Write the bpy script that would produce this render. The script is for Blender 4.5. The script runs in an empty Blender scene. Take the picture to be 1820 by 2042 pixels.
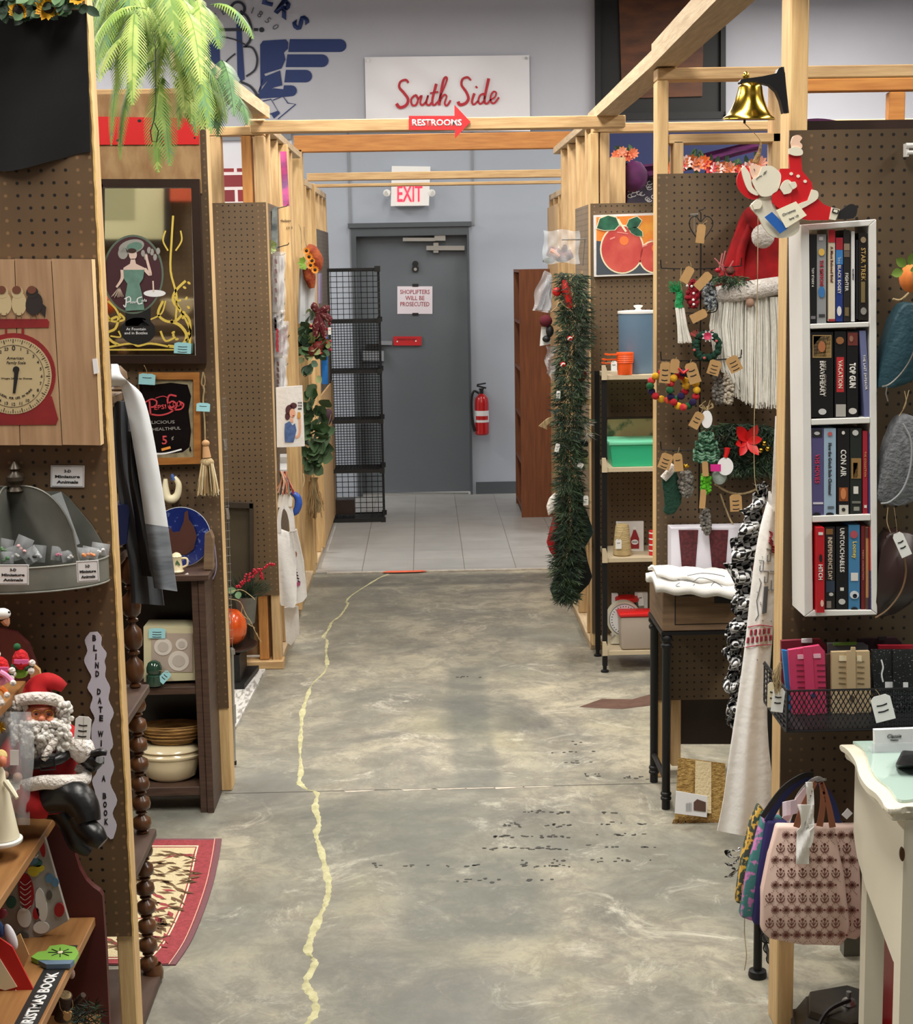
import bpy, bmesh, math, random
from mathutils import Vector, Matrix, Euler
PI = math.pi
C = bpy.context.scene.collection
R = random.Random(7)
sc = bpy.context.scene

# ---------------------------------------------------------------- camera, world, lights
FPX, W, H = 3200.0, 1820, 2042
PITCH, YAW, ROLL = math.radians(8.80), math.radians(1.05), 0.017
CAM = Vector((0, 0, 1.80))
fw = Vector((math.sin(YAW)*math.cos(PITCH), math.cos(YAW)*math.cos(PITCH), -math.sin(PITCH)))
rt = fw.cross(Vector((0, 0, 1))).normalized(); up = rt.cross(fw)
rt, up = rt*math.cos(ROLL) - up*math.sin(ROLL), up*math.cos(ROLL) + rt*math.sin(ROLL)
cd = bpy.data.cameras.new('camera'); cam = bpy.data.objects.new('camera', cd); C.objects.link(cam)
m3 = Matrix((rt, up, -fw)).transposed(); cam.matrix_world = Matrix.Translation(CAM) @ m3.to_4x4()
cd.sensor_fit = 'HORIZONTAL'; cd.sensor_width = 36; cd.lens = FPX/W*36; cd.clip_start = .05
sc.camera = cam
sc.view_settings.view_transform = 'Standard'; sc.view_settings.look = 'None'
sc.view_settings.exposure = 0.2; sc.view_settings.gamma = 1; sc.view_settings.use_curve_mapping = False
wd = bpy.data.worlds.new('world'); sc.world = wd; wd.use_nodes = True
wd.node_tree.nodes['Background'].inputs[0].default_value = (1, .96, .9, 1)
wd.node_tree.nodes['Background'].inputs[1].default_value = .22
LAMPS = [(-2.6, 3.0), (.1, 2.8), (2.8, 3.0), (-2.6, 6.6), (.05, 6.4), (2.8, 6.6), (-2.8, 10.3), (2.9, 10.3), (.1, 10.0)]
LZ = 3.72
for (lx, ly) in LAMPS:
    ld = bpy.data.lights.new('tube_light', 'AREA'); ld.shape = 'RECTANGLE'; ld.size = .5; ld.size_y = 2.4
    ld.energy = 34 if abs(lx) < 1 and ly > 9 else 92; ld.color = (1, .955, .88)
    lo = bpy.data.objects.new('tube_light', ld); C.objects.link(lo); lo.location = (lx, ly, LZ-.03)

def P(px, py, Y):
    d = fw + rt*((px-W/2)/FPX) - up*((py-H/2)/FPX)
    return CAM + d*(Y/d.y)
def PZ(px, py, Z):
    d = fw + rt*((px-W/2)/FPX) - up*((py-H/2)/FPX)
    return CAM + d*((Z-CAM.z)/d.z)
def PX(px, py, X):
    d = fw + rt*((px-W/2)/FPX) - up*((py-H/2)/FPX)
    return CAM + d*(X/d.x)
def K(Y): return FPX/Y

# ---------------------------------------------------------------- materials
def lin(c):
    return tuple(((v/255)/12.92 if v/255 <= .04045 else ((v/255+.055)/1.055)**2.4) for v in c) + (1,)
MATS = {}
def mat(key, col=(128,128,128), rough=.6, metal=0, var=0, scale=20, stretch=(1,1,1), col2=None, bump=0, bscale=None,
        alpha=1, trans=0, emit=0, coat=0, thr=None, detail=4, sheen=0):
    """one procedural material: base colour mixed with col2 by a stretched noise, optional bump"""
    if key in MATS: return MATS[key]
    m = bpy.data.materials.new(key); m.use_nodes = True; nt = m.node_tree; N = nt.nodes; L = nt.links
    b = N['Principled BSDF']; b.inputs['Base Color'].default_value = lin(col)
    b.inputs['Roughness'].default_value = rough; b.inputs['Metallic'].default_value = metal
    b.inputs['Alpha'].default_value = alpha; b.inputs['Transmission Weight'].default_value = trans
    b.inputs['Coat Weight'].default_value = coat
    if sheen: b.inputs['Sheen Weight'].default_value = sheen
    if emit: b.inputs['Emission Color'].default_value = lin(col); b.inputs['Emission Strength'].default_value = emit
    if var or col2 or bump:
        tc = N.new('ShaderNodeTexCoord'); mp = N.new('ShaderNodeMapping'); mp.inputs['Scale'].default_value = stretch
        L.new(tc.outputs['Object'], mp.inputs[0])
        nz = N.new('ShaderNodeTexNoise'); nz.inputs['Scale'].default_value = scale; nz.inputs['Detail'].default_value = detail
        L.new(mp.outputs[0], nz.inputs[0])
    if var or col2:
        c1 = lin(col); c2 = lin(col2) if col2 else tuple(v*(1-var) for v in c1[:3])+(1,)
        rp = N.new('ShaderNodeValToRGB'); lo_, hi_ = thr or (.35, .65)
        rp.color_ramp.elements[0].position = lo_; rp.color_ramp.elements[1].position = hi_
        rp.color_ramp.elements[0].color = c2; rp.color_ramp.elements[1].color = c1
        L.new(nz.outputs[0], rp.inputs[0]); L.new(rp.outputs[0], b.inputs['Base Color'])
    if bump:
        n2 = N.new('ShaderNodeTexNoise'); n2.inputs['Scale'].default_value = bscale or scale*2; L.new(mp.outputs[0], n2.inputs[0])
        bp = N.new('ShaderNodeBump'); bp.inputs['Strength'].default_value = bump; bp.inputs['Distance'].default_value = .01
        L.new(n2.outputs[0], bp.inputs['Height']); L.new(bp.outputs[0], b.inputs['Normal'])
    MATS[key] = m; return m
def M(key): return MATS[key] if isinstance(key, str) else key
def flat(c, rough=.6, **k):
    return mat('paint_%d_%d_%d_%d' % (c[0], c[1], c[2], rough*100), c, rough, **k)

mat('pine', (214,182,134), .55, col2=(188,152,106), scale=9, stretch=(9,9,.7), thr=(.35,.7), bump=.1)
mat('pine_y', (226,194,140), .55, col2=(202,164,112), scale=9, stretch=(9,9,.7), thr=(.35,.7), bump=.1)
mat('pine_h', (214,180,130), .55, col2=(186,148,102), scale=9, stretch=(.8,9,9), thr=(.3,.7), bump=.1)
mat('pine_d', (206,184,150), .6, col2=(180,155,122), scale=9, stretch=(9,.8,9), thr=(.3,.7), bump=.1)
mat('pine_o', (205,140,70), .5, col2=(178,112,52), scale=9, stretch=(.8,9,9), thr=(.3,.7))
mat('pine_ov', (205,146,80), .5, col2=(176,116,58), scale=9, stretch=(9,9,.8), thr=(.3,.7))
mat('osb', (176,142,98), .7, col2=(150,112,72), scale=30, stretch=(1,1,.4), bump=.2)
mat('ply', (186,150,112), .6, col2=(160,122,86), scale=6, stretch=(1,1,7), thr=(.3,.7))
mat('darkwood', (72,50,38), .5, col2=(52,35,27), scale=10, stretch=(.8,2,12), thr=(.3,.7))
mat('darkwood_h', (84,62,50), .5, col2=(58,40,32), scale=10, stretch=(1,.8,12), thr=(.3,.7))
mat('spindle', (112,72,42), .3, col2=(80,50,30), scale=14, stretch=(1,1,.4), coat=.2)
mat('tanwood', (166,120,72), .45, col2=(140,96,54), scale=7, stretch=(9,.8,5), thr=(.3,.7))
mat('maroon', (82,30,28), .5, var=.15, scale=6)
mat('greywood', (128,104,80), .55, col2=(102,80,60), scale=8, stretch=(.8,1,9), thr=(.3,.7))
mat('oak_brown', (132,78,44), .5, col2=(106,58,32), scale=9, stretch=(7,7,.5), thr=(.3,.75))
mat('frame_oak', (172,116,58), .4, col2=(140,88,40), scale=9, stretch=(1,1,4))
mat('frame_dark', (48,32,26), .35, var=.25, scale=12)
mat('blackmetal', (22,22,24), .45, metal=.3)
mat('black', (20,20,21), .55, var=.25, scale=30)
mat('blackcloth', (9,9,10), .9, var=.3, scale=5, bump=.2)
mat('blackleather', (18,18,20), .35, bump=.15, bscale=40)
mat('galv', (132,132,124), .5, metal=.35, col2=(104,106,100), scale=9, bump=.1)
mat('steel', (180,180,178), .3, metal=.8)
mat('wire', (120,118,114), .4, metal=.7)
mat('brass', (212,172,66), .18, metal=1)
mat('white', (236,236,234), .5)
mat('whitepaint', (232,230,226), .45, var=.05, scale=8)
mat('paper', (238,238,240), .7)
mat('tagpaper', (240,240,238), .7)
mat('kraft', (190,150,98), .8, var=.1, scale=30)
mat('bluetag', (158,214,222), .7)
mat('ink', (24,22,24), .7)
mat('grayink', (110,112,116), .7)
mat('fur', (242,236,230), .95, col2=(214,206,198), scale=60, bump=.8, bscale=120)
mat('hair', (240,237,230), .9, col2=(204,200,194), scale=50, stretch=(1,1,1), bump=1, bscale=70)
mat('redvelvet', (186,14,22), .85, col2=(132,8,16), scale=12, bump=.2)
mat('red', (206,34,40), .5)
mat('brightred', (214,28,30), .45)
mat('cream', (236,226,192), .45)
mat('cloth', (242,240,236), .85, var=.06, scale=12, bump=.15, bscale=60)
mat('canvas', (232,230,228), .9, var=.05, scale=15, bump=.2, bscale=50)
mat('whitecloth', (222,226,230), .7, var=.1, scale=6, bump=.15, bscale=20)
mat('greycloth', (86,90,96), .45, col2=(58,60,66), scale=10, stretch=(1,1,.3), bump=.4, bscale=14)
mat('silvercloth', (132,138,146), .35, col2=(92,98,106), scale=8, stretch=(.4,1,3), bump=.4, bscale=14)
mat('yarn_w', (246,244,236), .95, var=.08, scale=80)
mat('yarn_g', (150,146,138), .95, col2=(96,92,88), scale=90, bump=.9)
mat('wicker', (170,128,66), .7, col2=(112,78,36), scale=40, stretch=(.4,.4,4), bump=1, bscale=40)
mat('jute', (172,134,74), .85, col2=(128,96,50), scale=60, bump=.6)
mat('straw', (190,168,126), .85, col2=(140,118,84), scale=60, stretch=(3,3,.3))
mat('porcelain', (232,216,178), .2, coat=.5)
mat('clearplastic', (235,240,245), .06, alpha=.2)
mat('softplastic', (225,228,232), .12, alpha=.24)
mat('glass', (215,235,228), .03, alpha=.3)
mat('leaf', (92,124,84), .6, col2=(62,92,58), scale=12)
mat('leaf_d', (42,68,44), .6, col2=(28,48,32), scale=14)
mat('pineleaf', (46,66,48), .7, col2=(30,46,36), scale=14)
mat('pineleaf2', (74,96,62), .7, col2=(50,68,44), scale=14)
mat('fern', (136,164,74), .6, col2=(98,134,56), scale=14)
mat('fern2', (174,190,104), .6, col2=(138,164,78), scale=14)
mat('fern3', (112,152,96), .6, col2=(84,124,80), scale=14)
mat('orange', (226,110,40), .5, col2=(196,70,24), scale=14, stretch=(4,4,.6))
mat('screwdark', (30,28,26), .5)

# ---------------------------------------------------------------- mesh builder
class B:
    def __init__(s): s.bm = bmesh.new(); s.mats = []; s.mi = 0
    def m(s, key):
        k = M(key)
        if k not in s.mats: s.mats.append(k)
        s.mi = s.mats.index(k); return s
    def _f(s, vs):
        try:
            f = s.bm.faces.new(vs); f.material_index = s.mi; return f
        except ValueError: return None
    def hull(s, a, b, cap=True):      # two matching loops joined
        A = [s.bm.verts.new(p) for p in a]; Bv = [s.bm.verts.new(p) for p in b]; n = len(A)
        if cap: s._f(A); s._f(Bv[::-1])
        for i in range(n): s._f([A[(i+1)%n], A[i], Bv[i], Bv[(i+1)%n]])
        return s
    def box(s, x0, x1, y0, y1, z0, z1):
        return s.hull([(x0,y0,z0),(x1,y0,z0),(x1,y0,z1),(x0,y0,z1)], [(x0,y1,z0),(x1,y1,z0),(x1,y1,z1),(x0,y1,z1)])
    def cb(s, c, sx, sy, sz, rot=None):
        c = Vector(c); mm = Euler(rot).to_matrix() if rot else Matrix.Identity(3)
        q = lambda x,y,z: c + mm @ Vector((x*sx/2, y*sy/2, z*sz/2))
        return s.hull([q(-1,-1,-1),q(1,-1,-1),q(1,-1,1),q(-1,-1,1)], [q(-1,1,-1),q(1,1,-1),q(1,1,1),q(-1,1,1)])
    def pp(s, pix, Y, t=.004, back=True):   # outline on the plane at depth Y, extruded away from the aisle
        a = [P(x, y, Y) for x, y in pix]
        return s.hull(a, [p + Vector((0, t, 0)) for p in a])
    def rect(s, x0, y0, x1, y1, Y, t=.004): return s.pp([(x0,y1),(x1,y1),(x1,y0),(x0,y0)], Y, t)
    def disc(s, cx, cy, rx, ry, Y, t=.004, n=28, rot=0):
        cr, sr = math.cos(rot), math.sin(rot)
        return s.pp([(cx+rx*math.cos(a)*cr-ry*math.sin(a)*sr, cy+rx*math.cos(a)*sr+ry*math.sin(a)*cr)
                     for a in [-2*PI*i/n for i in range(n)]], Y, t)
    def stroke(s, pts, w, Y, t=.001, closed=False, sm=True):
        if sm and len(pts) > 2: pts = smooth(pts, 4, closed)
        n = len(pts); L_, R_ = [], []
        for i, (x, y) in enumerate(pts):
            a = pts[(i-1) % n] if (closed or i) else pts[0]; b = pts[(i+1) % n] if (closed or i < n-1) else pts[-1]
            dx, dy = b[0]-a[0], b[1]-a[1]; l = math.hypot(dx, dy) or 1
            ww = (w if not isinstance(w, (list, tuple)) else w[0]+(w[1]-w[0])*i/max(1, n-1))/2
            L_.append(P(x-dy/l*ww, y+dx/l*ww, Y)); R_.append(P(x+dy/l*ww, y-dx/l*ww, Y))
        tv = Vector((0, t, 0))
        A = [s.bm.verts.new(p) for p in L_]; Bv = [s.bm.verts.new(p) for p in R_]
        A2 = [s.bm.verts.new(p+tv) for p in L_]; B2 = [s.bm.verts.new(p+tv) for p in R_]
        for i in range(n if closed else n-1):
            j = (i+1) % n
            s._f([A[i], A[j], Bv[j], Bv[i]]); s._f([A[j], A[i], A2[i], A2[j]]); s._f([Bv[i], Bv[j], B2[j], B2[i]])
        return s
    def tube(s, pts, r, n=8, closed=False, cap=True):
        pts = [Vector(p) for p in pts]; N_ = len(pts); rings = []; prev = None
        for i, p in enumerate(pts):
            a = pts[i-1] if (i or closed) else p; b = pts[(i+1) % N_] if (i < N_-1 or closed) else p
            t = (b-a).normalized() if (b-a).length > 1e-9 else Vector((0,0,1))
            if prev is None:
                ref = Vector((0,0,1)) if abs(t.z) < .9 else Vector((1,0,0)); u = t.cross(ref).normalized()
            else:
                u = (prev - t*prev.dot(t)); u = u.normalized() if u.length > 1e-6 else t.orthogonal().normalized()
            prev = u; v = t.cross(u)
            rr = r[i] if isinstance(r, (list, tuple)) else r
            rings.append([s.bm.verts.new(p + (u*math.cos(2*PI*k/n) + v*math.sin(2*PI*k/n))*rr) for k in range(n)])
        for i in range(N_ if closed else N_-1):
            A, D = rings[i], rings[(i+1) % N_]
            for k in range(n): s._f([A[k], A[(k+1)%n], D[(k+1)%n], D[k]])
        if cap and not closed: s._f(rings[0][::-1]); s._f(rings[-1])
        return s
    def lathe(s, prof, o, n=20, axis=(0,0,1), sx=1, sy=1):   # prof = (radius, height) pairs
        o = Vector(o); q = Vector((0,0,1)).rotation_difference(Vector(axis).normalized()); rings = []
        for r, z in prof:
            rings.append([s.bm.verts.new(o + q @ Vector((max(r, 1e-4)*sx*math.cos(2*PI*k/n), max(r, 1e-4)*sy*math.sin(2*PI*k/n), z))) for k in range(n)])
        for i in range(len(rings)-1):
            for k in range(n): s._f([rings[i][k], rings[i][(k+1)%n], rings[i+1][(k+1)%n], rings[i+1][k]])
        s._f(rings[0][::-1]); s._f(rings[-1]); return s
    def ell(s, c, rx, ry=None, rz=None, n=14, rot=None, jit=0):
        ry = ry or rx; rz = rz or rx; c = Vector(c); mm = Euler(rot).to_matrix() if rot else Matrix.Identity(3); h = max(5, n//2+1); rings = []
        for i in range(1, h):
            a = PI*i/h
            rings.append([s.bm.verts.new(c + mm @ (Vector((rx*math.sin(a)*math.cos(2*PI*k/n), ry*math.sin(a)*math.sin(2*PI*k/n), rz*math.cos(a)))*(1+R.uniform(-jit, jit)))) for k in range(n)])
        t = s.bm.verts.new(c + mm @ Vector((0,0,rz))); b = s.bm.verts.new(c - mm @ Vector((0,0,rz)))
        for k in range(n): s._f([t, rings[0][k], rings[0][(k+1)%n]]); s._f([b, rings[-1][(k+1)%n], rings[-1][k]])
        for i in range(len(rings)-1):
            for k in range(n): s._f([rings[i][k], rings[i+1][k], rings[i+1][(k+1)%n], rings[i][(k+1)%n]])
        return s
    def sheet(s, fn, nu, nv, t=.003, tdir=(0,1,0)):   # fn(u,v) -> point, closed slab of thickness t
        td = Vector(tdir)*t
        F = [[s.bm.verts.new(Vector(fn(i/nu, j/nv))) for j in range(nv+1)] for i in range(nu+1)]
        G = [[s.bm.verts.new(v.co + td) for v in r] for r in F]
        for i in range(nu):
            for j in range(nv):
                s._f([F[i][j], F[i+1][j], F[i+1][j+1], F[i][j+1]]); s._f([G[i][j+1], G[i+1][j+1], G[i+1][j], G[i][j]])
        for i in range(nu):
            s._f([F[i+1][0], F[i][0], G[i][0], G[i+1][0]]); s._f([F[i][nv], F[i+1][nv], G[i+1][nv], G[i][nv]])
        for j in range(nv):
            s._f([F[0][j], F[0][j+1], G[0][j+1], G[0][j]]); s._f([F[nu][j+1], F[nu][j], G[nu][j], G[nu][j+1]])
        return s
    def spray(s, p, d, l, w):            # a single needle / leaflet (thin double triangle)
        p = Vector(p); d = Vector(d).normalized(); u = d.cross(Vector((R.uniform(-1,1), R.uniform(-1,1), R.uniform(-1,1))))
        u = u.normalized() if u.length > 1e-5 else Vector((1,0,0))
        a = s.bm.verts.new(p-u*w*.35); b = s.bm.verts.new(p+d*l*.45-u*w*.5); c = s.bm.verts.new(p+d*l); e = s.bm.verts.new(p+d*l*.45+u*w*.5)
        s._f([a, b, c, e]); return s
    def leaf(s, p, d, nrm, l, w, bend=.15, n=5):   # broad leaf with a bent midrib
        p = Vector(p); d = Vector(d).normalized(); nrm = Vector(nrm); u = d.cross(nrm)
        u = u.normalized() if u.length > 1e-5 else d.orthogonal().normalized(); nn = u.cross(d); prev = None
        for i in range(n+1):
            t = i/n; ww = w*math.sin(PI*min(1, t*.97+.03))**.7; q = p + d*l*t + nn*(bend*l*t*t)
            cur = [s.bm.verts.new(q-u*ww/2+nn*ww*.15), s.bm.verts.new(q), s.bm.verts.new(q+u*ww/2+nn*ww*.15)]
            if prev: s._f([prev[0], prev[1], cur[1], cur[0]]); s._f([prev[1], prev[2], cur[2], cur[1]])
            prev = cur
        return s
    def bev(s, w, n=1):
        bmesh.ops.bevel(s.bm, geom=s.bm.edges[:], offset=w, segments=n, affect='EDGES', profile=.5); return s
    def build(s, name, parent=None, smooth_=True, ang=40):
        me = bpy.data.meshes.new(name)
        bmesh.ops.recalc_face_normals(s.bm, faces=s.bm.faces)
        vs = s.bm.verts
        if parent is None:
            xs = [v.co.x for v in vs]; ys = [v.co.y for v in vs]; zs = [v.co.z for v in vs]
            off = Vector(((min(xs)+max(xs))/2, (min(ys)+max(ys))/2, min(zs)))
        else:
            off = Vector((0,0,0)); q = parent
            while q: off += q.location; q = q.parent
        for v in vs: v.co -= off
        s.bm.to_mesh(me); s.bm.free()
        for k in s.mats: me.materials.append(k)
        if smooth_:
            me.polygons.foreach_set('use_smooth', [True]*len(me.polygons)); me.set_sharp_from_angle(angle=math.radians(ang))
        o = bpy.data.objects.new(name, me); C.objects.link(o)
        if parent is None: o.location = off
        else: o.parent = parent
        return o
def smooth(pts, k=4, closed=False):
    out = []; n = len(pts); D = len(pts[0])
    for i in range(n if closed else n-1):
        p0 = pts[(i-1) % n] if (closed or i > 0) else pts[0]; p1 = pts[i]; p2 = pts[(i+1) % n]
        p3 = pts[(i+2) % n] if (closed or i < n-2) else pts[-1]
        for j in range(k):
            t = j/k
            out.append(tuple(.5*((2*p1[c]) + (-p0[c]+p2[c])*t + (2*p0[c]-5*p1[c]+4*p2[c]-p3[c])*t*t + (-p0[c]+3*p1[c]-3*p2[c]+p3[c])*t**3) for c in range(D)))
    if not closed: out.append(tuple(pts[-1]))
    return out
def tag(o, label, cat, group=None):
    o['label'] = label; o['category'] = cat
    if group: o['group'] = group
    return o
def thing(name, label, cat, loc, group=None):
    o = bpy.data.objects.new(name, None); C.objects.link(o); o.location = loc; o.empty_display_size = .02
    return tag(o, label, cat, group)
def one(b, name, label, cat, group=None, **k): return tag(b.build(name, **k), label, cat, group)
def struct(b, name, **k):
    o = b.build(name, **k); o['kind'] = 'structure'; return o
def dup(root, dx, label=None, group=None, rz=0):
    def cp(o, par):
        c = o.copy(); C.objects.link(c)
        if par: c.parent = par
        for ch in list(o.children): cp(ch, c)
        return c
    r = cp(root, None); r.location = root.location + Vector(dx); r.rotation_euler.z += rz
    if label: r['label'] = label
    if group: r['group'] = group
    return r
def word(txt, cx, cy, h, Y, key, parent, bold=0, rot=0, width=None, name='lettering', shear=0, t=.0012, align='CENTER', sp=1.0, ls=1.0):
    """lettering lying on the plane at depth Y, centred on (cx, cy), capital height h pixels"""
    cu = bpy.data.curves.new('t', 'FONT'); cu.body = txt; cu.align_x = align; cu.align_y = 'CENTER'; cu.size = 1
    cu.shear = shear; cu.offset = bold; cu.extrude = 0; cu.resolution_u = 2; cu.space_character = sp; cu.space_line = ls
    o = bpy.data.objects.new('t', cu); C.objects.link(o); dg = bpy.context.evaluated_depsgraph_get(); dg.update()
    me = bpy.data.meshes.new_from_object(o.evaluated_get(dg)); bpy.data.objects.remove(o)
    xs = [v.co.x for v in me.vertices]; ys = [v.co.y for v in me.vertices]
    mx, my = (min(xs)+max(xs))/2, (min(ys)+max(ys))/2
    s = h/.70; sx = (width/(max(xs)-min(xs))) if width else s; cr, sr = math.cos(rot), math.sin(rot)
    off = Vector((0,0,0)); q = parent
    while q: off += q.location; q = q.parent
    for v in me.vertices:
        x, y = (v.co.x-mx)*sx, (v.co.y-my)*s
        v.co = P(cx + x*cr + y*sr, cy + x*sr - y*cr, Y) - off
    bm = bmesh.new(); bm.from_mesh(me)
    r = bmesh.ops.extrude_face_region(bm, geom=bm.faces[:])
    for v in [g for g in r['geom'] if isinstance(g, bmesh.types.BMVert)]: v.co.y += t
    bmesh.ops.recalc_face_normals(bm, faces=bm.faces); bm.to_mesh(me); bm.free()
    me.materials.clear(); me.materials.append(M(key))
    o = bpy.data.objects.new(name, me); C.objects.link(o); o.parent = parent; return o
# ---------------------------------------------------------------- setting
YB = 12.5
YT = PZ(820, 1140, 0).y
def floor_mat():
    m = bpy.data.materials.new('concrete'); m.use_nodes = True; nt = m.node_tree; N = nt.nodes; L = nt.links
    b = N['Principled BSDF']; b.inputs['Roughness'].default_value = .42
    tc = N.new('ShaderNodeTexCoord')
    def noise(s, d, off=0, rough=.6, dist=0):
        mp = N.new('ShaderNodeMapping'); mp.inputs['Location'].default_value = (off, off*.7, 0); L.new(tc.outputs['Object'], mp.inputs[0])
        n = N.new('ShaderNodeTexNoise'); n.inputs['Scale'].default_value = s; n.inputs['Detail'].default_value = d; n.inputs['Roughness'].default_value = rough
        n.inputs['Distortion'].default_value = dist; L.new(mp.outputs[0], n.inputs[0]); return n.outputs[0]
    def ramp(src, stops):
        r = N.new('ShaderNodeValToRGB'); L.new(src, r.inputs[0]); e = r.color_ramp.elements
        e[0].position, e[0].color = stops[0][0], stops[0][1]; e[1].position, e[1].color = stops[-1][0], stops[-1][1]
        for p_, c_ in stops[1:-1]: q = e.new(p_); q.color = c_
        return r.outputs[0]
    def mix(fac, a, c, mode='MIX'):
        x = N.new('ShaderNodeMix'); x.data_type = 'RGBA'; x.blend_type = mode
        if isinstance(fac, float): x.inputs[0].default_value = fac
        else: L.new(fac, x.inputs[0])
        for i, v in ((6, a), (7, c)):
            if isinstance(v, tuple): x.inputs[i].default_value = v
            else: L.new(v, x.inputs[i])
        return x.outputs[2]
    base = ramp(noise(1.6, 10, 3, .74, .5), [(.34, lin((98,98,94))), (.45, lin((140,136,124))), (.53, lin((166,160,142))), (.68, lin((188,180,156)))])
    g = (1,1,1,1); k0 = (0,0,0,1)
    # slow blue-grey clouds, fine mottling, pale scuffs
    col = mix(ramp(noise(.75, 6, 11, .6, .6), [(.46, k0), (.62, (.75,.75,.75,1))]), base, lin((118,120,112)))
    col = mix(ramp(noise(8, 9, 5, .82, .6), [(.42, (.62,.62,.62,1)), (.56, k0)]), col, lin((112,108,98)))
    col = mix(ramp(noise(3.2, 9, 21, .8, 1.5), [(.56, k0), (.68, (.75,.75,.75,1))]), col, lin((204,200,184)))
    col = mix(ramp(noise(1.1, 4, 31, .5, .8), [(.58, k0), (.72, (.25,.25,.25,1))]), col, lin((176,170,130)))
    # worn dark patches where an old covering was glued
    sep = N.new('ShaderNodeSeparateXYZ'); L.new(tc.outputs['Object'], sep.inputs[0])
    def patch(x0, x1, y0, y1, soft, amt, c):
        nonlocal col
        wob = noise(5, 6, x0*7+y0, .7)
        def edge(out, a, bb, rev):
            ad = N.new('ShaderNodeMath'); ad.operation = 'MULTIPLY_ADD'; L.new(wob, ad.inputs[0]); ad.inputs[1].default_value = .5*soft; L.new(out, ad.inputs[2])
            mr = N.new('ShaderNodeMapRange'); mr.interpolation_type = 'SMOOTHSTEP'; L.new(ad.outputs[0], mr.inputs[0])
            mr.inputs[1].default_value, mr.inputs[2].default_value = a+.25*soft-soft/2, a+.25*soft+soft/2
            if rev: mr.inputs[3].default_value, mr.inputs[4].default_value = 1, 0
            return mr.outputs[0]
        f = None
        for e in (edge(sep.outputs[0], x0, 0, 0), edge(sep.outputs[0], x1, 0, 1), edge(sep.outputs[1], y0, 0, 0), edge(sep.outputs[1], y1, 0, 1)):
            if f is None: f = e
            else:
                mu = N.new('ShaderNodeMath'); mu.operation = 'MULTIPLY'; L.new(f, mu.inputs[0]); L.new(e, mu.inputs[1]); f = mu.outputs[0]
        mu = N.new('ShaderNodeMath'); mu.operation = 'MULTIPLY'; L.new(f, mu.inputs[0]); L.new(ramp(noise(9, 8, x1, .8), [(.36, (.3,.3,.3,1)), (.5, g)]), mu.inputs[1])
        m2 = N.new('ShaderNodeMath'); m2.operation = 'MULTIPLY'; L.new(mu.outputs[0], m2.inputs[0]); m2.inputs[1].default_value = amt
        col = mix(m2.outputs[0], col, c)
    def pz(px, py): q = PZ(px, py, 0); return q.x, q.y
    for (xa, ya, xb, yb_, s_, am, c_) in [(905,1580,1000,1330,.05,.6,(98,101,96)), (880,1460,1050,1385,.08,.5,(88,92,88)), (800,1880,1100,1700,.12,.7,(100,104,98)),
            (560,1720,960,1590,.3,.6,(98,102,95)), (580,2120,1010,1880,.3,.55,(99,103,98)), (630,1172,1130,1141,.1,.7,(84,84,82)), (400,2050,560,1830,.25,.3,(112,116,116)), (430,1620,620,1500,.25,.4,(110,112,112)),
            (640,1330,800,1180,.3,.35,(116,114,106))]:
        (x0, y0), (x1, y1) = pz(xa, ya), pz(xb, yb_); x0b = pz(xa, yb_)[0]
        patch(min(x0, x0b), pz(xb, ya)[0] if xb > 900 else x1, min(y0,y1), max(y0,y1), s_, am, lin(c_))
    L.new(col, b.inputs['Base Color'])
    bp = N.new('ShaderNodeBump'); bp.inputs['Strength'].default_value = .12; bp.inputs['Distance'].default_value = .004; L.new(noise(14, 6, 2, .7), bp.inputs['Height']); L.new(bp.outputs[0], b.inputs['Normal'])
    L.new(ramp(noise(4, 5, 8, .6), [(.3, (.35,.35,.35,1)), (.7, (.6,.6,.6,1))]), b.inputs['Roughness'])
    return m
def tile_mat():
    m = bpy.data.materials.new('vinyl_tile'); m.use_nodes = True; nt = m.node_tree; N = nt.nodes; L = nt.links
    b = N['Principled BSDF']; b.inputs['Roughness'].default_value = .35; tc = N.new('ShaderNodeTexCoord')
    mp = N.new('ShaderNodeMapping'); mp.inputs['Location'].default_value = (.09, .05, 0); L.new(tc.outputs['Object'], mp.inputs[0])
    br = N.new('ShaderNodeTexBrick'); br.offset = 0; br.inputs['Scale'].default_value = 1; br.inputs['Brick Width'].default_value = .305; br.inputs['Row Height'].default_value = .305
    br.inputs['Mortar Size'].default_value = .0022; br.inputs['Color1'].default_value = lin((184,184,182)); br.inputs['Color2'].default_value = lin((176,176,174)); br.inputs['Mortar'].default_value = lin((128,122,116))
    L.new(mp.outputs[0], br.inputs[0])
    n = N.new('ShaderNodeTexNoise'); n.inputs['Scale'].default_value = 6; n.inputs['Detail'].default_value = 7; L.new(tc.outputs['Object'], n.inputs[0])
    x = N.new('ShaderNodeMix'); x.data_type = 'RGBA'; x.blend_type = 'MULTIPLY'; x.inputs[0].default_value = .35; L.new(br.outputs[0], x.inputs[6]); L.new(n.outputs[0], x.inputs[7])
    L.new(x.outputs[2], b.inputs['Base Color']); return m
MATS['concrete'] = floor_mat(); MATS['tile'] = tile_mat()
X0, X1 = -4.2, 4.4
fl = bpy.data.objects.new('floor', None)
b = B().m('concrete'); b.box(X0, X1, -2.5, YT, -.1, 0); fl = struct(b, 'floor', smooth_=False)
fl_off = fl.location.copy(); fl.data.transform(Matrix.Translation(fl_off)); fl.location = (0,0,0)
b = B().m('tile'); b.box(X0, X1, YT, YB, -.1, .006); o = struct(b, 'floor', smooth_=False)
o.data.transform(Matrix.Translation(o.location)); o.location = (0,0,0)
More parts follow.
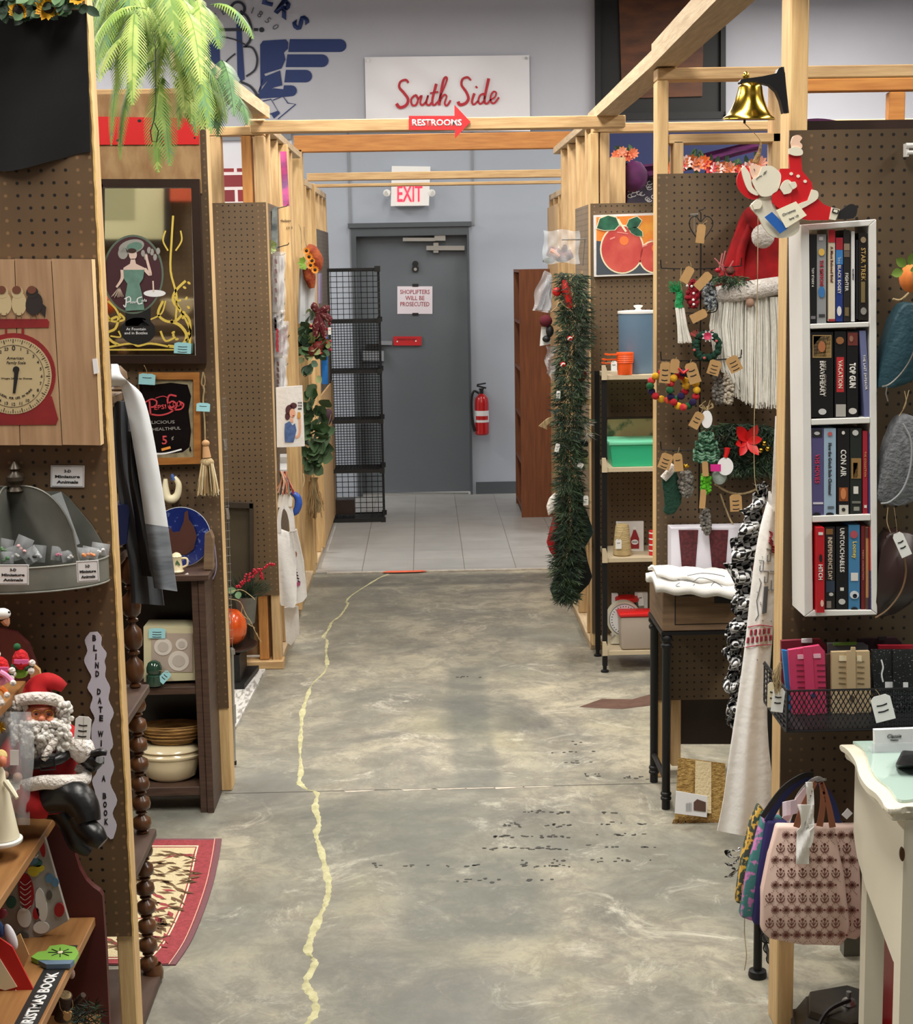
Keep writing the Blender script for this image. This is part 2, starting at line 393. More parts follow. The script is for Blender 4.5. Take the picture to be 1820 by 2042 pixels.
# joint strip where tile meets concrete, orange paint on it, saw joint, glue specks, crack filler
mat('jointpale', (200,190,176), .6, var=.3, scale=30)
mat('orangepaint', (240,112,78), .6, var=.15, scale=60)
mat('crackfill', (204,200,158), .7, col2=(176,172,130), scale=25, bump=.5)
mat('speck', (62,62,58), .6); mat('rust', (104,76,64), .6, var=.3, scale=20); mat('jointdark', (110,106,98), .7, var=.2, scale=10)
b = B().m('jointpale'); b.box(-.6, 1.4, YT-.03, YT, 0, .007); struct(b, 'trim_1', smooth_=False)
q0, q1 = PZ(762, 1141, 0), PZ(850, 1141, 0)
def flecks(name, mt, polys, h=.0012):
    bb = B().m(mt)
    for pl in polys: bb.hull([(x, y, .0002) for x, y in pl], [(x, y, h) for x, y in pl])
    o = bb.build(name, fl, smooth_=False); return o
b = B().m('orangepaint')
pl = [(q0.x, YT-.045), (q0.x+.08, YT-.055), (q1.x-.05, YT-.05), (q1.x, YT-.035), (q1.x-.02, YT-.003), (q0.x+.03, YT-.002)]
b.hull([(x, y, .007) for x, y in pl], [(x, y, .0085) for x, y in pl]); b.build('orange_paint_mark', fl, 0)
yj = PZ(900, 1572, 0).y
flecks('saw_joint', 'jointdark', [[(-.72, yj-.004), (.9, yj-.0), (.9, yj+.004), (-.72, yj+.002)]])
flecks('saw_joint_chips', 'jointpale', [[(x, yj-.012-R.random()*.015), (x+.09, yj-.01), (x+.1, yj-.001), (x-.01, yj-.001)] for x in [.02+i*.1 for i in range(4)]+[-.3,-.1]])
sp = []
for (y, xs, n) in [(1620,(1040,1135),16), (1622,(1200,1240),5), (1645,(1000,1140),22), (1644,(1195,1305),10), (1668,(985,1135),26), (1665,(1190,1310),9), (1692,(965,1130),24), (1690,(1165,1310),8),
                   (1718,(1040,1130),6), (1716,(1180,1300),10), (1727,(740,960),14), (1727,(1040,1140),18), (1755,(870,1140),12), (1520,(1110,1200),6), (1500,(1100,1190),5), (1545,(1160,1200),6), (1552,(1240,1300),8), (1482,(1140,1160),3), (1350,(900,960),5)]:
    for i in range(n):
        px = R.uniform(*xs); py = y+R.gauss(0, 1.8); c = PZ(px, py, 0); a, bb_ = R.uniform(.003, .010), R.uniform(.003, .008); ph = R.random()*6
        sp.append([(c.x+a*math.cos(ph+t*PI/3)*R.uniform(.7,1.1), c.y+bb_*math.sin(ph+t*PI/3)*R.uniform(.7,1.1)) for t in range(6)])
flecks('glue_specks', 'speck', sp)
def zp(pts): return [(PZ(x, y, 0).x, PZ(x, y, 0).y) for x, y in pts]
flecks('rust_stain', 'rust', [zp([(1155,1410),(1200,1394),(1260,1395),(1300,1384),(1330,1380),(1330,1402),(1290,1408),(1240,1414),(1190,1412)])])
ck = [(773,1146),(757,1152),(735,1165),(700,1188),(690,1200),(693,1205),(678,1228),(662,1240),(655,1255),(645,1270),(652,1278),(650,1300),(652,1325),(645,1342),(622,1365),(613,1388),(603,1420),(600,1460),(598,1500),(600,1540),(597,1560),(612,1575),
      (632,1582),(628,1610),(636,1640),(630,1665),(638,1690),(648,1730),(655,1765),(650,1800),(636,1830),(620,1870),(614,1900),(628,1920),(610,1960),(625,1990),(628,2020),(600,2060),(590,2110)]
L_, R_ = [], []
ck2 = smooth(ck, 8)
for i, (x, y) in enumerate(ck2):
    wd_ = (1.8 + (y-1146)/900*6.8)*(1+.28*math.sin(i*.55)+.2*math.sin(i*.21)+.3*R.uniform(-1,1)); wd_ = max(1.5, wd_)
    if 1325 < y < 1375: wd_ *= .55
    L_.append(PZ(x-wd_*R.uniform(.85,1.1), y, 0)); R_.append(PZ(x+wd_*R.uniform(.85,1.1), y, 0))
b = B().m('crackfill')
for i in range(len(L_)-1):
    h0 = Vector((0,0,.0035))
    A = [b.bm.verts.new(v) for v in (L_[i]+h0*.1, (L_[i]+R_[i])/2+h0, R_[i]+h0*.1, R_[i+1]+h0*.1, (L_[i+1]+R_[i+1])/2+h0, L_[i+1]+h0*.1)]
    b._f([A[0], A[1], A[4], A[5]]); b._f([A[1], A[2], A[3], A[4]])
b.build('crack_filler', fl)

# back wall
mat('wall_lilac', (196,197,206), .7, var=.04, scale=2); mat('wall_blue', (164,172,184), .55, var=.05, scale=1.5)
mat('wall_white', (226,228,236), .7); mat('navy', (30,42,92), .6); mat('doorgrey', (96,103,110), .45, var=.06, scale=2); mat('framegrey', (74,80,86), .45)
mat('greytrim', (132,136,142), .5)
ZT = P(800, 262, YB).z
b = B().m('wall_lilac'); b.box(X0, X1, YB, YB+.2, ZT, 5.2); struct(b, 'wall_back', smooth_=False)
b = B().m('wall_blue')
xa, xb, zd = P(706, 700, YB).x, P(938, 700, YB).x, P(800, 452, YB).z
xl, xr = P(585, 400, YB).x, P(1215, 400, YB).x
b.box(xl, xa, YB, YB+.2, 0, ZT); b.box(xb, xr, YB, YB+.2, 0, ZT); b.box(xa, xb, YB, YB+.2, zd, ZT); struct(b, 'wall_back', smooth_=False)
b = B().m('wall_white'); b.box(X0, xl, YB, YB+.2, 0, ZT); struct(b, 'wall_back', smooth_=False)
b = B().m('navy'); b.box(xr, X1, YB, YB+.2, 0, ZT); struct(b, 'wall_back', smooth_=False)
b = B().m('white'); b.box(X0, X1, YB-.05, YB, ZT-.0, ZT+.035); struct(b, 'trim_2', smooth_=False)
b = B().m('greytrim'); b.box(X0, xl, YB-.03, YB, ZT-.05, ZT-.001); struct(b, 'trim_3', smooth_=False)
b = B().m('greytrim')
for px in (697, 943): x = P(px, 400, YB).x; b.box(x-.008, x+.008, YB-.012, YB, zd if px > 900 else 0, ZT-.001)
struct(b, 'trim_4', smooth_=False)
b = B().m('framegrey'); x0, x1 = P(949, 980, YB).x, 1.6; b.box(x0, x1, YB-.015, YB, .006, .1); struct(b, 'baseboard_back', smooth_=False)
mat('ceilingdark', (70,72,76), .9)
b = B().m('ceilingdark'); b.box(X0, X1, -2.5, YB+.2, 5.2, 5.3); struct(b, 'ceiling', smooth_=False)
b = B().m('wall_lilac'); b.box(X0-.15, X0, -2.5, YB+.2, 0, 5.2); struct(b, 'wall_left', smooth_=False)
b = B().m('wall_lilac'); b.box(X1, X1+.15, -2.5, YB+.2, 0, 5.2); struct(b, 'wall_right', smooth_=False)
# hanging tube fixtures (out of the frame, they carry the light)
mat('lampwhite', (255,250,240), .5, emit=3)
for i, (lx, ly) in enumerate(LAMPS):
    t = thing('ceiling_light', 'long fluorescent ceiling fixture hanging above the aisle and booths', 'light', (lx, ly, LZ), 'ceiling fixtures')
    b = B().m('white'); b.box(lx-.27, lx+.27, ly-1.25, ly+1.25, LZ, LZ+.08); b.build('housing', t, 0)
    b = B().m('steel')
    for s_ in (-1, 1): b.tube([(lx, ly+s_, LZ+.08), (lx, ly+s_, 5.2)], .004, 6)
    b.build('cable', t)
# exit door
D = bpy.data.objects.new('door_1', None); C.objects.link(D); D.location = (0, YB, 0); D['kind'] = 'structure'
xa2, xb2 = P(716, 700, YB).x, P(934, 700, YB).x; zd2 = P(830, 470, YB).z
b = B().m('framegrey'); b.box(xa, xa2, YB-.03, YB+.2, .006, zd); b.box(xb2, xb, YB-.03, YB+.2, .006, zd); b.box(xa2, xb2, YB-.03, YB+.2, zd2, zd); b.box(xa-.02, xb+.02, YB-.05, YB, zd-.005, zd+.03); b.build('door_frame', D, 0)
b = B().m('doorgrey'); b.box(xa2, xb2, YB+.06, YB+.11, .02, zd2); b.build('door_panel', D, 0)
b = B().m('steel'); b.rect(803, 474, 868, 481, YB+.0, .02); b.rect(866, 468, 888, 480, YB-.01, .05); b.build('closer_arm', D, 0)
b = B().m('steel'); b.rect(850, 490, 926, 499, YB-.0, .06); b.rect(864, 484, 874, 504, YB+.01, .05); b.build('door_closer', D)
b = B().m('black'); b.disc(828, 526, 6, 6, YB+.045, .015); b.disc(828, 536, 7, 7, YB+.04, .02); b.build('peephole', D)
b = B().m('steel'); b.disc(828, 537, 3.2, 3.2, YB+.035, .01); b.build('lock_cylinder', D)
b = B().m('steel'); b.rect(720, 984, 934, 988, YB+.01, .05); b.build('threshold', D, 0)
t = thing('notice', 'white paper notice about shoplifters taped to the grey door', 'sign', P(826, 625, YB+.055))
b = B().m(mat('pinkpaper', (226,218,226), .7)); b.rect(792, 571, 862, 626, YB+.055, .004); b.build('sheet', t, 0)
for i, wv in enumerate(('SHOPLIFTERS', 'WILL BE', 'PROSECUTED')): word(wv, 827, 582+i*12.2, 8.6, YB+.0535, mat('noticered', (168,70,84), .7), t, .006, width=(59, 38, 58)[i])
b = B().m('black'); b.rect(822, 566, 834, 572, YB+.053, .003); b.rect(822, 624, 834, 629, YB+.053, .003); b.build('tape', t, 0)
t = thing('door_alarm_sign', 'small red alarm plate fixed across the grey door', 'sign', P(812, 690, YB+.05))
b = B().m(mat('alarmred', (190,30,36), .45)); b.rect(784, 671, 840, 689, YB+.04, .02); b.build('plate', t, 0)
b = B().m('white'); b.disc(792, 681, 1.5, 1.5, YB+.038, .004); b.disc(829, 680, 1.5, 1.5, YB+.038, .004); b.build('screw', t)
word('EMERGENCY EXIT ONLY', 811, 677, 4, YB+.0385, mat('darkred', (96,16,20), .6), t, 0, width=38)
t = thing('push_bar', 'black and grey panic latch on the grey door, seen through the wire cubes', 'door hardware', P(742, 720, YB))
b = B().m('greytrim'); b.rect(722, 700, 765, 720, YB+.0, .05); b.build('latch_case', t, 0)
b = B().m('black'); b.rect(730, 687, 758, 699, YB-.0, .05); b.build('bar_end', t, 0)
b = B().m('greytrim'); b.rect(757, 680, 782, 688, YB+.03, .025); b.build('bar', t, 0)
# exit sign
t = thing('exit_sign', 'lit red exit sign with two emergency lamp heads above the grey door', 'sign', P(817, 412, YB-.1))
b = B().m('white'); b.hull([P(x, y, YB-.12) for x, y in [(779,411),(855,410),(858,332),(781,331)]], [P(x, y, YB) for x, y in [(783,409),(852,408),(855,334),(785,333)]]); b.build('housing', t, 0)
word('EXIT', 817, 386, 32, YB-.125, mat('exitglow', (255,40,60), .5, emit=2.2), t, .012, width=50)
for s_, px in ((-1, 771), (1, 861)):
    b = B().m('white'); p = P(px, 385, YB-.12); b.lathe([(.012,.05),(.026,.03),(.028,0),(.024,-.004)], p, 16, (-s_*.25, 1, .15)); b.tube([p+Vector((0,.03,-.01)), p+Vector((-s_*.05,.05,-.01))], .008, 6)
    lh = b.build('lamp_head', t); b = B().m('steel'); b.lathe([(.018,0),(.018,.003)], p+Vector((0,-.006,0)), 14, (0,1,0)); b.build('lens', lh)

# wall emblem (zoomed coordinates z -> photo px)
zc = lambda pts: [(380+x/2.528, y/2.528) for x, y in pts]
YE = YB-.006
t = thing('wall_emblem', 'large navy anchor and winged foot emblem painted on the back wall', 'wall emblem', P(520, 235, YE))
nv = mat('emblemnavy', (38,58,112), .6); dk = mat('emblemdark', (48,52,64), .6)
b = B().m(nv)
b.pp(zc([(350,225),(365,205),(480,198),(492,215),(490,245),(470,265),(478,300),(458,345),(370,372),(388,405),(355,440),(340,465),(352,470),(350,225)])[:-1], YE, .004)
for (xa_, xb_, ya_, yb_) in [(500,785,197,262),(487,695,274,338),(480,612,352,415),(470,535,430,485)]:
    r_ = (yb_-ya_)/2
    b.pp(zc([(xa_,ya_),(xb_-r_,ya_)]+[(xb_-r_+r_*math.sin(a), (ya_+yb_)/2-r_*math.cos(a)) for a in [PI*i/8 for i in range(1,8)]]+[(xb_-r_,yb_),(xa_-8,yb_)]), YE, .004)
b.pp(zc([(375,385),(450,355),(462,430),(420,440),(380,470),(345,492),(330,480),(345,470),(390,405)]), YE-.001, .004)
b.pp(zc([(275,470),(330,480),(420,445),(470,450),(500,486),(380,495),(300,500)]), YE, .004)
b.build('wing', t, 0)
b = B().m(nv); b.pp(zc([(62,225),(80,208),(115,200),(145,215),(148,340),(60,340)]), YE, .004); b.build('wing', t, 0)
b = B().m(nv); b.pp(zc([(230,122),(240,116),(254,122),(272,400),(255,410),(236,385)]), YE-.001, .005); b.stroke(zc([(225,100),(255,100)]), 3, YE); b.build('anchor_shaft', t, 0)
b = B().m(dk); b.stroke(zc([(238+34*math.cos(a), 44+34*math.sin(a)) for a in [2*PI*i/20 for i in range(20)]]), 5.5, YE-.002, closed=True, sm=False)
b.stroke(zc([(142,150),(295,149)]), 6, YE-.002, .003); b.stroke(zc([(318,149),(340,149)]), 6, YE); b.disc(*zc([(358,150)])[0], 5, 5, YE)
b.build('anchor_ring', t, 0)
b = B().m(dk)
for pts, w_ in [([(250,55),(285,85),(305,140),(300,200),(275,235)],5), ([(265,235),(310,240),(335,290),(325,350),(280,385)],4), ([(160,185),(225,200),(275,225)],3), ([(225,270),(180,310),(172,350),(195,400)],3), ([(245,410),(300,435),(335,480),(345,515)],5), ([(70,600),(100,612),(120,590)],3)]: b.stroke(zc(pts), w_, YE-.003)
b.build('rope', t, 0)
b = B().m(nv)
for pts in [[(275,530),(405,500),(440,560),(330,600)], [(415,505),(465,485),(490,520),(530,525),(440,600)], [(260,545),(275,530)]]: b.stroke(zc(pts), 2, YE-.001, sm=False)
b.pp(zc([(405,575),(445,560),(450,572),(420,598)]), YE, .004)
b.build('ribbon', t, 0)
for ch, x, y, h, r_ in [('N',78,112,34,-.75),('C',122,86,34,-.6),('E',165,57,34,-.45),('1',312,52,34,.35),('8',350,72,34,.6),('5',390,102,34,.8),('0',428,136,34,.95)]:
    word(ch, *zc([(x, y)])[0], h/2.528, YE-.001, mat('emblemgrey', (88,92,102), .6), t, 0, r_, name='letter')
for ch, x, y, h, r_ in [('E',395,-15,68,.25),('R',475,45,68,.6),('S',555,115,66,.95)]:
    word(ch, *zc([(x, y)])[0], h/2.528*1.15, YE-.001, nv, t, .05, r_, name='letter')
word("M'S", *zc([(318, 560)])[0], 17, YE-.003, dk, t, .01, -.2, name='letter')

# banner
t = thing('banner', 'white vinyl banner with red script lettering on the back wall', 'banner', P(892, 240, YE))
b = B().m(mat('vinyl', (236,234,238), .35, bump=.25, bscale=3))
c00, c10, c01, c11 = (727,114), (1055,110), (730,262), (1057,262)
def fn(u, v):
    x = (c01[0]+(c11[0]-c01[0])*u)*(1-v)+(c00[0]+(c10[0]-c00[0])*u)*v; y = (c01[1])*(1-v)+(c00[1]+(c10[1]-c00[1])*u)*v
    return P(x, y, YE-.03-.008*math.sin(u*14+v*5)*math.sin(v*6+u*3))
b.sheet(fn, 24, 10, .004); b.build('sheet', t)
b = B().m('steel')
for x, y in ((733,121),(1049,116)): b.disc(x, y, 3, 3, YE-.045, .003)
b.build('grommet', t)
YS = YE-.045
b = B().m(mat('scriptred', (190,36,52), .6))
S_ = [([(1098,418),(1085,402),(1058,412),(1052,440),(1075,468),(1096,500),(1086,530),(1055,542),(1037,522)],(3,5)), ([(1130,480),(1112,500),(1116,528),(1134,530),(1146,505),(1138,482),(1130,480)],(3.2,3.2)),
  ([(1146,500),(1165,482),(1157,515),(1167,530),(1186,512),(1197,480),(1188,520),(1202,530),(1215,515)],(3,3)), ([(1238,422),(1218,505),(1226,530),(1246,512)],(4.5,2.5)), ([(1206,470),(1248,462)],(2.5,2.5)),
  ([(1246,512),(1278,440),(1292,398),(1283,390),(1270,420),(1252,530)],(2,4.5)), ([(1255,512),(1276,478),(1290,486),(1280,520),(1292,532),(1310,505)],(2.5,3)),
  ([(1412,405),(1395,389),(1370,400),(1366,430),(1388,462),(1400,495),(1386,520),(1358,528),(1347,512)],(3,5)), ([(1430,470),(1418,512),(1428,527),(1448,508)],(4,2.5)), ([(1437,442),(1444,436)],(4,4)),
  ([(1480,472),(1460,480),(1450,508),(1460,524),(1478,508),(1486,478)],(3,3)), ([(1502,395),(1484,480),(1482,515),(1495,522),(1508,505)],(4.5,2.5)), ([(1508,505),(1532,490),(1540,468),(1526,462),(1512,485),(1514,512),(1530,520),(1554,490)],(2.5,3))]
for pts, w_ in S_: b.stroke(zc(pts), [q*1.3 for q in w_], YS, .003)
b.build('lettering', t, 0)

# boarded opening
t = thing('boarded_opening', 'black framed opening closed with a sheet of brown plywood high on the back wall', 'opening', P(1315, 235, YB))
b = B().m(mat('nearblack', (26,25,25), .6, var=.3, scale=3)); b.pp([(1190,238),(1447,234),(1447,-60),(1186,-60)], YB-.02, .02); b.build('backing', t, 0)
b = B().m('black'); 
for pl in ([(1188,238),(1198,238),(1197,-60),(1186,-60)], [(1437,234),(1447,234),(1447,-60),(1437,-60)], [(1188,240),(1447,236),(1447,222),(1188,226)]): b.pp(pl, YB-.06, .05)
b.build('frame', t, 0)
b = B().m(mat('plybrown', (112,66,38), .6, col2=(78,46,28), scale=5, stretch=(1,1,3), thr=(.35,.7), bump=.1)); b.pp([(1240,196),(1400,192),(1405,-60),(1232,-60)], YB-.04, .02); b.build('plywood', t, 0)
# brick mural left
m = bpy.data.materials.new('brickprint'); m.use_nodes = True; nt = m.node_tree; tc = nt.nodes.new('ShaderNodeTexCoord'); mp = nt.nodes.new('ShaderNodeMapping'); mp.inputs['Rotation'].default_value = (PI/2, 0, 0)
br = nt.nodes.new('ShaderNodeTexBrick'); br.inputs['Scale'].default_value = 1; br.inputs['Brick Width'].default_value = .2; br.inputs['Row Height'].default_value = .11; br.inputs['Mortar Size'].default_value = .012
br.inputs['Color1'].default_value = lin((176,44,46)); br.inputs['Color2'].default_value = lin((122,34,44)); br.inputs['Mortar'].default_value = lin((232,222,222))
nt.links.new(tc.outputs['Object'], mp.inputs[0]); nt.links.new(mp.outputs[0], br.inputs[0]); nt.links.new(br.outputs[0], nt.nodes['Principled BSDF'].inputs['Base Color'])
MATS['brickprint'] = m
b = B().m(m); b.box(-2.2, xl-.02, YB-.1, YB-.001, 1.4, P(480, 337, YB).z); one(b, 'brick_print_panel', 'panel printed like red brick with white mortar behind the left studs', 'panel', smooth_=False)

mat('backbrown0', (96,78,60), .7, var=.2, scale=3)
# ---------------------------------------------------------------- booth partitions
def peg_mat(key, col, axis, off=(0, 0), edges=None, hole=(14,10,7), rad=.0037):
    m = bpy.data.materials.new(key); m.use_nodes = True; nt = m.node_tree; N = nt.nodes; L = nt.links
    b = N['Principled BSDF']; b.inputs['Roughness'].default_value = .55
    tc = N.new('ShaderNodeTexCoord'); sp = N.new('ShaderNodeSeparateXYZ'); L.new(tc.outputs['Object'], sp.inputs[0])
    def pg(o, of):
        a = N.new('ShaderNodeMath'); a.operation = 'ADD'; L.new(o, a.inputs[0]); a.inputs[1].default_value = of
        p = N.new('ShaderNodeMath'); p.operation = 'PINGPONG'; L.new(a.outputs[0], p.inputs[0]); p.inputs[1].default_value = .0127
        q = N.new('ShaderNodeMath'); q.operation = 'POWER'; L.new(p.outputs[0], q.inputs[0]); q.inputs[1].default_value = 2; return q.outputs[0]
    ax = sp.outputs[0] if axis == 'x' else sp.outputs[1]
    s = N.new('ShaderNodeMath'); L.new(pg(ax, off[0]), s.inputs[0]); L.new(pg(sp.outputs[2], off[1]), s.inputs[1])
    mr = N.new('ShaderNodeMapRange'); L.new(s.outputs[0], mr.inputs[0]); mr.inputs[1].default_value = (rad*.8)**2; mr.inputs[2].default_value = (rad*1.1)**2; mr.inputs[3].default_value = 1; mr.inputs[4].default_value = 0
    nz = N.new('ShaderNodeTexNoise'); nz.inputs['Scale'].default_value = 5; nz.inputs['Detail'].default_value = 6; L.new(tc.outputs['Object'], nz.inputs[0])
    rp = N.new('ShaderNodeValToRGB'); rp.color_ramp.elements[0].position = .3; rp.color_ramp.elements[1].position = .7
    rp.color_ramp.elements[0].color = lin(tuple(v*.88 for v in col)); rp.color_ramp.elements[1].color = lin(col); L.new(nz.outputs[0], rp.inputs[0])
    hc = N.new('ShaderNodeMix'); hc.data_type = 'RGBA'; hc.inputs[6].default_value = lin(hole); hc.inputs[7].default_value = lin(tuple(min(255, v*1.25) for v in col)); hc.inputs[0].default_value = 0
    if edges:   # holes over the stud behind show wood
        acc = None
        for e0, e1 in edges:
            c_ = N.new('ShaderNodeMath'); c_.operation = 'COMPARE'; L.new(ax, c_.inputs[0]); c_.inputs[1].default_value = (e0+e1)/2; c_.inputs[2].default_value = abs(e1-e0)/2
            if acc is None: acc = c_.outputs[0]
            else: d = N.new('ShaderNodeMath'); d.operation = 'MAXIMUM'; L.new(acc, d.inputs[0]); L.new(c_.outputs[0], d.inputs[1]); acc = d.outputs[0]
        L.new(acc, hc.inputs[0])
    x = N.new('ShaderNodeMix'); x.data_type = 'RGBA'; L.new(mr.outputs[0], x.inputs[0]); L.new(rp.outputs[0], x.inputs[6]); L.new(hc.outputs[2], x.inputs[7])
    L.new(x.outputs[2], b.inputs['Base Color']); return m
def pegboard(parent, xr0, xr1, Y, z0, z1, col=(122,96,68), edges=None, thick=.006):
    o_ = parent.location
    m = peg_mat('pegboard', col, 'x', (o_.x - xr1 + .009 + .0127*0, o_.z - z1 + .012), [(a-o_.x, c-o_.x) for a, c in (edges or [])])
    b = B().m(m); b.box(xr0, xr1, Y, Y+thick, z0, z1); return b.build('pegboard_panel', parent, 0)
def pegside(parent, X, y0, y1, z0, z1, col=(118,100,80), thick=.006):
    o_ = parent.location
    m = peg_mat('pegboard_side', col, 'y', (o_.y - y0 + .009, o_.z - z1 + .012)); b = B().m(m); b.box(X, X+thick, y0, y1, z0, z1); return b.build('pegboard_panel', parent, 0)
def stud(parent, x0, x1, y0, y1, z0, z1, mt='pine', name='stud', bev=True):
    b = B().m(mt); b.box(x0, x1, y0, y1, z0, z1)
    b.bev(.003, 1)
    return b.build(name, parent, smooth_=False)
Y1, Y2, Y3 = 3.42, 5.38, 7.10
XL1, XL2, XL3 = P(228, 1130, Y1).x, P(438, 960, Y2).x, P(549, 960, Y3).x
YR1, YR2, YR3 = 3.53, 5.42, 7.23
XR1, XR2, XR3 = P(1562, 1100, YR1).x, P(1309, 900, YR2).x, P(1179, 900, YR3).x
# near left
zb = P(220, 1868, Y1).z
tL1 = thing('booth_partition', 'nearest partition on the left, brown pegboard with a rough pale wooden edge', 'partition', (XL1-.8, Y1, 0))
pegboard(tL1, -2.4, XL1, Y1, zb, 2.5, (104,80,54), [(XL1-.05, XL1), (-2.4, XL1-.176)])
stud(tL1, XL1-.038, XL1, Y1+.0065, Y1+.07, 0, 2.6, 'pine_y'); stud(tL1, -2.4, -2.36, Y1+.0065, Y1+.095, 0, 2.6)
b = B().m(mat('rawedge', (236,196,124), .7, var=.2, scale=60)); pts = [Vector((XL1+.001+R.uniform(0,.0022), Y1-.001, z)) for z in [zb+i*.02 for i in range(int((2.5-zb)/.02))]]
for i in range(len(pts)-1): b.hull([pts[i], pts[i+1], pts[i+1]+Vector((-.004,0,0)), pts[i]+Vector((-.004,0,0))], [p+Vector((0,.0075,0)) for p in (pts[i], pts[i+1], pts[i+1]+Vector((-.004,0,0)), pts[i]+Vector((-.004,0,0)))])
b.build('edge_strip', tL1, 0)
# second left
zb2 = P(450, 1412, Y2).z; zt2 = P(400, 355, Y2).z; ztop2 = P(400, 186, Y2).z
tL2 = thing('booth_partition', 'second partition on the left, pegboard holding the two framed mirrors', 'partition', (XL2-.8, Y2, 0))
pegboard(tL2, -2.2, XL2, Y2, zb2, ztop2-.02, (98,77,54), [(XL2-.05, XL2)])
stud(tL2, XL2-.038, XL2, Y2+.0065, Y2+.095, 0, 2.42, 'pine_y'); stud(tL2, XL2-.078, XL2-.04, Y2+.0065, Y2+.095, 0, 2.38)
stud(tL2, -2.2, XL2-.08, Y2+.0065, Y2+.095, ztop2-.02, ztop2+.018, 'pine_h', 'top_plate'); stud(tL2, -2.2, -2.16, Y2+.0065, Y2+.095, 0, ztop2-.022); stud(tL2, -2.15, XL2-.08, Y2+.0065, Y2+.095, 0, .04, 'pine_h', 'bottom_plate')
b = B().m('osb'); b.box(P(188, 300, Y2-.02).x-.35, P(398, 300, Y2-.02).x, Y2-.013, Y2-.001, zt2-.05, ztop2); b.build('plywood_header', tL2, 0)
# long top plate joining near left posts to the third
b = B().m('pine_d'); zt = 2.43
b.hull([(XL2-.089, Y2-.1, zt), (XL2, Y2-.1, zt), (XL2, Y2-.1, zt+.05), (XL2-.089, Y2-.1, zt+.05)], [(XL3-.05, Y3, zt), (XL3+.03, Y3, zt), (XL3+.03, Y3, zt+.05), (XL3-.05, Y3, zt+.05)]); b.build('top_plate', tL2, 0)
# third left
zt3 = P(480, 404, Y3).z; zb3 = P(500, 1188, Y3).z; zh3 = 2.40
tL3 = thing('booth_partition', 'third partition on the left, tall narrow pegboard below open studs', 'partition', (XL3-.8, Y3, 0))
pegboard(tL3, -2.1, XL3, Y3, zb3, zt3, (108,86,60), [(XL3-.05, XL3), (P(412,700,Y3).x, P(446,700,Y3).x)])
stud(tL3, XL3-.04, XL3, Y3+.0065, Y3+.095, 0, zh3-.04, 'pine'); 
x_ = P(520, 300, Y3).x
for px0, px1, mt in ((419,441,'pine'), (482,502,'pine_o'), (503,524,'pine')):
    q0_, q1_ = P(px0, 340, Y3), P(px1, 340, Y3)
    if px0 != 503: stud(tL3, q0_.x, q1_.x, Y3+.0065, Y3+.095, .04, zh3-.04, mt if mt != 'pine_o' else 'pine_ov')
stud(tL3, -2.1, XL3, Y3+.0065, Y3+.095, zh3-.038, zh3, 'pine_h', 'top_plate'); stud(tL3, P(470,1310,Y3).x-.02, XL3+.01, Y3-.02, Y3+.07, 0, .038, 'pine_h', 'bottom_plate')
b = B().m('ply'); b.box(P(470,1300,Y3).x-.3, XL3-.045, Y3+.1, Y3+.11, .04, zb3+.1); b.build('plywood_infill', tL3, 0)
# aisle side wall behind it
tS = thing('aisle_side_wall', 'studded wall running along the left of the aisle behind the hanging towels', 'partition', (XL3-.04, 8.3, 0))
pegside(tS, XL3-.006, Y3+.098, 7.72, .3, zt3)
stud(tS, XL3-.089, XL3, Y3+.1, 9.25, zh3, zh3+.038, 'pine_d', 'top_plate'); stud(tS, XL3-.089, XL3, Y3+.1, 9.25, .0, .038, 'pine_d', 'bottom_plate')
for i, y in enumerate((7.45, 7.85, 8.7)): stud(tS, XL3-.095, XL3-.007, y, y+.038, .04, zh3-.002)
q0_, q1_ = P(556, 700, 8.15), P(588, 700, 8.15); stud(tS, q0_.x, q1_.x-.004, 8.15, 8.19, .04, zh3-.002, 'pine_y')
stud(tS, XL3-.08, XL3-.002, 8.45, 8.49, .04, zh3-.002); 
b = B().m('backbrown0'); b.box(XL3-.10, XL3-.09, 7.9, 9.25, .04, 1.9); b.build('plywood_infill', tS, 0)
# header frame across the aisle (third row)
YH = 9.32
tH = thing('aisle_header_frame', 'doubled pine header on two posts spanning the aisle past the first crossbeam', 'beam frame', (.1, YH, 0))
for px0, px1 in ((587, 611), (1154, 1171)):
    q0_, q1_ = P(px0, 600, YH).x, P(px1, 600, YH).x; stud(tH, q0_, q1_, YH, YH+.09, 0, P(590, 298, YH).z, 'pine_y', 'post')
stud(tH, P(585, 280, YH).x, P(1172, 280, YH).x, YH, YH+.038, P(800, 300, YH).z, P(800, 267, YH).z, 'pine_o', 'header_board')
stud(tH, P(585, 280, YH).x, P(1172, 280, YH).x, YH+.045, YH+.09, P(800, 300, YH).z, P(800, 270, YH).z, 'pine_o', 'header_board')
# first crossbeam
YC = 7.02
tC = thing('crossbeam', 'pale pine crossbeam over the aisle carrying the red restrooms arrow', 'beam', P(840, 262, YC))
stud(tC, P(500, 250, YC).x, P(1245, 245, YC).x, YC-.04, YC+.04, P(840, 261, YC).z, P(840, 237, YC).z, 'pine_h', 'beam')
# thin far crossbeams
for (y0, y1, Yb, lab, xa_, xb_) in ((340, 357, 10.9, 'grey-lit far crossbeam, upper of the two thin ones before the exit sign', 612, 1152), (362, 370, 11.3, 'far crossbeam, lower of the two thin ones just under the upper one', 618, 1150)):
    tt = thing('crossbeam', lab, 'beam', P(880, y1, Yb)); stud(tt, P(xa_, y0, Yb).x, P(xb_, y0, Yb).x, Yb-.045, Yb+.045, P(880, y1, Yb).z, P(880, y0+2, Yb).z, 'pine_h', 'beam')
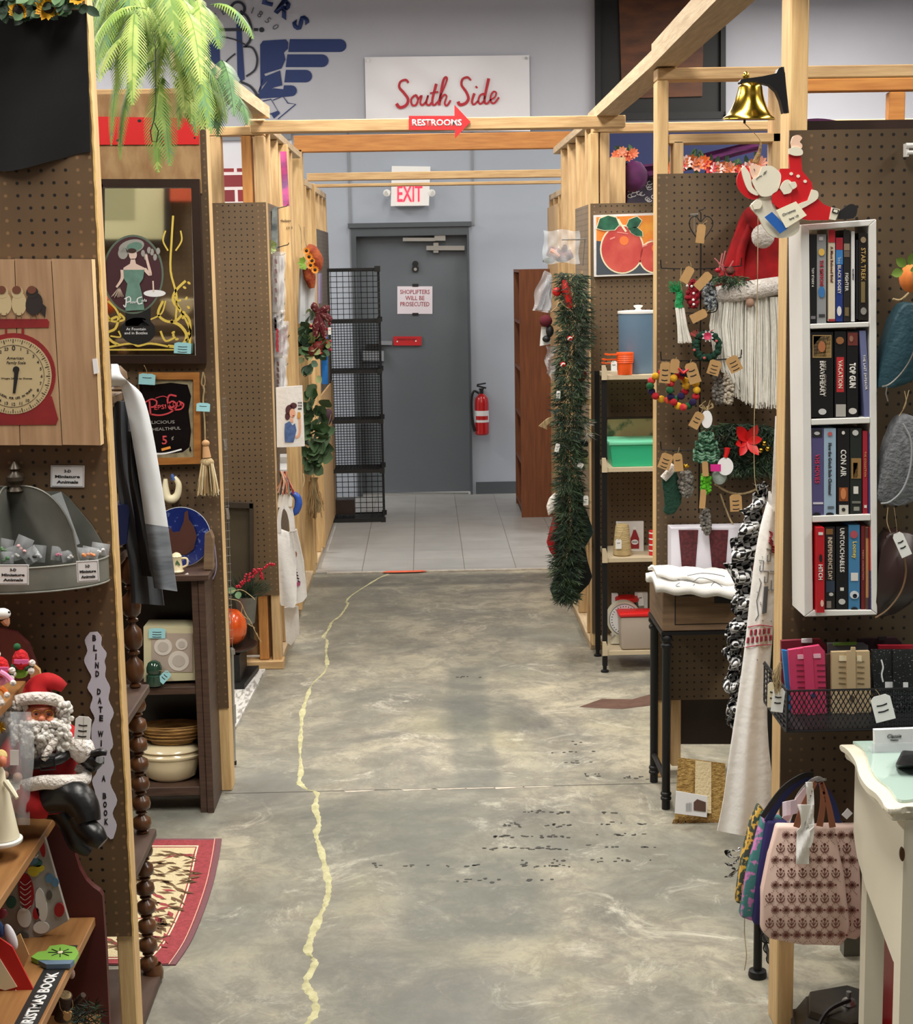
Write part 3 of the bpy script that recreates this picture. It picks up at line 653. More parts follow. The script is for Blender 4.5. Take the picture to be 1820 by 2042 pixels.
# far left wall
XF = P(640, 700, 10.4).x
tF = thing('far_side_wall', 'far left aisle wall of studs over grey pegboard beside the wire cubes', 'partition', (XF, 10.3, 0))
zf = P(640, 372, 10.4).z; stud(tF, XF-.089, XF, 9.45, 11.45, zf-.038, zf, 'pine_d', 'top_plate'); stud(tF, XF-.089, XF, 9.45, 11.45, 0.006, .04, 'pine_d', 'bottom_plate')
for y in (9.45, 9.85, 10.25, 10.65, 11.05, 11.41): stud(tF, XF-.089, XF, y, y+.038, .042, zf-.04, 'pine_y' if y < 10 else 'pine')
stud(tF, P(623,700,10.0).x, P(637,700,10.0).x, 10.0, 10.04, .04, zf, 'pine_y', 'post')
pegside(tF, XF+.001, 10.08, 11.45, 1.0, P(650, 460, 10.8).z, (108,100,90))
b = B().m('pine'); b.box(XF+.001, XF+.012, 10.1, 11.45, .05, .99); b.build('pine_board', tF, 0)
# right far wall
XG = P(1122, 700, 10.4).x
tG = thing('far_side_wall', 'far right aisle wall of studs above the brown bookcase', 'partition', (XG, 10.3, 0))
zf = P(1120, 375, 10.4).z; stud(tG, XG, XG+.089, 9.45, 11.45, zf-.038, zf, 'pine_d', 'top_plate'); stud(tG, XG, XG+.089, 9.45, 11.45, 0.006, .04, 'pine_d', 'bottom_plate')
for y in (9.45, 9.85, 10.25, 10.65, 11.05, 11.41): stud(tG, XG, XG+.089, y, y+.038, .042, zf-.04)
b = B().m('pine'); b.box(XG-.012, XG-.001, 10.6, 11.45, .05, zf-.09); b.build('pine_board', tG, 0)
# right third
zt4, zb4 = P(1240, 405, YR3).z, P(1240, 1292, YR3).z
tR3 = thing('booth_partition', 'third partition on the right, pegboard behind the black metal rack', 'partition', (XR3+.6, YR3, 0))
pegboard(tR3, XR3, 2.3, YR3, .1, zt4, (108,87,62), [(XR3, XR3+.04)])
stud(tR3, XR3, XR3+.038, YR3+.0065, YR3+.095, .04, 2.36, 'pine_y'); stud(tR3, 2.26, 2.3, YR3+.0065, YR3+.095, .0, 2.36)
for px0, px1 in ((1192, 1211),): stud(tR3, P(px0,340,YR3).x+.01, P(px1,340,YR3).x+.01, YR3+.0065, YR3+.095, .04, 2.36, 'pine')
stud(tR3, XR3+.012, 2.3, YR3+.0065, YR3+.095, 2.362, 2.40, 'pine_h', 'top_plate')
tS2 = thing('aisle_side_wall', 'studded wall running along the right of the aisle behind the pine garland', 'partition', (XR3+.04, 8.3, 0))
pegside(tS2, XR3, YR3+.098, 7.95, .5, zt4, (138,120,98)); stud(tS2, XR3, XR3+.089, YR3+.1, 9.25, 2.40, 2.438, 'pine_d', 'top_plate')
stud(tS2, XR3, XR3+.089, YR3+.1, 9.25, 0, .038, 'pine_d', 'bottom_plate')
for y in (7.5, 7.95, 8.4, 8.8): stud(tS2, XR3+.007, XR3+.089, y, y+.038, .04, 2.399)
b = B().m('backbrown0'); b.box(XR3+.09, XR3+.1, 8.0, 9.25, .04, 1.9); b.build('plywood_infill', tS2, 0)
# right second
zt5, zb5 = P(1420, 345, YR2).z, P(1420, 1485, YR2).z
tR2 = thing('booth_partition', 'second partition on the right, pegboard hung with crocheted ornaments', 'partition', (XR2+.6, YR2, 0))
pegboard(tR2, XR2, 2.4, YR2, P(1400, 1395, YR2).z, zt5, (104,84,60), [(XR2, XR2+.04)])
stud(tR2, XR2, XR2+.038, YR2+.0065, YR2+.095, 0, 2.385, 'pine_y'); stud(tR2, 2.36, 2.4, YR2+.0065, YR2+.095, 0, 2.385)
for px0, px1 in ((1343, 1363), (1540, 1566)): stud(tR2, P(px0,400,YR2).x, P(px1,400,YR2).x, YR2+.0065, YR2+.095, .04, P(1400,280,YR2).z if px0 < 1400 else 2.385, 'pine')
stud(tR2, XR2+.04, 2.36, YR2+.0065, YR2+.095, P(1420,285,YR2).z, P(1420,266,YR2).z, 'pine_h', 'cross_rail')
stud(tR2, XR2, 2.4, YR2+.0065, YR2+.095, 2.386, 2.425, 'pine_h', 'top_plate')
b = B().m('pine_d')
for (xa_, ya_, xb_, yb_) in ((XR3+.0, YR3+.1, XR2-.02, YR2),): b.hull([(xb_, yb_, 2.43), (xb_+.09, yb_, 2.43), (xb_+.09, yb_, 2.48), (xb_, yb_, 2.48)], [(xa_, ya_, 2.405), (xa_+.09, ya_, 2.405), (xa_+.09, ya_, 2.45), (xa_, ya_, 2.45)])
b.build('top_plate', tR2, 0)
# right near
zt6 = P(1700, 258, YR1).z; zb6 = P(1600, 1880, YR1).z
tR1 = thing('booth_partition', 'nearest partition on the right, pegboard behind the white video rack', 'partition', (XR1+.6, YR1, 0))
pegboard(tR1, XR1, 2.2, YR1, P(1600, 1860, YR1).z, zt6, (92,74,52), [(XR1, XR1+.055)])
stud(tR1, XR1, XR1+.04, YR1+.0065, YR1+.095, 0, 2.52, 'pine_y'); stud(tR1, 2.16, 2.2, YR1+.0065, YR1+.095, 0, 2.52)
stud(tR1, 1.5, 2.16, YR1+.0065, YR1+.095, 0, .04, 'pine_h', 'bottom_plate')
b = B().m('pine_d'); b.hull([(XR1-.05, YR1-.3, 2.46), (XR1+.06, YR1-.3, 2.46), (XR1+.06, YR1-.3, 2.53), (XR1-.05, YR1-.3, 2.53)], [(XR2-.02, YR2, 2.43), (XR2+.07, YR2, 2.43), (XR2+.07, YR2, 2.5), (XR2-.02, YR2, 2.5)]); b.build('top_plate', tR1, 0)
# booth rails seen over the near right board
tR = thing('booth_rail_frame', 'yellow pine rail with a short stud running behind the nearest right pegboard', 'beam frame', P(1700, 240, 4.6))
stud(tR, P(1606,170,4.6).x, 2.6, 4.6, 4.64, P(1700,182,4.6).z, P(1700,156,4.6).z, 'pine_o', 'rail'); stud(tR, P(1773,200,4.6).x, P(1805,200,4.6).x, 4.6, 4.64, P(1773,252,4.6).z-.3, P(1773,183,4.6).z, 'pine_o', 'stud')
b = B().m('frame_dark'); b.box(P(1585,255,4.2).x, 2.6, 4.2, 4.24, P(1700,262,4.2).z, P(1700,240,4.2).z); b.build('dark_rail', tR, 0)
stud(tR, 2.55, 2.6, 4.2, 4.64, 0, P(1700,182,4.6).z, 'pine', 'post')

# brown sheets added behind the booths, out of view, to cut side light
mat('backbrown', (72,56,40), .7, var=.2, scale=3)
for x, s_, y1 in ((-2.42, 'left', 7.2), (2.42, 'right', 7.3)):
    t_ = thing('added_booth_back', 'long brown hardboard sheet added out of view to cut side light on the %s side' % s_, 'partition', (x, 4, 0))
    b = B().m('backbrown'); b.box(x-.01, x+.01, .6, y1, 0, 2.4); b.build('hardboard', t_, 0)
# ---------------------------------------------------------------- helpers for goods
def E(b, cx, cy, Y, rx, ry, dep=None, rot=0, n=14, jit=0):
    k = K(Y); return b.ell(P(cx, cy, Y), rx/k, dep if dep else min(rx, ry)/k, ry/k, n, (0, rot, 0), jit)
def T(b, pts, r, Y=None, n=8, **k):   # tube through pixel points: (px, py[, Y]) ; r in pixels
    q = [P(p[0], p[1], p[2] if len(p) > 2 else Y) for p in pts]
    yy = Y if Y else pts[0][2]
    rr = [v/K(yy) for v in r] if isinstance(r, (list, tuple)) else r/K(yy)
    return b.tube(q, rr, n, **k)
def TS(b, pts, r, Y=None, n=8, k=4, **kw):
    if Y: pts = [(p[0], p[1], Y) if len(p) < 3 else p for p in pts]
    if isinstance(r, (list, tuple)):
        m_ = len(pts); q = smooth(pts, k); rr = []
        for i in range(len(q)):
            t = i/(len(q)-1)*(m_-1); j = min(int(t), m_-2); rr.append(r[j]+(r[j+1]-r[j])*(t-j))
        return T(b, q, rr, Y, n, **kw)
    return T(b, smooth(pts, k), r, Y, n, **kw)
def price_tag(par, px, py, w, h, Y, key='tagpaper', rot=0, txt=None, string=None, name='price_tag', lines=2):
    cr, sr = math.cos(rot), math.sin(rot)
    q = lambda x, y: (px + x*cr - y*sr, py + x*sr + y*cr)
    b = B().m(key); b.pp([q(-w/2, h/2), q(w/2, h/2), q(w/2, -h/2+h*.12), q(w/2-w*.2, -h/2), q(-w/2+w*.2, -h/2), q(-w/2, -h/2+h*.12)], Y, .0012)
    o = b.build(name, par, smooth_=False)
    b = B().m('ink')
    for i in range(lines): b.stroke([q(-w*.28, h*(-.12+.24*i)), q(0, h*(-.1+.24*i)), q(w*.26, h*(-.13+.24*i))], max(.5, h*.05), Y-.0008)
    b.build('handwriting', o, 0)
    if string:
        b = B().m('straw'); T(b, smooth([string, ((string[0]+q(0,-h/2)[0])/2+1, (string[1]+q(0,-h/2)[1])/2), q(0, -h/2+1)], 3), .5, Y, 5); b.build('string', o)
    return o
def card(name, label, cat, pts, Y, key, t=.003, group=None):
    th = thing(name, label, cat, P(sum(p[0] for p in pts)/len(pts), max(p[1] for p in pts), Y), group)
    b = B().m(key); b.pp(pts, Y, t); b.build('card', th, 0); return th
def word3(txt, o, ux, uy, h, key, parent, bold=0, name='lettering', width=None):
    cu = bpy.data.curves.new('t', 'FONT'); cu.body = txt; cu.align_x = 'CENTER'; cu.align_y = 'CENTER'; cu.offset = bold; cu.resolution_u = 2
    ob = bpy.data.objects.new('t', cu); C.objects.link(ob); dg = bpy.context.evaluated_depsgraph_get(); dg.update()
    me = bpy.data.meshes.new_from_object(ob.evaluated_get(dg)); bpy.data.objects.remove(ob)
    xs = [v.co.x for v in me.vertices]; ys = [v.co.y for v in me.vertices]; mx, my = (min(xs)+max(xs))/2, (min(ys)+max(ys))/2
    s = h/.7; sx = width/(max(xs)-min(xs)) if width else s; off = Vector(); q = parent
    while q: off += q.location; q = q.parent
    ux, uy, o = Vector(ux), Vector(uy), Vector(o); nn = ux.cross(uy)
    for v in me.vertices: v.co = o + ux*(v.co.x-mx)*sx + uy*(v.co.y-my)*s - off
    bm = bmesh.new(); bm.from_mesh(me); r = bmesh.ops.extrude_face_region(bm, geom=bm.faces[:])
    for v in [g for g in r['geom'] if isinstance(g, bmesh.types.BMVert)]: v.co -= nn*.0008
    bmesh.ops.recalc_face_normals(bm, faces=bm.faces); bm.to_mesh(me); bm.free(); me.materials.clear(); me.materials.append(M(key))
    ob = bpy.data.objects.new(name, me); C.objects.link(ob); ob.parent = parent; return ob
def beads(b, pts, r): 
    for p in pts: b.ell(p, r, n=8)

# ================================================================ LEFT, NEAREST BOARD
b = B().m('blackcloth')
def fn(u, v):
    x = -90+u*(172+v*8+90); y = 20+(300+18*math.sin(u*5)+12*u)*v
    if u > .8: y -= (u-.8)*60*v
    return P(x, y, Y1-.012-.01*math.sin(u*9+v*3)*v)
b.sheet(fn, 20, 12, .004); one(b, 'black_cloth', 'black cloth draped over the top of the nearest left pegboard', 'cloth')
# sunflower garland
t = thing('sunflower_garland', 'artificial sunflower and ivy garland along the very top left', 'garland', P(60, 20, Y1-.05))
for lx, ly, s_ in ((38,28,22),(98,22,30),(158,-4,24)):
    b = B().m(mat('petal', (240,190,40), .6, col2=(214,150,20), scale=30)); c = P(lx, ly-6, Y1-.08)
    for i in range(16):
        a = 2*PI*i/16+R.uniform(-.1,.1); d = Vector((math.cos(a), -.35, math.sin(a)*.8-.25)); b.leaf(c, d, (0,-1,0), s_/K(Y1)*R.uniform(.8,1.1), .012, .3)
    fo = b.build('petals', t); b = B().m('ink'); b.ell(c+Vector((0,-.006,0)), .012, .008, .012); b.build('seed_head', fo)
b = B().m('leaf_d').m('leaf')
for i in range(130):
    x = R.uniform(-20, 172); y = R.uniform(-20, 34) if x > 20 else R.uniform(-20, 40); b.m('leaf_d' if i % 4 else 'leaf'); b.leaf(P(x, y-8, Y1-R.uniform(.01,.09)), (R.uniform(-1,1), R.uniform(-.5,.1), R.uniform(-.9,.3)), (0,-1,.3), R.uniform(.02,.04), R.uniform(.012,.022))
b.build('leaves', t)
b = B().m('leaf_d'); b.tube([P(x, -10, Y1-.03) for x in (-60, 20, 80, 172)], .008); b.build('stem', t)

# fern
def frond(b, base, d, L, w, droop, mts):
    d = Vector(d).normalized(); p = Vector(base); side = d.cross(Vector((0,0,1))); side = side.normalized() if side.length > .01 else Vector((1,0,0)); n = int(L/.0085); pts = []
    for i in range(n+1):
        t = i/n; pts.append(p.copy()); d = (d + Vector((0,0,-1))*droop/n*(1.2)).normalized(); p = p + d*(L/n)
    b.m(mts[1]); b.tube(pts[::3]+[pts[-1]], [.0016*(1-.8*i/max(1,len(pts[::3]))) for i in range(len(pts[::3])+1)], 4)
    for i in range(2, n):
        t = i/n; dd = (pts[i+1]-pts[i]).normalized() if i < n else d; sd = (side - dd*side.dot(dd)).normalized(); l = w*(math.sin(PI*min(1,(t*.86+.14)))**.8)
        for s_ in (-1, 1):
            ld = (sd*s_*1.0 + dd*.55 + Vector((0,0,-.25))).normalized(); b.m(mts[0] if R.random() < .8 else mts[1])
            up_ = ld.cross(dd).normalized(); q = pts[i]; m_ = 4; prev = None
            for j in range(m_+1):   # toothed leaflet
                tt = j/m_; ww = .0036*(1-tt)*(1.5 if j % 2 else .9)+.0006; c = q+ld*l*tt+Vector((0,0,-l*.25*tt*tt)); cur = [b.bm.verts.new(c-dd*ww), b.bm.verts.new(c+dd*ww)]
                if prev: b._f([prev[0], prev[1], cur[1], cur[0]])
                prev = cur
t = thing('fern', 'artificial hanging fern with light green fronds spilling over the left studs', 'plant', P(300, 30, 4.4))
specs = []
for i in range(56):
    sx_ = R.uniform(190, 400); specs.append((sx_, R.uniform(-60, 20)+max(0,(sx_-330)*.4), R.uniform(4.0, 4.7), R.uniform(.14,.30)))
specs += [(250,10,4.1,.25),(262,40,4.1,.22),(300,60,4.15,.36),(315,50,4.1,.40),(330,70,4.2,.36),(345,60,4.2,.34),(360,80,4.2,.3),(390,90,4.3,.26),(420,110,4.4,.24),(440,120,4.4,.26),(450,130,4.5,.22),(400,0,4.4,.22),(420,10,4.4,.2),(380,-10,4.3,.24),
          (310,120,4.15,.32),(325,150,4.15,.3),(318,170,4.12,.24),(285,70,4.1,.24),(430,130,4.45,.2),(445,150,4.45,.16),(350,120,4.2,.26),(370,110,4.25,.22),(385,130,4.3,.22),(400,120,4.35,.2),(415,140,4.4,.18),(435,160,4.45,.16),(455,180,4.5,.13),(405,165,4.4,.16),(470,190,4.5,.1),(345,150,4.15,.2)]
for i, (x, y, Y, L) in enumerate(specs):
    b = B(); mts = [('fern','fern3'),('fern2','fern'),('fern','fern2'),('fern3','leaf')][3 if (x > 405 and y > 60) else R.choice((0,0,1,1,2))]
    ang = R.uniform(-1.2, 1.2) + (x-300)/200*.6; frond(b, P(x, y, Y), (math.sin(ang)*.7, -R.uniform(.1,.8), R.uniform(-.6,.15)), L*.92, R.uniform(.03,.052), R.uniform(1.4,2.8), mts); b.build('frond', t, 0)
b = B().m('osb'); b.lathe([(.05,0),(.07,.08),(.075,.08)], P(300, -20, 4.4), 16); b.build('hanging_basket', t)
b = B().m('blackmetal'); b.tube([P(310,210,4.05), P(307,240,4.05), P(300,262,4.05), P(303,282,4.05), P(312,283,4.05), P(316,262,4.05), P(308,245,4.05)], .0013, 5); b.tube([P(300,-20,4.4), P(310,100,4.1), P(311,212,4.05)], .0013, 5); b.build('hanging_wire', t)

# plank picture with chicks on a scale
Yp = Y1-.04
t = thing('plank_picture', 'plank wood picture of three chicks standing on a red kitchen scale', 'picture', P(60, 888, Yp))
mat('plank', (190,156,120), .6, col2=(160,124,92), scale=7, stretch=(7,7,.6), thr=(.3,.7)); mat('plankdark', (84,58,40), .7)
xs = [(-140,-140),(29,40),(102,124),(182,200)]
for i in range(3):
    b = B().m('plank'); (a, a2), (c_, c2) = xs[i], xs[i+1]; b.pp([(a2+.8, 887), (c2-.8, 888), (c_-.8, 517), (a+.8, 516)], Yp, .034); b.build('plank', t, 0)
b = B().m(mat('paleedge', (232,200,150), .6)); q = [P(182,517,Yp), P(200,888,Yp)]; b.hull([q[0]+Vector((0,.0,0)), q[1], q[1]+Vector((.001,0,0)), q[0]+Vector((.001,0,0))], [v+Vector((0,.034,0)) for v in (q[0], q[1], q[1]+Vector((.001,0,0)), q[0]+Vector((.001,0,0)))]); b.build('edge', t, 0)
Yq = Yp-.0012
pr = mat('printred', (148,36,36), .6, col2=(120,28,32), scale=10); pc = mat('printcream', (204,184,142), .6, var=.12, scale=8); pb = mat('printblack', (48,40,38), .6, var=.2, scale=14)
b = B().m(pr); b.pp([(-20,636),(94,636),(98,642),(97,653),(-20,655)], Yq, .0012); b.pp([(-20,792),(103,790),(116,836),(112,847),(-20,848)], Yq, .0012); b.rect(10,655,14,668,Yq,.001); b.rect(43,655,48,668,Yq,.001); b.disc(27,748,84,84,Yq+.0002,.001,40); b.build('scale_print', t, 0)
b = B().m(pc); b.disc(26,750,77,76,Yq-.0006,.0008,40); dl = b.build('dial_print', t, 0)
b = B().m('ink')
for i in range(96):
    a = 2*PI*i/96; r0 = 70 if i % 4 else 66; b.stroke([(26+r0*math.sin(a), 750-r0*math.cos(a)), (26+74*math.sin(a), 750-74*math.cos(a))], .7 if i % 4 else 1.4, Yq-.0012, .0006, sm=False)
b.stroke([(33,738),(31,760),(28,784)], [9, 5], Yq-.002, .0008, sm=False); b.disc(32,737,6.5,6.5,Yq-.0022,.001); b.stroke([(26+62*math.sin(2*PI*i/40), 750-62*math.cos(2*PI*i/40)) for i in range(40)], .5, Yq-.0012, .0006, closed=True, sm=False); b.build('dial_marks', dl, 0)
for i in range(24):
    a = 2*PI*i/24
    if 26+56*math.sin(a) > -12: word(str(i) if i else '0', 27+56*math.sin(a), 750-56*math.cos(a), 6 if i else 10, Yq-.0012, 'ink', dl, .01, 0, name='numeral')
word('American', 30, 714, 5.5, Yq-.0012, 'ink', dl, 0, width=34, shear=.2); word('Family Scale', 32, 724, 5.5, Yq-.0012, 'ink', dl, 0, width=38, shear=.2)
word('Weighs 24 lbs by Ounces', 33, 755, 3.2, Yq-.0012, 'ink', dl, 0, width=62)
for i, ch in enumerate('NOT LEGAL FOR USE IN TRADE'):
    a = math.radians(232-i*4.2);
    if ch != ' ': word(ch, 27+44*math.sin(a), 750-44*math.cos(a), 4.2, Yq-.0012, 'ink', dl, .01, a+PI, name='letter')
for cx, cm, hd in ((8,pc,'a'),(38,pc,'a'),(68,pb,'b')):
    b = B().m(cm); b.disc(cx, 606, 15 if cx < 60 else 17, 23, Yq-.0008-cx*1e-5, .001, 22, .15 if cx > 60 else 0); b.disc(cx-4, 583, 12, 12, Yq-.001-cx*1e-5, .001, 18)
    if cx > 60: b.pp([(78,600),(92,612),(90,634),(80,622)], Yq-.001, .001)
    b.m('printred' if cx < 0 else mat('legprint', (120,92,66), .7)); b.stroke([(cx-6,624),(cx-7,637)], 1.6, Yq-.0012, .001); b.stroke([(cx+5,624),(cx+5,637)], 1.6, Yq-.0012, .001)
    ck_ = b.build('chick_print', t, 0)
    b = B().m(mat('headprint', (112,64,46), .7)); b.disc(cx-5, 578, 9, 8, Yq-.0022, .0006, 14); b.build('chick_head', ck_, 0)
b = B().m('paper'); b.pp([(184,716),(193,715),(197,744),(187,746)], Yp-.004, .003); b.build('price_sticker', t, 0)

# 3-D miniature animals cards
def mini_card(parent, cx, cy, w, h, Y, rot=0):
    q = lambda x, y: (cx+x*math.cos(rot)-y*math.sin(rot), cy+x*math.sin(rot)+y*math.cos(rot))
    b = B().m('paper'); b.pp([q(-w/2,h/2), q(w/2,h/2), q(w/2,-h/2), q(-w/2,-h/2)], Y, .0015); o = b.build('card', parent, 0)
    b = B().m('grayink'); b.stroke([q(-w/2+2,-h/2+2), q(w/2-2,-h/2+2), q(w/2-2,h/2-2), q(-w/2+2,h/2-2)], .8, Y-.0006, .0006, closed=True, sm=False); b.build('border', o, 0)
    for i, (s_, ww) in enumerate((('3-D', .2), ('Miniature', .74), ('Animals', .64))): word(s_, *q(0, (-.24+.25*i)*h), h*.125, Y-.0008, 'ink', o, .03, rot, width=w*ww)
t = thing('sign_card', 'white card about miniature animals pinned alone to the pegboard', 'sign', P(134, 972, Y1-.003)); mini_card(t, 134.5, 950, 67, 43, Y1-.003, .01)
# galvanised half-round tray
Yt = Y1-.02
t = thing('galvanized_tray', 'galvanized half-round divided wall tray with turned finial, full of little bags', 'tray', P(35, 1165, Yt))
b = B().m('galv'); b.pp([(-150,1164),(215,1158),(217,1130),(213,1108),(202,1080),(183,1048),(160,1020),(138,994),(120,980),(60,981),(30,972),(0,982),(-60,990),(-150,1100)], Yt+.012, .004); b.build('back_plate', t, 0)
c = P(30, 1160, Yt+.01); Rr = P(216,1150,Yt).x - c.x; dz = .052
b = B().m('galv'); arc = [(c.x+Rr*math.cos(a), c.y-.13*math.sin(a)) for a in [PI*i/30 for i in range(31)]]
b.sheet(lambda u, v: (arc[int(round(u*30))][0], arc[int(round(u*30))][1], c.z+dz*v-.02*math.sin(PI*u)*0), 30, 1, .0025); 
b.tube([(x, y, c.z+dz) for x, y in arc], .0022, 6); b.tube([(x, y, c.z) for x, y in arc], .0022, 6); b.build('rim', t)
b = B().m('galv'); b.hull([(x, y, c.z+.002) for x, y in arc], [(x, y, c.z+.004) for x, y in arc]); b.build('base', t, 0)
ht = P(30,978,Yt).z - c.z
for a in (math.radians(38), math.radians(92), math.radians(140)):
    b = B().m('galv'); rr = (Rr*math.cos(a), -.13*math.sin(a))
    b.sheet(lambda u, v: (c.x+rr[0]*u, c.y+rr[1]*u, c.z+.004+(ht*math.sqrt(max(0,1-u**2.4))+dz*.6*u)*v), 12, 4, .002); b.tube([(c.x+rr[0]*u, c.y+rr[1]*u, c.z+.006+ht*math.sqrt(max(0,1-u**2.4))+dz*.6*u) for u in [i/12 for i in range(13)]], .002, 5); b.build('divider', t)
b = B().m(mat('pewter', (74,66,56), .4, metal=.5)); b.lathe([(.012,0),(.02,.006),(.012,.014),(.012,.02),(.019,.028),(.019,.036),(.01,.044),(.008,.048),(.013,.053),(.009,.06),(.003,.068)], P(32, 980, Yt)+Vector((0,0,-.004)), 16); b.build('finial', t)
mini_card(t, 26, 1146, 62, 40, Y1-.165); mini_card(t, 175, 1139, 44, 42, Y1-.125, -.06)
for px in (91, 183):
    b = B().m('wire'); T(b, [(px,1160),(px,1181)], 1, Y1-.02, 6); T(b, [(px-12,1163),(px+10,1163)], 1, Y1-.02, 6); b.build('peg_hook', t)
for i, (x, y, w, h, rot, cc) in enumerate([(8,1092,34,36,.2,(120,170,110)),(25,1105,40,30,-.3,(225,225,220)),(45,1090,34,40,.4,(240,190,190)),(62,1108,34,30,-.6,(60,60,62)),(12,1112,30,24,0,(90,140,90)),(78,1104,26,34,.1,(236,236,236)),
        (116,1104,28,28,.1,(214,120,150)),(138,1108,32,22,-.2,(238,238,236)),(160,1104,36,24,.1,(240,156,90)),(180,1102,34,22,.2,(236,150,96)),(200,1095,36,24,.15,(230,230,232)),(120,1040,44,110,-.35,None)]):
    t2 = thing('small_bag', ['small clear bag holding tiny toy animals', 'long empty clear bag leaning at the back'][cc is None] + ' in the tray, ' + ['left side, green one at back','left side, flat in front','left side, upright with pink bit','left side, black and white beads','far left, green at the front','left side against the divider','right side, pink toy','right side, white toy','right side, orange toy','right side, second orange toy','at the far right rim','right of the divider'][i], 'bag', P(x, y+h/2, Y1-.07), 'bags in the tray')
    b = B().m('clearplastic' if cc else 'clearplastic'); Yb_ = Y1-.1+R.uniform(0,.04) if cc else Y1-.035; q = lambda a_, b_: (x+a_*math.cos(rot)-b_*math.sin(rot), y+a_*math.sin(rot)+b_*math.cos(rot))
    b.sheet(lambda u, v: P(*q((u-.5)*w, (v-.5)*h), Yb_-.006*math.sin(u*PI)*math.sin(v*PI*.9)-.003*math.sin(u*13+i)*v), 8, 8, .0012); b.build('bag', t2)
    if cc:
        b = B().m(flat(cc, .6))
        for j in range(3): E(b, *q(R.uniform(-.25,.25)*w, R.uniform(.0,.25)*h), Yb_-.003, 4, 3.2, n=8, jit=.15)
        b.build('toy', t2)
# blind date sign
Z4 = lambda pts: [(x/3.79, 1200+y/3.79) for x, y in pts]
Yb1 = Y1-.004
t = thing('wavy_paper_sign', 'wavy-edged white paper sign with black letters running down the pegboard', 'sign', P(205, 1675, Yb1))
rgt = [(735,226),(768,270),(765,330),(805,390),(790,450),(800,500),(795,570),(832,650),(820,740),(860,840),(830,930),(855,1080),(830,1140),(862,1250),(832,1370),(885,1500),(850,1600),(882,1690),(855,1790)]
lft = [(835,1795),(735,1690),(725,1620),(695,1530),(720,1450),(695,1350),(735,1270),(700,1140),(690,960),(715,880),(680,800),(700,720),(660,650),(690,570),(662,510),(635,440),(660,370),(640,290),(680,230)]
b = B().m(mat('lilacpaper', (222,218,232), .7)); b.pp(Z4(smooth(rgt,3)+smooth(lft,3))[::-1], Yb1, .001); b.build('paper', t, 0)
for ch, x, y in [('B',712,275),('L',718,350),('I',725,415),('N',732,480),('D',735,545),('D',747,680),('A',753,748),('T',760,815),('E',764,880),('W',760,1000),('I',765,1070),('T',768,1135),('H',772,1200),('A',783,1335),('B',790,1468),('O',793,1533),('O',797,1597),('K',803,1663)]:
    word(ch, *Z4([(x,y)])[0], 11, Yb1-.0008, 'ink', t, .055, .03, name='letter', width=(7.5 if ch != 'I' else 2.6) if ch != 'W' else 11)

# maroon bookcase with its goods
Yc = 3.30
t = thing('maroon_bookcase', 'maroon painted bookcase with scalloped end panel and tan wooden shelves', 'bookcase', (-.95, 2.7, 0))
b = B().m('maroon'); prof = [(-80,1300),(-60,1258),(0,1254),(30,1262),(55,1285),(70,1325),(78,1365),(95,1420),(110,1480),(125,1560),(138,1640),(146,1679),(150,1705),(158,1732),(171,1755),(185,1769),(198,1778),(204,1787),(211,1890),(218,2042),(226,2268),(-80,2268)]
b.pp(prof[::-1], Yc, .02); b.build('end_panel', t, 0)
SH = [(P(52,1357,Yc), ), (P(110,1628,Yc), ), (P(190,1828,Yc), )]
szs = []
for (p,) in SH + [(Vector((P(200,2000,Yc).x, 0, .20)),)]:
    b = B().m('tanwood'); b.box(-1.25, p.x, 1.6, Yc-.001, p.z-.02, p.z)
    b.bev(.002, 1); b.build('shelf', t, 0); szs.append((p.x, p.z))
b = B().m('maroon'); b.box(-1.27, -1.25, 1.6, Yc, 0, 1.3); b.build('back_panel', t, 0)
b = B().m('maroon'); b.box(-1.25, szs[2][0], 1.58, 1.6, 0, 1.2); b.build('end_panel', t, 0)
# strip sign on the lower shelf edge
x3, z3 = szs[2]
t = thing('shelf_strip_sign', 'black strip with white letters about a Christmas book along the lower shelf edge', 'sign', (x3-.03, 2.9, z3))
b = B().m(mat('stripblack', (34,34,34), .5)); b.box(x3-.05, x3-.006, 2.2, 3.15, z3+.0005, z3+.002); b.build('strip', t, 0)
word3('WITH A CHRISTMAS BOOK', (x3-.027, 2.83, z3+.0032), (0,1,0), (-1,0,0), .022, 'white', t, .03, width=.38)
t = thing('mitten_ornament', 'flat green mitten ornament with flower lying on the lower shelf', 'ornament', PX(110,1905,x3-.06)); mz = z3+.001
gr = mat('mittengreen', (128,180,72), .5)
b = B().m(gr); pts = [(62,1908),(75,1898),(92,1896),(100,1886),(125,1883),(150,1888),(157,1900),(148,1914),(120,1916),(95,1914),(75,1914)]
top = [PZ(x, y, z3+.012) for x, y in pts]; b.hull(top, [v-Vector((0,0,.010)) for v in top]); b.build('mitten', t, 0)
b = B().m(mat('mittencuff', (96,118,140), .6)); pts = [(76,1915),(148,1914),(140,1922),(92,1923)]; top = [PZ(x, y, z3+.013) for x, y in pts]; b.hull(top, [v-Vector((0,0,.010)) for v in top]); b.build('cuff', t, 0)
b = B().m('ink')
for a in range(8): b.tube([PZ(120,1899,z3+.013), PZ(120+24*math.cos(a*PI/4), 1899+9*math.sin(a*PI/4), z3+.013)], .0009, 4)
b.m('cream'); b.ell(PZ(120,1899,z3+.013), .006, .006, .002); b.build('flower', t)
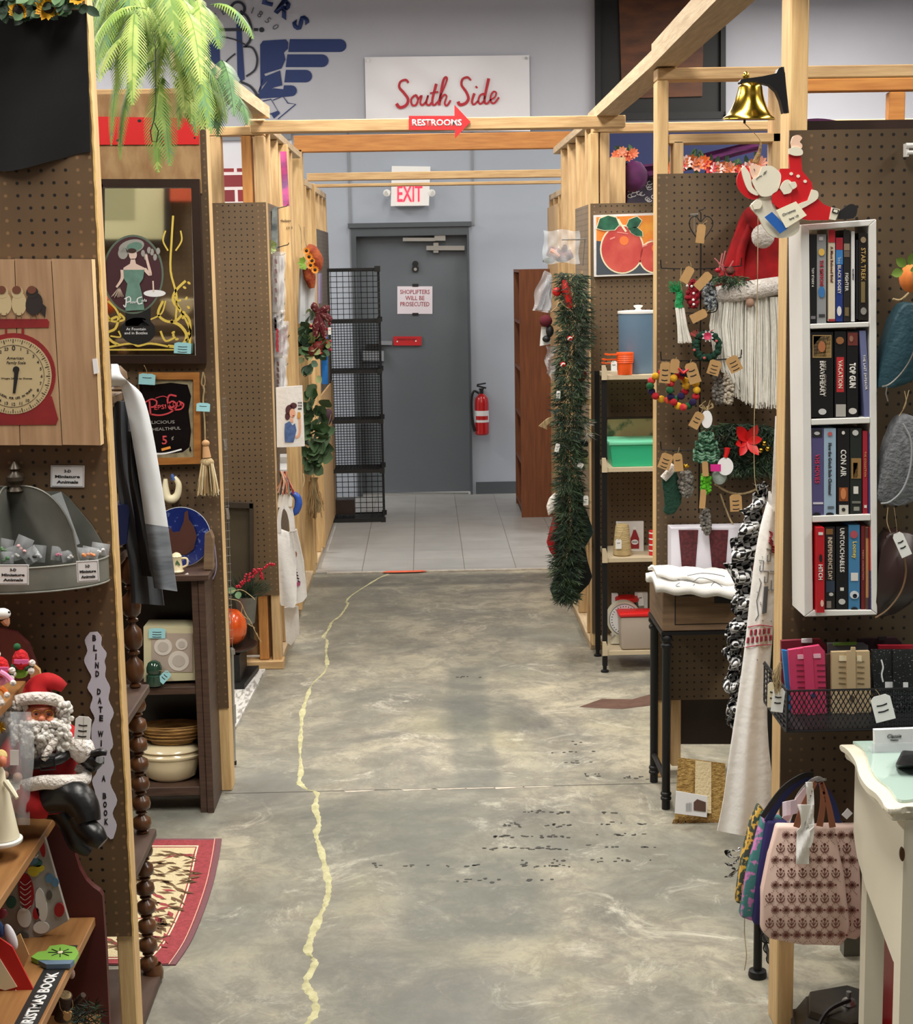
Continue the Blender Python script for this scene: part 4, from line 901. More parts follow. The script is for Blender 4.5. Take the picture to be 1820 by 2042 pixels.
# painted canvas leaning
t = thing('painted_board', 'grey Christmas board with red, blue and yellow painted figures leaning on the shelf', 'picture', P(60, 1890, 3.12)); Yk = 3.2
b = B().m(mat('canvasgrey', (176,170,164), .7, var=.15, scale=20)); b.pp([(-40,1760),(-20,1925),(45,1888),(136,1836),(88,1668),(60,1672)][::-1], Yk, .012); b.build('board', t, 0)
for cc, shapes in {(168,28,40): [('d',52,1778,15,36,-.1),('d',72,1822,7,12,0),('d',118,1815,10,14,0),('d',84,1690,5,20,-.15)], (232,228,222): [('d',48,1830,14,20,-.2),('d',82,1805,11,34,-.15),('d',82,1850,16,12,0)], (220,200,60): [('d',66,1738,12,10,.4),('d',78,1732,10,7,0)], (96,140,176): [('d',98,1752,8,9,0),('d',110,1760,7,9,0),('d',64,1716,12,8,0)],
      (220,90,140): [('d',50,1730,6,9,.5)], (60,110,100): [('d',22,1800,10,12,0),('d',75,1722,9,7,0)], (90,88,84): [('d',98,1786,6,9,0),('d',45,1868,12,10,0)]}.items():
    for i, s_ in enumerate(shapes): b = B().m(flat(cc, .5)); b.disc(s_[1], s_[2], s_[3], s_[4], Yk-.004-.0004*i, .004, 16, s_[5]); b.build('painted_figure', t)
b = B().m('white')
for i in range(6): b.stroke([(40,1758+i*10),(50,1765+i*10),(62,1756+i*10)], 1.2, Yk-.0068)
b.stroke([(64,1692),(70,1710),(76,1704)], 3, Yk-.0068); b.build('painted_lines', t, 0)
t = thing('hanging_ornament', 'cluster of white and blue glittery ornaments at the left frame edge above the red card', 'ornament', P(20, 1900, 2.98))
for cx, cy, rx, ry, cc in ((0,1822,16,12,(120,20,36)),(-2,1850,10,22,(60,90,150)),(22,1868,11,30,(232,232,238)),(0,1890,8,20,(232,232,238))):
    b = B().m(flat(cc, .5)); E(b, cx, cy, 2.98, rx, ry, .006, -.3); b.build('ornament', t)
t = card('greeting_card', 'red card with a white leaf pattern standing at the bottom left corner', 'card', [(-60,1830),(-60,2080),(62,2100),(74,1988),(24,1888)][::-1], 2.95, mat('cardred', (196,34,34), .5), .004)
b = B().m('cream'); b.pp([(-40,1848),(26,1955),(34,1968),(10,1975),(-40,1960)][::-1], 2.948, .002); b.build('card_picture', t, 0)
b = B().m('white')
for a in range(6): b.stroke([(42,2004), (42+18*math.cos(a*1.05), 2004+17*math.sin(a*1.05))], 5, 2.9485, .001)
b.stroke([(30,1975),(52,1990)], 3, 2.9485); b.stroke([(55,1975),(56,1992)], 3, 2.9485); b.build('leaf_print', t, 0)
t = card('greeting_card', 'brown and cream card tucked behind the red card', 'card', [(18,1880),(46,1932),(58,1905),(40,1862)][::-1], 3.0, 'kraft'); 
# bottom shelf
x4, z4 = szs[3]
t = thing('log_ornament', 'small log slice ornament with hanging wooden bear tag on the lowest shelf', 'ornament', P(125, 2030, 3.12))
b = B().m(mat('bark', (66,50,38), .8, var=.3, scale=40, bump=.5)); a0, a1 = P(130,1985,3.1), P(122,2030,3.12); b.tube([a0, a1], 15/K(3.1), 14); T(b, [(150,2000,3.12),(166,1984,3.1)], 6, 3.1, 10); lg = b.build('log', t)
b = B().m('straw'); b.lathe([(12.5/K(3.1), 0), (12.5/K(3.1), .002)], a0, 16, (a0-a1)); b.build('cut_face', lg)
b = B().m('kraft'); b.disc(134,2028,8,8,3.08,.003); b.disc(128,2020,3,3,3.08,.003); b.disc(140,2020,3,3,3.08,.003); b.build('bear_tag', t, 0)
b = B().m('straw'); T(b, smooth([(118,1996),(122,2014),(134,2018),(145,2008),(144,1994)],4), .6, 3.085, 5); b.build('string', t)
b = B()
for i in range(260): b.m(R.choice(('leaf_d','black','pineleaf'))); p = P(R.uniform(140,200), R.uniform(2005,2050), R.uniform(3.1,3.22)); b.spray(p, (R.uniform(-1,1), -.3, R.uniform(-.2,1)), .03, .003)
one(b, 'dark_greenery', 'dark artificial greenery lying on the lowest shelf beside the log', 'greenery', smooth_=False)
t = thing('ornament', 'small pink and white ornament peeking above the log slice', 'ornament', P(143,1955,3.2)); b = B().m(flat((196,160,150))); E(b, 143, 1942, 3.2, 7, 11); b.build('body', t); b = B().m('white'); E(b, 143, 1930, 3.2, 4, 3); b.build('cap', t)

# bearded Christmas figure
Ys = 3.22; x2, z2 = szs[1]
t = thing('christmas_doll', 'seated white-bearded Christmas doll in red suit, boots hanging over the shelf', 'doll', P(100, 1625, Ys))
b = B().m('redvelvet'); E(b, 95, 1520, Ys, 62, 62, .055, .1, 20); E(b, 110, 1475, Ys, 50, 40, .05, 0, 18); TS(b, [(135,1478,Ys-.01),(150,1492,Ys-.02),(165,1498,Ys-.03)], [20,19,17], n=14); TS(b, [(30,1480,Ys-.02),(12,1510,Ys-.05),(20,1530,Ys-.06)], [20,18,17], n=14)
TS(b, [(90,1570,Ys),(100,1590,Ys-.02),(130,1595,Ys-.02)], [40,36,30], n=16); TS(b, [(40,1580,Ys-.05),(60,1600,Ys-.06),(95,1605,Ys-.05)], [36,32,28], n=16); b.build('suit', t)
b = B().m('redvelvet'); TS(b, [(75,1398,Ys),(78,1375,Ys),(92,1360,Ys),(112,1362,Ys),(128,1372,Ys)], [34,30,20,15,10], n=16); ht_ = b.build('hat', t)
b = B().m('fur'); TS(b, [(30,1400,Ys-.01),(50,1394,Ys-.035),(78,1392,Ys-.045),(104,1394,Ys-.035),(116,1400,Ys-.01),(100,1402,Ys+.03),(50,1402,Ys+.03)], 13, Ys, 10, closed=False); b.build('fur_band', ht_)
b = B().m(mat('dollskin', (218,132,100), .5)); E(b, 76, 1428, Ys-.012, 32, 30, .034, 0, 18); E(b, 84, 1433, Ys-.05, 7, 7, .009); E(b, 62, 1436, Ys-.042, 10, 8, .01); E(b, 100, 1436, Ys-.038, 9, 8, .01); hd_ = b.build('head', t)
b = B().m('brass')
for gx in (72, 97): T(b, [(gx+9*math.cos(a), 1424+8*math.sin(a)) for a in [2*PI*i/14 for i in range(14)]], .7, Ys-.052, 5, closed=True)
T(b, [(81,1424),(88,1424)], .7, Ys-.053, 5); b.build('glasses', hd_)
b = B().m('ink'); E(b, 72, 1424, Ys-.046, 3, 2.4, .003); E(b, 97, 1424, Ys-.044, 3, 2.4, .003); b.build('eyes', hd_)
b = B().m('hair')
for i in range(520):   # curls of beard and hair
    a = R.uniform(0, 2*PI); rr_ = math.sqrt(R.random()); cx, cy = 82+58*rr_*math.cos(a), 1472+42*rr_*math.sin(a)
    if cy < 1440 and 52 < cx < 108: continue
    E(b, cx, cy, Ys-.04-.02*(1-rr_)+R.uniform(-.008,.008), R.uniform(4.5,7.5), R.uniform(4.5,7.5), n=6, jit=.12)
for i in range(260):
    sd = R.choice((-1, 1)); cx = (22+R.gauss(0, 11)) if sd < 0 else (126+R.gauss(0, 8)); cy = R.uniform(1402, 1455); E(b, cx, cy, Ys-.02+R.uniform(-.015,.015), R.uniform(4,7.5), R.uniform(4,7.5), n=6, jit=.12)
for i in range(30): E(b, 84+R.uniform(-26,26), 1443+R.uniform(-2,5), Ys-.055, 7, 5, n=7, jit=.1)
b.build('beard', t, ang=180)
b = B().m('blackleather'); TS(b, [(62,1525,Ys-.06),(90,1522,Ys-.07),(118,1514,Ys-.062),(132,1505,Ys-.04)], 11, n=10); bl = b.build('belt', t)
b = B().m('blackmetal'); T(b, [(80,1510),(108,1508),(110,1534),(82,1536)], 2, Ys-.078, 6, closed=True); b.build('buckle', bl)
b = B().m('fur'); TS(b, [(150,1480,Ys-.02),(163,1495,Ys-.03),(172,1512,Ys-.03)], [24,27,20], n=14); b.build('cuff', t)
b = B().m('fur'); TS(b, [(48,1568,Ys-.06),(85,1560,Ys-.08),(125,1560,Ys-.07),(165,1556,Ys-.05),(170,1540,Ys-.03),(150,1530,Ys-.03)], [14,15,16,15,10,7], n=12); b.build('coat_trim', t)
b = B().m('fur'); TS(b, [(110,1475,Ys-.06),(95,1500,Ys-.07),(88,1515,Ys-.072)], 8, n=10); b.build('front_trim', t)
b = B().m('blackleather'); TS(b, [(172,1512,Ys-.03),(188,1518,Ys-.04),(196,1512,Ys-.045)], [18,17,13], n=12); TS(b, [(185,1504,Ys-.045),(200,1500,Ys-.05),(213,1502,Ys-.05)], [8,8,5], n=10); TS(b, [(170,1530,Ys-.02),(185,1530,Ys-.03),(198,1522,Ys-.035)], [10,10,7], n=10); b.build('mitten', t)
b = B().m('blackleather'); TS(b, [(88,1598,Ys-.05),(120,1588,Ys-.06),(150,1590,Ys-.07),(168,1612,Ys-.08),(176,1640,Ys-.09)], [28,34,36,32,26], n=18)
TS(b, [(160,1625,Ys-.08),(172,1650,Ys-.09),(190,1668,Ys-.1),(205,1682,Ys-.105)], [26,25,24,14], n=18); b.build('boot', t)
b = B().m('blackleather'); TS(b, [(95,1610,Ys-.0),(120,1616,Ys-.02),(140,1645,Ys-.02),(155,1680,Ys-.02),(180,1700,Ys-.02)], [24,24,22,20,10], n=16); b.build('boot', t)
price_tag(t, 165, 1452, 32, 46, Ys-.07, rot=.08, string=(163,1486), lines=3)
# dolls and bag at the frame edge
t = thing('wrapped_figure', 'small gnome figure inside a clear plastic bag in front of the bearded doll', 'figurine', P(35, 1640, 3.13))
b = B().m('clearplastic'); b.sheet(lambda u, v: P(-12+u*(78-10*abs(v-.5))+4*math.sin(v*6), 1420+v*225, 3.13-.03*math.sin(u*PI)*math.sin(v*PI)-.004*math.sin(u*17+v*9)), 16, 16, .0015); b.build('bag', t)
b = B().m(flat((196,150,130))); E(b, 35, 1550, 3.145, 10, 10); E(b, 10, 1545, 3.145, 8, 8); b.build('nose', t)
b = B().m('fur'); E(b, 28, 1580, 3.155, 28, 30, .02, 0, 14); b.build('beard', t); b = B().m(flat((120,30,50))); TS(b, [(30,1540,3.16),(33,1510,3.16),(36,1480,3.16)], [16,10,2], n=12); b.build('hat', t)
b = B().m('paper'); b.rect(20, 1496, 37, 1526, 3.09, .001); b.build('price_tag', t, 0)
t = thing('angel_doll', 'blonde angel doll in cream dress on a round white base at the left edge', 'doll', P(15, 1680, 3.06))
b = B().m(flat((232,224,196), .8)); k_ = K(3.06); b.lathe([(34/k_,0),(30/k_,.02),(22/k_,.07),(13/k_,.12),(12/k_,.135),(5/k_,.15)], P(6, 1670, 3.06), 18); TS(b, [(12,1560,3.05),(26,1580,3.02),(34,1592,3.01)], [7,6,4], n=8); b.build('dress', t)
b = B().m('dollskin'); E(b, 4, 1518, 3.05, 10, 12); b.build('head', t); b = B().m(mat('blonde', (226,200,130), .8, bump=.6, bscale=60)); E(b, 2, 1508, 3.06, 13, 14); E(b, -6, 1524, 3.06, 8, 14); b.build('hair', t)
b = B().m('white'); b.lathe([(40/k_,0),(42/k_,.003),(42/k_,.007),(36/k_,.009)], P(4, 1672, 3.06)+Vector((0,0,-.008)), 24); b.build('base', t)
b = B().m('brass')
for i in range(14): a = i*2*PI/14; b.tube([P(2,1450,2.92), P(2+10*math.cos(a),1450+12*math.sin(a),2.92)], .0012, 4)
one(b, 'gold_star', 'gold spiky star ornament at the left edge beside the white beard', 'ornament')
for (x, y, Yd, hat, pom, body, lab) in ((42,1310,3.2,(190,24,34),(30,90,50),(120,170,60),'knit elf doll in red hat with green pompom and pink goggles on the top shelf'), (2,1325,3.1,(200,24,30),(240,236,230),(238,150,190),'knit doll in red hat with pink body cut by the left frame edge')):
    t = thing('knit_doll', lab, 'doll', P(x, y+42, Yd))
    b = B().m(mat('knit%d' % hat[0], hat, .9, bump=.8, bscale=90)); TS(b, [(x,y+10,Yd),(x-2,y-4,Yd),(x-5,y-14,Yd)], [18,15,6], n=14); h_ = b.build('hat', t)
    b = B().m(flat(pom, .9)); E(b, x-8, y-20, Yd, 7.5, 7.5); b.build('pompom', h_)
    b = B().m(flat(hat, .9)); E(b, x, y+14, Yd-.005, 15, 12); b.build('head', t)
    b = B().m(flat((232,110,170), .4)); b.pp([(x-14,y+6),(x+14,y+6),(x+14,y+13),(x+3,y+15),(x,y+12),(x-3,y+15),(x-14,y+13)][::-1], Yd-.028, .004); b.build('goggles', t)
    b = B().m(flat(body, .9)); E(b, x-2, y+32, Yd, 16, 11); b.build('body', t)
    b = B().m(flat((40,70,46), .9)); TS(b, [(x+8,y+24,Yd-.01),(x+18,y+22,Yd-.01),(x+22,y+14,Yd-.01)], 5, n=8); TS(b, [(x-8,y+22,Yd-.01),(x-20,y+18,Yd-.01)], 5, n=8); b.build('arms', t)
    for dx, dy in ((20,28),(22,12),(-16,34)):
        b = B().m('fur'); E(b, x+dx, y+dy, Yd-.02, 7, 7); b.build('pompom', t)
t = thing('knit_doll_pair', 'pink and white dangling knit doll legs with pompoms below the top shelf', 'doll', P(10,1400,3.0))
for x0, y0, x1, y1, cc in ((0,1340,26,1362,(236,150,190)),(2,1372,14,1386,(240,130,60)),(-4,1390,4,1402,(240,236,230))):
    b = B().m(flat(cc, .9)); TS(b, [(x0,y0,3.0),((x0+x1)/2,(y0+y1)/2-3,3.0),(x1,y1,3.0)], 6, n=8); l_ = b.build('leg', t); b = B().m('fur'); E(b, x1, y1, 2.99, 6.5, 6.5); b.build('pompom', l_)
t = thing('bird_ornament', 'white bird head ornament with orange beak at the left frame edge', 'ornament', P(5, 1245, 3.25)); b = B().m('white'); E(b, 4, 1224, 3.25, 18, 12); b.build('head', t)
b = B().m(flat((196,140,110))); TS(b, [(8,1236,3.25),(14,1244,3.25),(16,1232,3.25)], [9,6,3], n=8); b.build('beak', t); b = B().m('ink'); E(b, 18, 1221, 3.235, 2.4, 2.4); b.build('eye', t)
b = B().m('kraft'); b.pp([(62,1322),(78,1336),(80,1346),(60,1352)][::-1], 3.25, .012); one(b, 'cork_piece', 'small tan cork block standing at the top shelf end', 'block')

# ================================================================ SPINDLE ETAGERE behind the nearest left board
Ye = 3.88; xe = P(299, 2000, Ye).x+.02
zs_ = [P(290,1370,Ye).z, P(302,1660,Ye).z, P(313,1940,Ye).z, P(258,1092,Ye).z, P(245,782,Ye).z]
t = thing('spindle_shelf', 'dark wooden open shelf unit with turned bead spindles behind the nearest post', 'shelf unit', (xe-.3, 3.75, 0))
for i, z in enumerate(zs_):
    b = B().m('darkwood_h' if i < 4 else 'greywood'); xf = xe+.012 if i < 3 else xe-.0-.02; b.box(-1.3, xf, 3.56, Ye+.03, z-.022, z); b.bev(.003, 1); b.build('shelf', t, 0)
def spindle(x, y, z0, z1, n):
    b = B().m('spindle'); h = (z1-z0)/n; pr_ = []
    for i in range(n):
        z = h*i; pr_ += [(.008,z),(.015,z+h*.04),(.015,z+h*.1),(.009,z+h*.14),(.0215,z+h*.28),(.0245,z+h*.5),(.0215,z+h*.76),(.009,z+h*.92)]
    pr_.append((.008, z1-z0)); b.lathe(pr_, (x, y, z0), 14); return b.build('spindle', t, ang=60)
for xx in (xe-.018, -1.27):
    for yy in (Ye, 3.6) if xx < -1 else (Ye,):
        spindle(xx, yy, zs_[0], zs_[3]-.022, 4 if xx > -1 else 4); spindle(xx, yy, zs_[1], zs_[0]-.022, 7); spindle(xx, yy, zs_[2], zs_[1]-.022, 7); spindle(xx, yy, zs_[3], zs_[4]-.022, 6)
for xx, yy in ((xe-.005, Ye), (-1.27, 3.6), (-1.27, Ye)):
    b = B().m('spindle'); b.lathe([(.01,0),(.022,.012),(.024,.03),(.018,.05),(.01,zs_[2]-.022)], (xx, yy, 0), 16); b.build('foot', t)
b = B().m('greywood'); b.lathe([(.012,0),(.02,.006),(.012,.012),(.024,.03),(.022,.045),(.008,.06)], P(236,780,Ye-.05)+Vector((0,0,.0)), 16); b.build('finial', t)
b = B().m('navy'); b.pp([(225,1008),(260,1006),(256,1040),(252,1084),(232,1090),(222,1090)][::-1], 3.82, .09); one(b, 'blue_pot', 'dark blue square pot on the spindle unit beside the hanging scarves', 'pot', smooth_=False)
# hanging fabrics
def ribbon_cloth(name, lab, key, cl, w0, w1, Y, t_=.006, folds=2.5, amp=.008, key2=None, split=None):
    th = thing(name, lab, 'scarf', P(cl[-1][0], cl[-1][1], Y)); cl = smooth(cl, 5)
    def mk(a, bb, ky, nm):
        b = B().m(ky); n = 22
        def fn(u, v):
            tt = a+(bb-a)*v; i = tt*(len(cl)-1); j = min(int(i), len(cl)-2); f = i-j; x = cl[j][0]+(cl[j+1][0]-cl[j][0])*f; y = cl[j][1]+(cl[j+1][1]-cl[j][1])*f
            dx, dy = cl[j+1][0]-cl[j][0], cl[j+1][1]-cl[j][1]; l = math.hypot(dx, dy) or 1; w = w0+(w1-w0)*tt
            return P(x-(-dy/l)*(u-.5)*w*-1, y+(-dx/l)*(u-.5)*w*-1*-1, Y-amp*math.sin(u*PI*2*folds+tt*3)-.02*math.sin(PI*u))
        b.sheet(fn, 14, n, t_); b.build(nm, th)
    if split: mk(0, split, key, 'cloth'); mk(split, 1, key2, 'hem_panel')
    else: mk(0, 1, key, 'cloth')
    return th
ribbon_cloth('hanging_scarf', 'charcoal grey fabric length hanging behind the white scarf', 'greycloth', [(243,800),(244,870),(250,940),(262,1010),(275,1080),(288,1140),(294,1205)], 30, 66, 3.84, folds=2, amp=.007)
ribbon_cloth('hanging_scarf', 'black printed fabric length hanging between grey and white scarves', 'black', [(262,860),(268,950),(285,1040),(298,1120),(302,1150)], 16, 50, 3.80, folds=1.5)
ribbon_cloth('hanging_scarf', 'white scarf with silver satin lower end hanging over the shelf top', 'whitecloth', [(222,748),(245,752),(264,785),(280,850),(294,930),(305,1000),(314,1062),(322,1120),(330,1176)], 44, 46, 3.76, folds=1, amp=.004, key2='silvercloth', split=.72)

# ================================================================ LEFT SECOND BOARD
Ym = Y2-.035
t = thing('framed_mirror', 'large dark framed advertising mirror with oval portrait of a lady in a plumed hat', 'mirror', P(300, 725, Ym))
mat('mirror', (214,216,210), .04, metal=1); mat('gold', (226,198,92), .4)
fr = [((188,357),(398,357)),((408,724),(188,724))]
b = B().m('frame_dark'); out = [(186,357),(397,357),(410,725),(186,725)]; inn = [(186,374),(381,374),(390,709),(186,709)]
for i, (pl) in enumerate([[(186,357),(397,357),(381,374),(186,374)], [(397,357),(410,725),(390,709),(381,374)], [(186,725),(410,725),(390,709),(186,709)]]):
    b.pp(pl, Ym, .03)
b.pp([(205,357),(205,724),(150,724),(140,357)], Ym, .03); b.build('frame', t, 0)
b = B().m('white')
for pl in [[(186,372),(383,372),(383,375),(186,375)], [(381,374),(384,374),(392,711),(389,709)], [(186,709),(391,709),(391,711),(186,711)]]: b.pp(pl, Ym+.004, .003)
b.build('inner_lip', t, 0)
b = B().m('mirror'); b.pp([(186,374),(382,374),(391,710),(186,710)], Ym+.016, .004); b.build('glass', t, 0)
Yg = Ym+.0145
b = B().m('gold')
for pts, w_ in [([(345,430),(342,480),(340,540),(352,590),(350,640)],4), ([(370,560),(350,580),(345,600),(360,620),(378,640),(378,690)],5), ([(335,500),(325,480),(330,460)],3), ([(350,500),(362,480),(360,460)],3), ([(340,640),(360,650),(372,670),(360,690),(335,690)],6), ([(325,600),(315,625),(330,640),(350,640),(365,625)],5),
      ([(215,640),(235,632),(230,655),(212,665),(222,680),(238,688)],5), ([(208,615),(222,640),(248,637),(238,625)],4), ([(212,693),(260,685),(275,690),(300,685),(340,692)],4), ([(300,637),(322,625),(330,600)],3), ([(215,600),(230,615),(240,635)],4), ([(350,600),(380,660),(370,680)],4), ([(220,670),(240,672),(236,660)],3), ([(320,660),(330,680),(350,672)],4)]: b.stroke(pts, w_, Yg)
b.rect(210, 696, 378, 699, Yg, .001)
for i in range(14): a = i; b.disc(R.uniform(345,378), R.uniform(560,690), 4, 2.5, Yg-.0004, .001, 8, a)
b.build('gilt_scrollwork', t, 0)
b = B().m('black'); b.disc(275, 660, 35, 27, Yg-.0005, .001, 24); b.rect(250, 610, 300, 650, Yg-.0005, .001); pn = b.build('black_panel', t, 0)
word('At Fountain', 271, 656, 5.5, Yg-.0018, 'paper', pn, 0, width=39); word('and in Bottles', 271, 664, 5.5, Yg-.0018, 'paper', pn, 0, width=46)
b = B().m(flat((96,112,96))); b.disc(265, 547, 61, 79, Yg-.001, .001, 44); b.m(flat((70,36,44), .5)); b.disc(265, 547, 57, 75, Yg-.0022, .001, 44); ov = b.build('oval_portrait', t, 0)
Yo = Yg-.004
mat('portskin', (226,200,186), .6); mat('portgreen', (108,146,132), .6, var=.2, scale=40); mat('portgrey', (160,158,152), .6)
b = B().m('portgrey'); b.disc(262,492,26,14,Yo,.001,20,-.25); b.disc(245,505,10,12,Yo,.001,14); b.m('portgreen'); b.disc(268,492,16,9,Yo-.0004,.001,16,-.2); b.build('plumed_hat', ov, 0)
b = B().m('portskin'); b.disc(265,508,8,10,Yo-.0012,.001,16); b.pp([(261,516),(269,516),(271,526),(290,535),(288,541),(246,541),(246,534),(259,526)][::-1], Yo-.0012, .001); b.stroke([(244,538),(243,556),(232,573)], [8,4], Yo-.001); b.stroke([(288,536),(300,548),(294,522),(291,508)], [7,4], Yo-.001); b.build('lady_print', ov, 0)
b = B().m(flat((62,40,34))); b.disc(263,500,9,5,Yo-.0018,.001,14); b.build('hair_print', ov, 0)
b = B().m('portgreen'); b.pp([(246,538),(288,538),(285,556),(278,566),(284,590),(288,618),(250,620),(250,590),(254,566),(247,556)][::-1], Yo-.0016, .001); b.build('gown_print', ov, 0)
b = B().m(flat((196,176,160)))
for i in range(9): b.stroke([(238,572),(222+i*3,592+R.uniform(-2,2))], 1, Yo-.002)
b.m('paper'); b.disc(308,585,22,7,Yo,.001,18); b.m('portskin'); b.stroke([(305,560),(306,582)], 3, Yo-.001); b.m('portgrey')
for i in range(6): b.disc(285+i*6, 505+8*math.sin(i*2), 4, 7, Yo, .001, 8)
b.build('table_print', ov, 0)
b = B().m('paper'); b.stroke([(252,594),(250,612),(246,608)], 2, Yo-.003); b.stroke([(248,596),(258,592),(260,600),(252,603)], 2, Yo-.003); b.stroke([(283,592),(274,596),(276,606),(284,604)], 2.2, Yo-.003); b.build('lettering', ov, 0)
word('epsi', 266, 603, 6, Yo-.003, 'paper', ov, .01, -.1, width=14, shear=.2); word('ola', 287, 599, 6, Yo-.003, 'paper', ov, .01, -.1, width=11, shear=.2)
price_tag(t, 364, 694, 34, 22, Ym-.006, 'bluetag', .05, lines=3, name='price_label')

t = thing('framed_sign', 'oak framed black advertising mirror with red script lettering and antique edges', 'mirror', P(330, 925, Ym))
b = B().m('frame_oak')
for pl in [[(276,743),(397,743),(385,757),(276,757)], [(397,743),(400,925),(386,912),(385,757)], [(400,925),(280,928),(284,914),(386,912)], [(276,743),(276,757),(286,914),(280,928)][::1]]: b.pp(pl, Ym, .022)
b.build('frame', t, 0)
b = B().m(mat('blackglass', (18,16,18), .08, coat=.5)); b.pp([(276,757),(386,757),(387,913),(284,914)], Ym+.01, .004); b.build('glass', t, 0)
b = B().m(mat('antique', (150,140,112), .4, var=.4, scale=40)); b.pp([(276,758),(384,758),(380,768),(340,763),(300,768),(276,764)][::-1], Ym+.008, .001); b.pp([(384,758),(386,912),(377,900),(381,860),(376,820),(381,790),(374,768)], Ym+.008, .001); b.pp([(290,913),(386,912),(380,890),(364,902),(330,906),(300,900)], Ym+.008, .001); b.build('foxed_edge', t, 0)
Yw = Ym+.0075
pk = mat('signred', (206,66,76), .5); b = B().m(pk)
for pts, w_ in [([(298,800),(300,824),(302,826)],3.5), ([(290,802),(302,796),(312,800),(310,810),(300,812)],3), ([(300,826),(320,828),(340,822),(352,810),(345,800),(336,806),(340,816),(360,816),(366,806),(356,800)],3), ([(352,790),(338,788),(334,800),(340,812),(348,810)],3.5), ([(310,794),(325,790),(335,794)],1.6)]: b.stroke(pts, w_, Yw)
b.build('lettering', t, 0)
word('EPSI', 319, 812, 9, Yw-.0005, pk, t, .02, -.08, width=24); word('OLA', 354, 806, 9, Yw-.0005, pk, t, .02, .05, width=20)
word('DELICIOUS', 317, 842, 6, Yw, 'portgrey', t, 0, -.02, width=62); word('HEALTHFUL', 332, 855, 6, Yw, 'portgrey', t, 0, -.05, width=56)
word('5', 328, 878, 17, Yw, pk, t, .02); word('¢', 344, 874, 8, Yw, 'portgrey', t, 0)
price_tag(t, 293, 756, 33, 22, Ym-.01, 'bluetag', .06, string=(287,728), lines=1)
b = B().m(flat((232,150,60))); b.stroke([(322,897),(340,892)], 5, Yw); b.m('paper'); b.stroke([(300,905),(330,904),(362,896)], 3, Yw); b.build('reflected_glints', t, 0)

t = thing('corded_tassel', 'cream and tan cord tassel with blue tag hanging beside the oak frame', 'tassel', P(415, 990, Ym))
b = B().m('straw'); TS(b, [(405,742),(402,765),(407,775),(405,800),(408,840),(409,878)], 1.6, Ym-.01, 6); TS(b, [(405,742),(409,760),(405,775)], 1.2, Ym-.012, 6); b.build('cord', t)
b = B().m(flat((196,150,104))); E(b, 410, 884, Ym-.02, 8, 7); T(b, [(410,890),(412,912)], [6,9], Ym-.02, 12); b.build('knob', t)
b = B().m('straw'); E(b, 413, 922, Ym-.02, 14, 10, .022); b.build('knot', t)
b = B()
for i in range(150):
    a = R.uniform(-1, 1); b.m(R.choice(('straw','cream','kraft'))); x1_ = 415+a*22; dY = R.uniform(-.028,.01); T(b, [(413+a*12,924,Ym-.02+dY*.6),(414+a*17,950,Ym-.02+dY),(x1_+R.uniform(-1,1),R.uniform(975,990),Ym-.02+dY)], .9, Ym, 3)
b.build('fringe', t, 0)
price_tag(t, 405, 812, 27, 17, Ym-.014, 'bluetag', .05, lines=1)
# dark shelf unit
Yd = 5.16; kd = K(Yd); x1d, x0d = P(426,1600,Yd).x, -1.12
zt_, zm_, zb_ = P(350,1146,Yd).z, P(350,1372,Yd).z, P(350,1572,Yd).z
t = thing('small_bookshelf', 'dark stained low bookshelf standing under the mirrors', 'shelf unit', (x1d-.15, Yd, 0))
for nm, a in (('top', (x0d, x1d+.015, Yd-.015, Y2-.005, zt_-.02, zt_)), ('shelf', (x0d+.02, x1d-.045, Yd+.01, Y2-.012, zm_-.025, zm_)), ('shelf', (x0d+.02, x1d-.045, Yd+.01, Y2-.012, zb_-.03, zb_)), ('side_panel', (x1d-.022, x1d, Yd, Y2-.005, 0, zt_-.021)), ('side_panel', (x0d, x0d+.02, Yd, Y2-.005, 0, zt_-.021)), ('stile', (x1d-.045, x1d-.023, Yd+.005, Yd+.03, 0, zt_-.021)), ('back_panel', (x0d+.02, x1d-.023, Y2-.011, Y2-.005, .05, zt_-.021))):
    b = B().m('darkwood_h' if nm != 'back_panel' else 'frame_dark'); b.box(*a); b.bev(.0015, 1); b.build(nm, t, 0)
t = thing('boxed_dish_set', 'cream cardboard box printed with white plates on the middle shelf', 'box', P(345, 1360, Yd+.06))
b = B().m(mat('boxcream', (204,196,160), .6)); b.pp([(287,1360),(401,1356),(399,1250),(286,1250)], Yd+.05, .11); b.build('box', t, 0)
b = B().m(flat((176,160,146))); b.rect(302,1263,384,1340,Yd+.048,.001); pn = b.build('printed_panel', t, 0)
for (cx, cy, r_) in ((325,1290,18),(356,1318,21),(362,1285,12)):
    b = B().m(flat((214,206,196))); b.disc(cx, cy, r_, r_*.95, Yd+.0465, .001); b.m(flat((190,180,170))); b.disc(cx, cy, r_*.6, r_*.56, Yd+.0455, .001); b.build('plate_print', pn, 0)
price_tag(t, 313, 1263, 33, 20, Yd+.044, 'bluetag', .02, lines=3, name='price_label')
t = thing('glass_insulator', 'dark green glass insulator with a blue tag in front of the dish box', 'glass ornament', P(309, 1366, Yd+.035))
b = B().m(mat('greenglass', (38,66,52), .1, coat=.6)); b.lathe([(.026,0),(.028,.01),(.027,.034),(.021,.038),(.026,.046),(.026,.06),(.02,.076),(.008,.084)], P(309, 1366, Yd+.018), 20); b.build('body', t)
price_tag(t, 328, 1350, 16, 26, Yd+.0, 'bluetag', .75, string=(304,1335))
t = thing('wicker_basket', 'shallow brown wicker basket resting on the lidded casserole', 'basket', P(345, 1473, 5.33))
